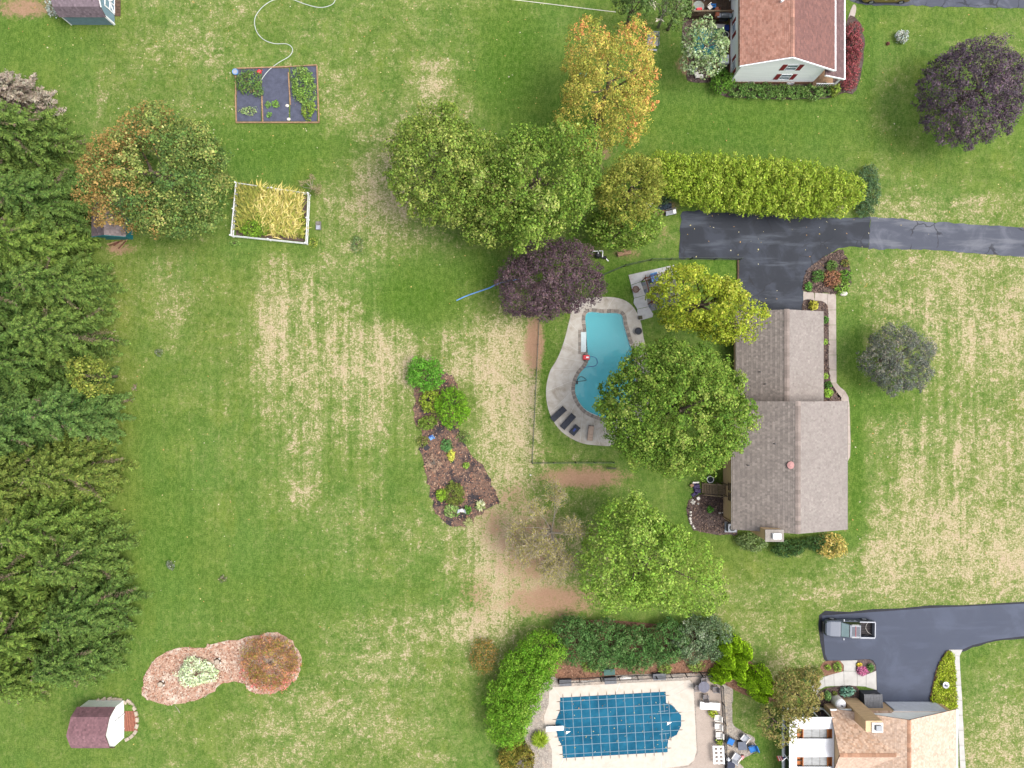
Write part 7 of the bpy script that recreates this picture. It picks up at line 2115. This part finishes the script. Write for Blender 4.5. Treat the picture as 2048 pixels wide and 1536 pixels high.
add_shrub('fence_shrub', 'green vine climbing over the lower right corner of the picket fence', 626, 486, 10, .5, [(L_(126, 156, 66), 3), (L_(180, 186, 90), 1)], seed=192, rpy=12, cat='plant', dens=60)
add_shrub('fence_shrub', 'green sprigs outside the lower left corner of the picket fence', 470, 486, 13, .4, [(L_(126, 160, 80), 3)], seed=193, rpy=8, cat='plant', dens=50)
o = thing('paving_step', 'grey stone block beside the right side of the picket fence', 'stone block', P(637, 452)); x, y, _ = P(637, 452)
one('block', STONEG, o, 'box', x - .3, x + .3, y - .45, y + .5, 0, .08); one('cap', GREYL, o, 'box', x - .2, x + .22, y - .42, y + .02, .08, .3)

# ---------------------------------------------------------------- bits in the island beds
o = thing('blue_chair', 'small blue garden seat in the middle mulch bed', 'chair', P(863, 875)); x, y, _ = P(863, 875, .4)
one('seat', BLUE2, o, 'obox', (x, y, .4), (.5, .45, .06), .6); one('backrest', BLUE2, o, 'obox', (x + .22, y + .1, .6), (.07, .5, .42), .6, ry=.3); one('cushion', NAVY, o, 'obox', (x - .12, y + .12, .45), (.22, .22, .05), .6)
for sx in (-1, 1):
    for sy in (-1, 1): one('leg', BLACK, o, 'box', x + sx * .17 - .02, x + sx * .17 + .02, y + sy * .15 - .02, y + sy * .15 + .02, .05, .38)
crate('black_crate', 'black square crate at the left edge of the middle mulch bed', 853, 895, .62, .5, .22, WOODD, R(32), cat='crate', lid=BLACK)
pot('nursery_pot', 'small black pot below the yellow plant in the island bed', 906, 924, .16, .3, BLACK, BLACKF)
o = thing('bird_statue', 'white bird shaped ornament at the lower end of the island bed', 'statue', P(924, 1019)); x, y, _ = P(924, 1019)
one('base', STONEG, o, 'lathe', (x, y, .04), [(.22, 0), (.16, .2), (.1, .3)], 10); one('body', CREAM, o, 'lathe', (x, y, .34), [(.08, 0), (.2, .1), (.2, .25), (.05, .4)], 10, sx=1.3)
for s in (-1, 1): one('wing', GREYL, o, 'hexa', [(x + s * .08, y - .15, .55), (x + s * .5, y - .35, .62), (x + s * .4, y + .1, .66), (x + s * .08, y + .15, .6), (x + s * .08, y - .15, .58), (x + s * .5, y - .35, .65), (x + s * .4, y + .1, .69), (x + s * .08, y + .15, .63)])
one('head', CREAM, o, 'lathe', (x + .22, y - .12, .66), [(.03, 0), (.08, .06), (.02, .15)], 8)
for px, py, lb in ((437, 1321, 'pale stump ornament between the mint shrub and the barberry'), (324, 1366, 'pale stump ornament at the left end of the red mulch bed')):
    o = thing('tree_stump', lb, 'stump', P(px, py)); x, y, _ = P(px, py)
    one('trunk', WOODD, o, 'lathe', (x, y, .03), [(.4, 0), (.3, .15), (.28, .4)], 11); one('top', STONE, o, 'lathe', (x, y, .43), [(.28, 0), (.24, .03)], 11)
    for k in range(3): one('stone', ROCKW, o, 'lathe', (x + .3 * math.cos(k * 2.3 + 1), y + .3 * math.sin(k * 2.3 + 1), .06), [(.12, 0), (.14, .1), (.05, .2)], 7)
for px, py, rz, lb in ((416, 1390, .6, 'bent pale branch on the grass at the lower edge of the red mulch bed'), (355, 1418, 2.2, 'pale curved branch on the lawn below the red mulch bed')):
    x, y, _ = P(px, py); o = one('fallen_branch', BARK_GREY, None, 'tube', [(x - .5 * math.cos(rz), y - .5 * math.sin(rz), .06), (x, y + .12, .09), (x + .5 * math.cos(rz), y + .5 * math.sin(rz), .06)], [.035, .03, .015], 6); tag(o, lb, 'branch')

# ---------------------------------------------------------------- odds and ends near the clump of trees
o = thing('pool_pump', 'black pool pump with white pipes beside the purple maple', 'pool pump', P(1195, 510)); x, y, _ = P(1195, 510)
one('tank', BLACK, o, 'lathe', (x, y - .1, 0), [(.34, 0), (.36, .6), (.2, .85)], 16); one('motor', BLACK, o, 'tube', [(x + .45, y - .3, .3), (x + .95, y - .35, .3)], .16, 10)
one('pipe', TRIM, o, 'tube', [(x - .6, y + .25, .1), (x - .6, y + .3, .7), (x - .05, y + .3, .75), (x, y, .88)], .06, 8); one('pipe', TRIM, o, 'tube', [(x + .5, y - .3, .45), (x + .5, y + .35, .6), (x + .1, y + .35, .6)], .06, 8); one('pipe', TRIM, o, 'tube', [(x + .9, y - .4, .2), (x + 1.2, y - .7, .1)], .06, 8)
o = one('log', mat('log_bark', S(176, 142, 112), .9, .25, 4, bump=.4), None, 'tube', [P(1235, 509, .2), P(1262, 504, .2)], [.26, .22], 10); tag(o, 'short pale log on the ground below the green tree clump', 'log')
o = thing('garden_bench', 'grey slatted bench by the upper left corner of the driveway', 'bench', P(1342, 426)); x, y, _ = P(1342, 425, .45)
for k in range(4): one('slat', GREYL, o, 'obox', (x, y - .2 + k * .13, .45), (1.15, .1, .04), R(12))
for k in range(2): one('back_slat', GREYP, o, 'obox', (x - .05, y + .34, .62 + k * .17), (1.15, .04, .13), R(12))
for s in (-1, 1): one('leg', BLACK, o, 'obox', (x + s * .5, y + s * .1, .21), (.06, .45, .42), R(12))
one('cushion', TRIM, o, 'obox', (x + .38, y + .12, .5), (.32, .42, .06), R(12))
t = thing('tarp_heap', 'blue grey tarpaulin heap under the left end of the hedge', 'tarpaulin', P(1328, 413)); x, y, _ = P(1327, 413)
m = MB(); rg = np.random.default_rng(5); nn = 8
pts = [(x - .9 + 1.8 * i / nn, y - .4 + .8 * j / nn, .02 + max(0, .55 * math.sin(math.pi * i / nn) * math.sin(math.pi * j / nn) + rg.normal(0, .07))) for j in range(nn + 1) for i in range(nn + 1)]
m.add(pts, [(j * (nn + 1) + i, j * (nn + 1) + i + 1, (j + 1) * (nn + 1) + i + 1, (j + 1) * (nn + 1) + i) for j in range(nn) for i in range(nn)]); m.build('sheet', mat('tarp_blue', S(70, 88, 104), .6, .3, 3), t)
one('cord', BLACK, t, 'tube', [(x - .8, y, .08), (x, y - .1, .62), (x + .8, y, .08)], .02, 5)
o = thing('lattice_crate', 'white lattice crate with dark gaps under the green trees', 'crate', P(1299, 410)); x, y, _ = P(1299, 410, .5)
one('core', BLACK, o, 'box', x - .36, x + .36, y - .32, y + .32, 0, .42)
for k in range(4): one('slat', TRIM, o, 'box', x - .42 + k * .23, x - .3 + k * .23, y - .36, y + .36, .43, .47)
for k in range(3): one('slat', TRIM, o, 'box', x - .42, x + .42, y - .34 + k * .27, y - .22 + k * .27, .475, .5)
o = thing('lawn_glider', 'pale blue lawn swing beside the orange maple', 'swing seat', P(1306, 82)); x, y, _ = P(1306, 80, .6)
for k in range(5): one('slat', BLUE2 if k == 9 else GREYL, o, 'obox', (x, y - .5 + k * .2, .5), (1.2, .18, .04), R(-3))
one('backrest', GREYL, o, 'obox', (x, y + .62, .8), (1.2, .08, .6), R(-3), rx=-.3)
for s in (-1, 1):
    one('arm', METAL, o, 'bar', (x + s * .65, y - .6, .75), (x + s * .65, y + .55, .8), .06); one('leg', METAL, o, 'bar', (x + s * .65, y - .7, 0), (x + s * .62, y, 1.2), .06); one('leg', METAL, o, 'bar', (x + s * .65, y + .8, 0), (x + s * .62, y, 1.2), .06)
one('footboard', GREYL, o, 'obox', (x, y - .95, .3), (1.0, .2, .04), R(-3))
chair('garden_chair', 'teal garden chair half hidden under the orange maple', 1166, 150, R(70), TEAL, TEAL, w=.6)
for px, py, lb in ((832, 403, 'none'),): pass
o = one('irrigation_marker', ROCKW, None, 'lathe', (*P(1061, 950)[:2], 0), [(.1, 0), (.1, .12), (.05, .16)], 8); tag(o, 'tiny white ball on the bare earth beside the thin tree', 'ball')
o = one('lawn_stub', RUST, None, 'lathe', (*P(1775, 88)[:2], 0), [(.2, 0), (.22, .15), (.1, .3)], 8); tag(o, 'small brown stump beside the pale grey shrub on the right lawn', 'stump')

# ---------------------------------------------------------------- vehicles
PAINT = mat('truck_paint', S(98, 106, 122, .6), .4, .05, .5, metal=.1, spec=.5)
CHROME = mat('chrome', S(190, 194, 204, .5), .5, .05, 2, metal=.2, spec=.3)
TYRE = mat('tyre', S(46, 46, 50), .85, .2, 6)
LAMP = mat('lamp_glass', S(240, 240, 240, .8), .2, .05, 2)
TAIL = mat('tail_lamp', S(190, 40, 44, .7), .3, .1, 2)


def loft(sections):
    """skin over matching cross-sections"""
    m = MB(); n = len(sections[0]); v = [p for s in sections for p in s]; f = []
    for i in range(len(sections) - 1):
        for k in range(n - 1): f.append((i * n + k, i * n + k + 1, (i + 1) * n + k + 1, (i + 1) * n + k))
    f += [tuple(range(n))[::-1], tuple((len(sections) - 1) * n + k for k in range(n))]
    m.add(v, f); return m


def wheel(t, x, y, r=.4, w=.28):
    s = 1 if y > 0 else -1
    o = MB(); o.tube([(x, y - w / 2, r), (x, y + w / 2, r)], r, 20); o = o.build('wheel', TYRE, t, local=True)
    q = MB(); q.tube([(x, y + s * (w / 2 - .01), r), (x, y + s * (w / 2 + .015), r)], r * .62, 14); q.build('rim', CHROME, o, local=True)


trk = thing('pickup_truck', 'dark grey crew cab pickup truck parked on the lower right driveway', 'pickup truck', P(1692, 1252), None, R(-1.0))
trk.scale = (.95, .95, .95)
# x runs from nose (-) to tail (+)
def sec(x, w, z0, z1, r=.12): return [(x, -w, z0), (x, -w, z1 - r), (x, -w + r, z1), (x, w - r, z1), (x, w, z1 - r), (x, w, z0)]
hood = loft([sec(-2.82, .62, .5, .95), sec(-2.7, .84, .42, 1.06), sec(-2.3, .93, .4, 1.13), sec(-1.3, .95, .4, 1.2), sec(-1.1, .95, .4, 1.2)]); hood.build('body', PAINT, trk, local=True)
loft([sec(-1.098, .95, .42, 1.2), sec(.85, .95, .42, 1.2)]).build('body', PAINT, trk, local=True)
cabf = lambda x, w, z: [(x, -w, 1.2), (x, -w + .12, z), (x, w - .12, z), (x, w, 1.2)]
loft([[(-1.15, -.88, 1.2), (-1.15, -.87, 1.21), (-1.15, .87, 1.21), (-1.15, .88, 1.2)], cabf(-.45, .88, 1.8), cabf(-.2, .88, 1.86), cabf(.65, .88, 1.85), cabf(.9, .88, 1.75), [(1.0, -.88, 1.2), (1.0, -.87, 1.21), (1.0, .87, 1.21), (1.0, .88, 1.2)]]).build('cab', DGLASS, trk, local=True)
rf = MB(); rf.hexa([(-.42, -.74, 1.8), (.86, -.74, 1.77), (.86, .74, 1.77), (-.42, .74, 1.8), (-.4, -.7, 1.87), (.82, -.7, 1.86), (.82, .7, 1.86), (-.4, .7, 1.87)]); rfo = rf.build('roof', PAINT, trk, local=True)
for (a, b) in ((-.15, .22), (.27, .64)):
    q = MB(); q.box(a, b, -.5, .5, 1.872, 1.885); q.build('sunroof', mat('sunroof', S(88, 96, 110), .45, .1, 2, spec=.3), rfo, local=True)
for y_ in (-.62, .62):
    q = MB(); q.box(-.25, .8, y_ - .03, y_ + .03, 1.875, 1.92); q.build('roof_rail', CHROME, rfo, local=True)
for x_ in (.24, .74):
    q = MB(); q.box(x_ - .02, x_ + .02, -.6, .6, 1.89, 1.92); q.build('roof_bar', CHROME if x_ > .5 else TAIL, rfo, local=True)
ws = MB(); ws.hexa([(-1.1, -.8, 1.24), (-.47, -.72, 1.775), (-.47, .72, 1.775), (-1.1, .8, 1.24), (-1.12, -.8, 1.26), (-.49, -.72, 1.795), (-.49, .72, 1.795), (-1.12, .8, 1.26)]); ws.build('windscreen', mat('windscreen', S(166, 192, 194, .5), .25, .1, 1, spec=.5), trk, local=True)
for s in (-1, 1):
    q = MB(); q.bar((-1.14, s * .84, 1.22), (-.46, s * .75, 1.82), .07); q.build('pillar', PAINT, trk, local=True)
    q = MB(); q.obox((-.85, s * 1.08, 1.28), (.12, .24, .18)); q.build('mirror', CHROME, trk, local=True)
    q = MB(); q.obox((-2.66, s * .62, .86), (.18, .34, .2), s * -.45); q.build('headlight', LAMP, trk, local=True)
    q = MB(); q.obox((2.80, s * .84, 1.0), (.08, .16, .3)); q.build('tail_light', TAIL, trk, local=True)
    for x_ in (-.05, .5):
        q = MB(); q.obox((x_, s * .96, 1.05), (.2, .03, .04)); q.build('door_handle', CHROME, trk, local=True)
    # bed side
    q = MB(); q.box(1.0, 2.78, s * .95 - .09, s * .95 + .0 if s > 0 else s * .95 + .09, .45, 1.26); q.build('bed_side', PAINT, trk, local=True)
    q = MB(); q.box(1.0, 2.78, s * .9 - .06, s * .9 + .06, 1.262, 1.29); q.build('bed_rail', CHROME, trk, local=True)
q = MB(); q.box(.86, 1.0, -.9, .9, .45, 1.25); q.build('bulkhead', PAINT, trk, local=True)
q = MB(); q.box(2.74, 2.84, -.86, .86, .5, 1.28); q.build('tailgate', CHROME, trk, local=True)
q = MB(); q.box(1.0, 2.74, -.86, .86, .45, .62); bf = q.build('bed_floor', TYRE, trk, local=True)
for k in range(9):
    q = MB(); q.box(1.02, 2.72, -.8 + k * .19, -.74 + k * .19, .621, .65); q.build('bed_rib', mat('bed_liner', S(86, 76, 78), .8, .2, 5), bf, local=True)
q = MB(); q.tube([(2.7, -.75, .7), (2.2, -.45, .72), (1.95, 0, .72), (2.0, .4, .72), (2.2, .65, .7)], .018, 5); q.build('bed_strap', CREAM, bf, local=True)
for x_, w_ in ((-2.9, 1.3), (2.88, 1.7)):
    q = MB(); q.obox((x_, 0, .55), (.16, w_, .2)); q.build('bumper', BLACK if x_ < 0 else CHROME, trk, local=True)
q = MB(); q.box(-2.86, -2.78, -.42, .42, .68, .9); q.build('grille', BLACK, trk, local=True)
for x_ in (-1.85, 1.9):
    for y_ in (-.83, .83): wheel(trk, x_, y_)
    for s in (-1, 1):
        q = MB(); q.tube([(x_ + .5 * math.cos(a), s * .955, .42 + .5 * math.sin(a)) for a in np.linspace(.1, 3.04, 9)], .05, 5); q.build('wheel_arch', BLACK, trk, local=True)

car = thing('parked_car', 'gold coloured car on the driveway at the top edge, mostly cut off', 'car', P(1769, -9), None, 0.0)
GOLD = mat('gold_paint', S(186, 160, 96, .6), .3, .08, 1, metal=.4, spec=.6)
loft([sec(-2.7, .7, .35, .7), sec(-2.4, .9, .28, .9), sec(-1.2, .92, .28, 1.0), sec(1.6, .92, .28, 1.02), sec(2.4, .88, .3, .95), sec(2.65, .75, .35, .75)]).build('body', GOLD, car, local=True)
loft([[(-1.5, -.8, .98), (-1.5, -.79, .99), (-1.5, .79, .99), (-1.5, .8, .98)], [(-.7, -.82, 1.0), (-.7, -.66, 1.5), (-.7, .66, 1.5), (-.7, .82, 1.0)], [(1.6, -.82, 1.0), (1.6, -.66, 1.5), (1.6, .66, 1.5), (1.6, .82, 1.0)], [(2.2, -.8, .95), (2.2, -.79, .96), (2.2, .79, .96), (2.2, .8, .95)]]).build('cabin', DGLASS, car, local=True)
q = MB(); q.box(-.65, 1.55, -.64, .64, 1.502, 1.54); q.build('roof', GOLD, car, local=True)
for x_ in (-1.65, 1.65):
    for y_ in (-.84, .84): wheel(car, x_, y_, .34, .22)
for s in (-1, 1):
    q = MB(); q.obox((-2.5, s * .6, .68), (.16, .3, .16)); q.build('headlight', LAMP, car, local=True)
    for x_ in (-.3, .8): q = MB(); q.obox((x_, s * .93, .85), (.2, .03, .05)); q.build('door_handle', TRIM, car, local=True)
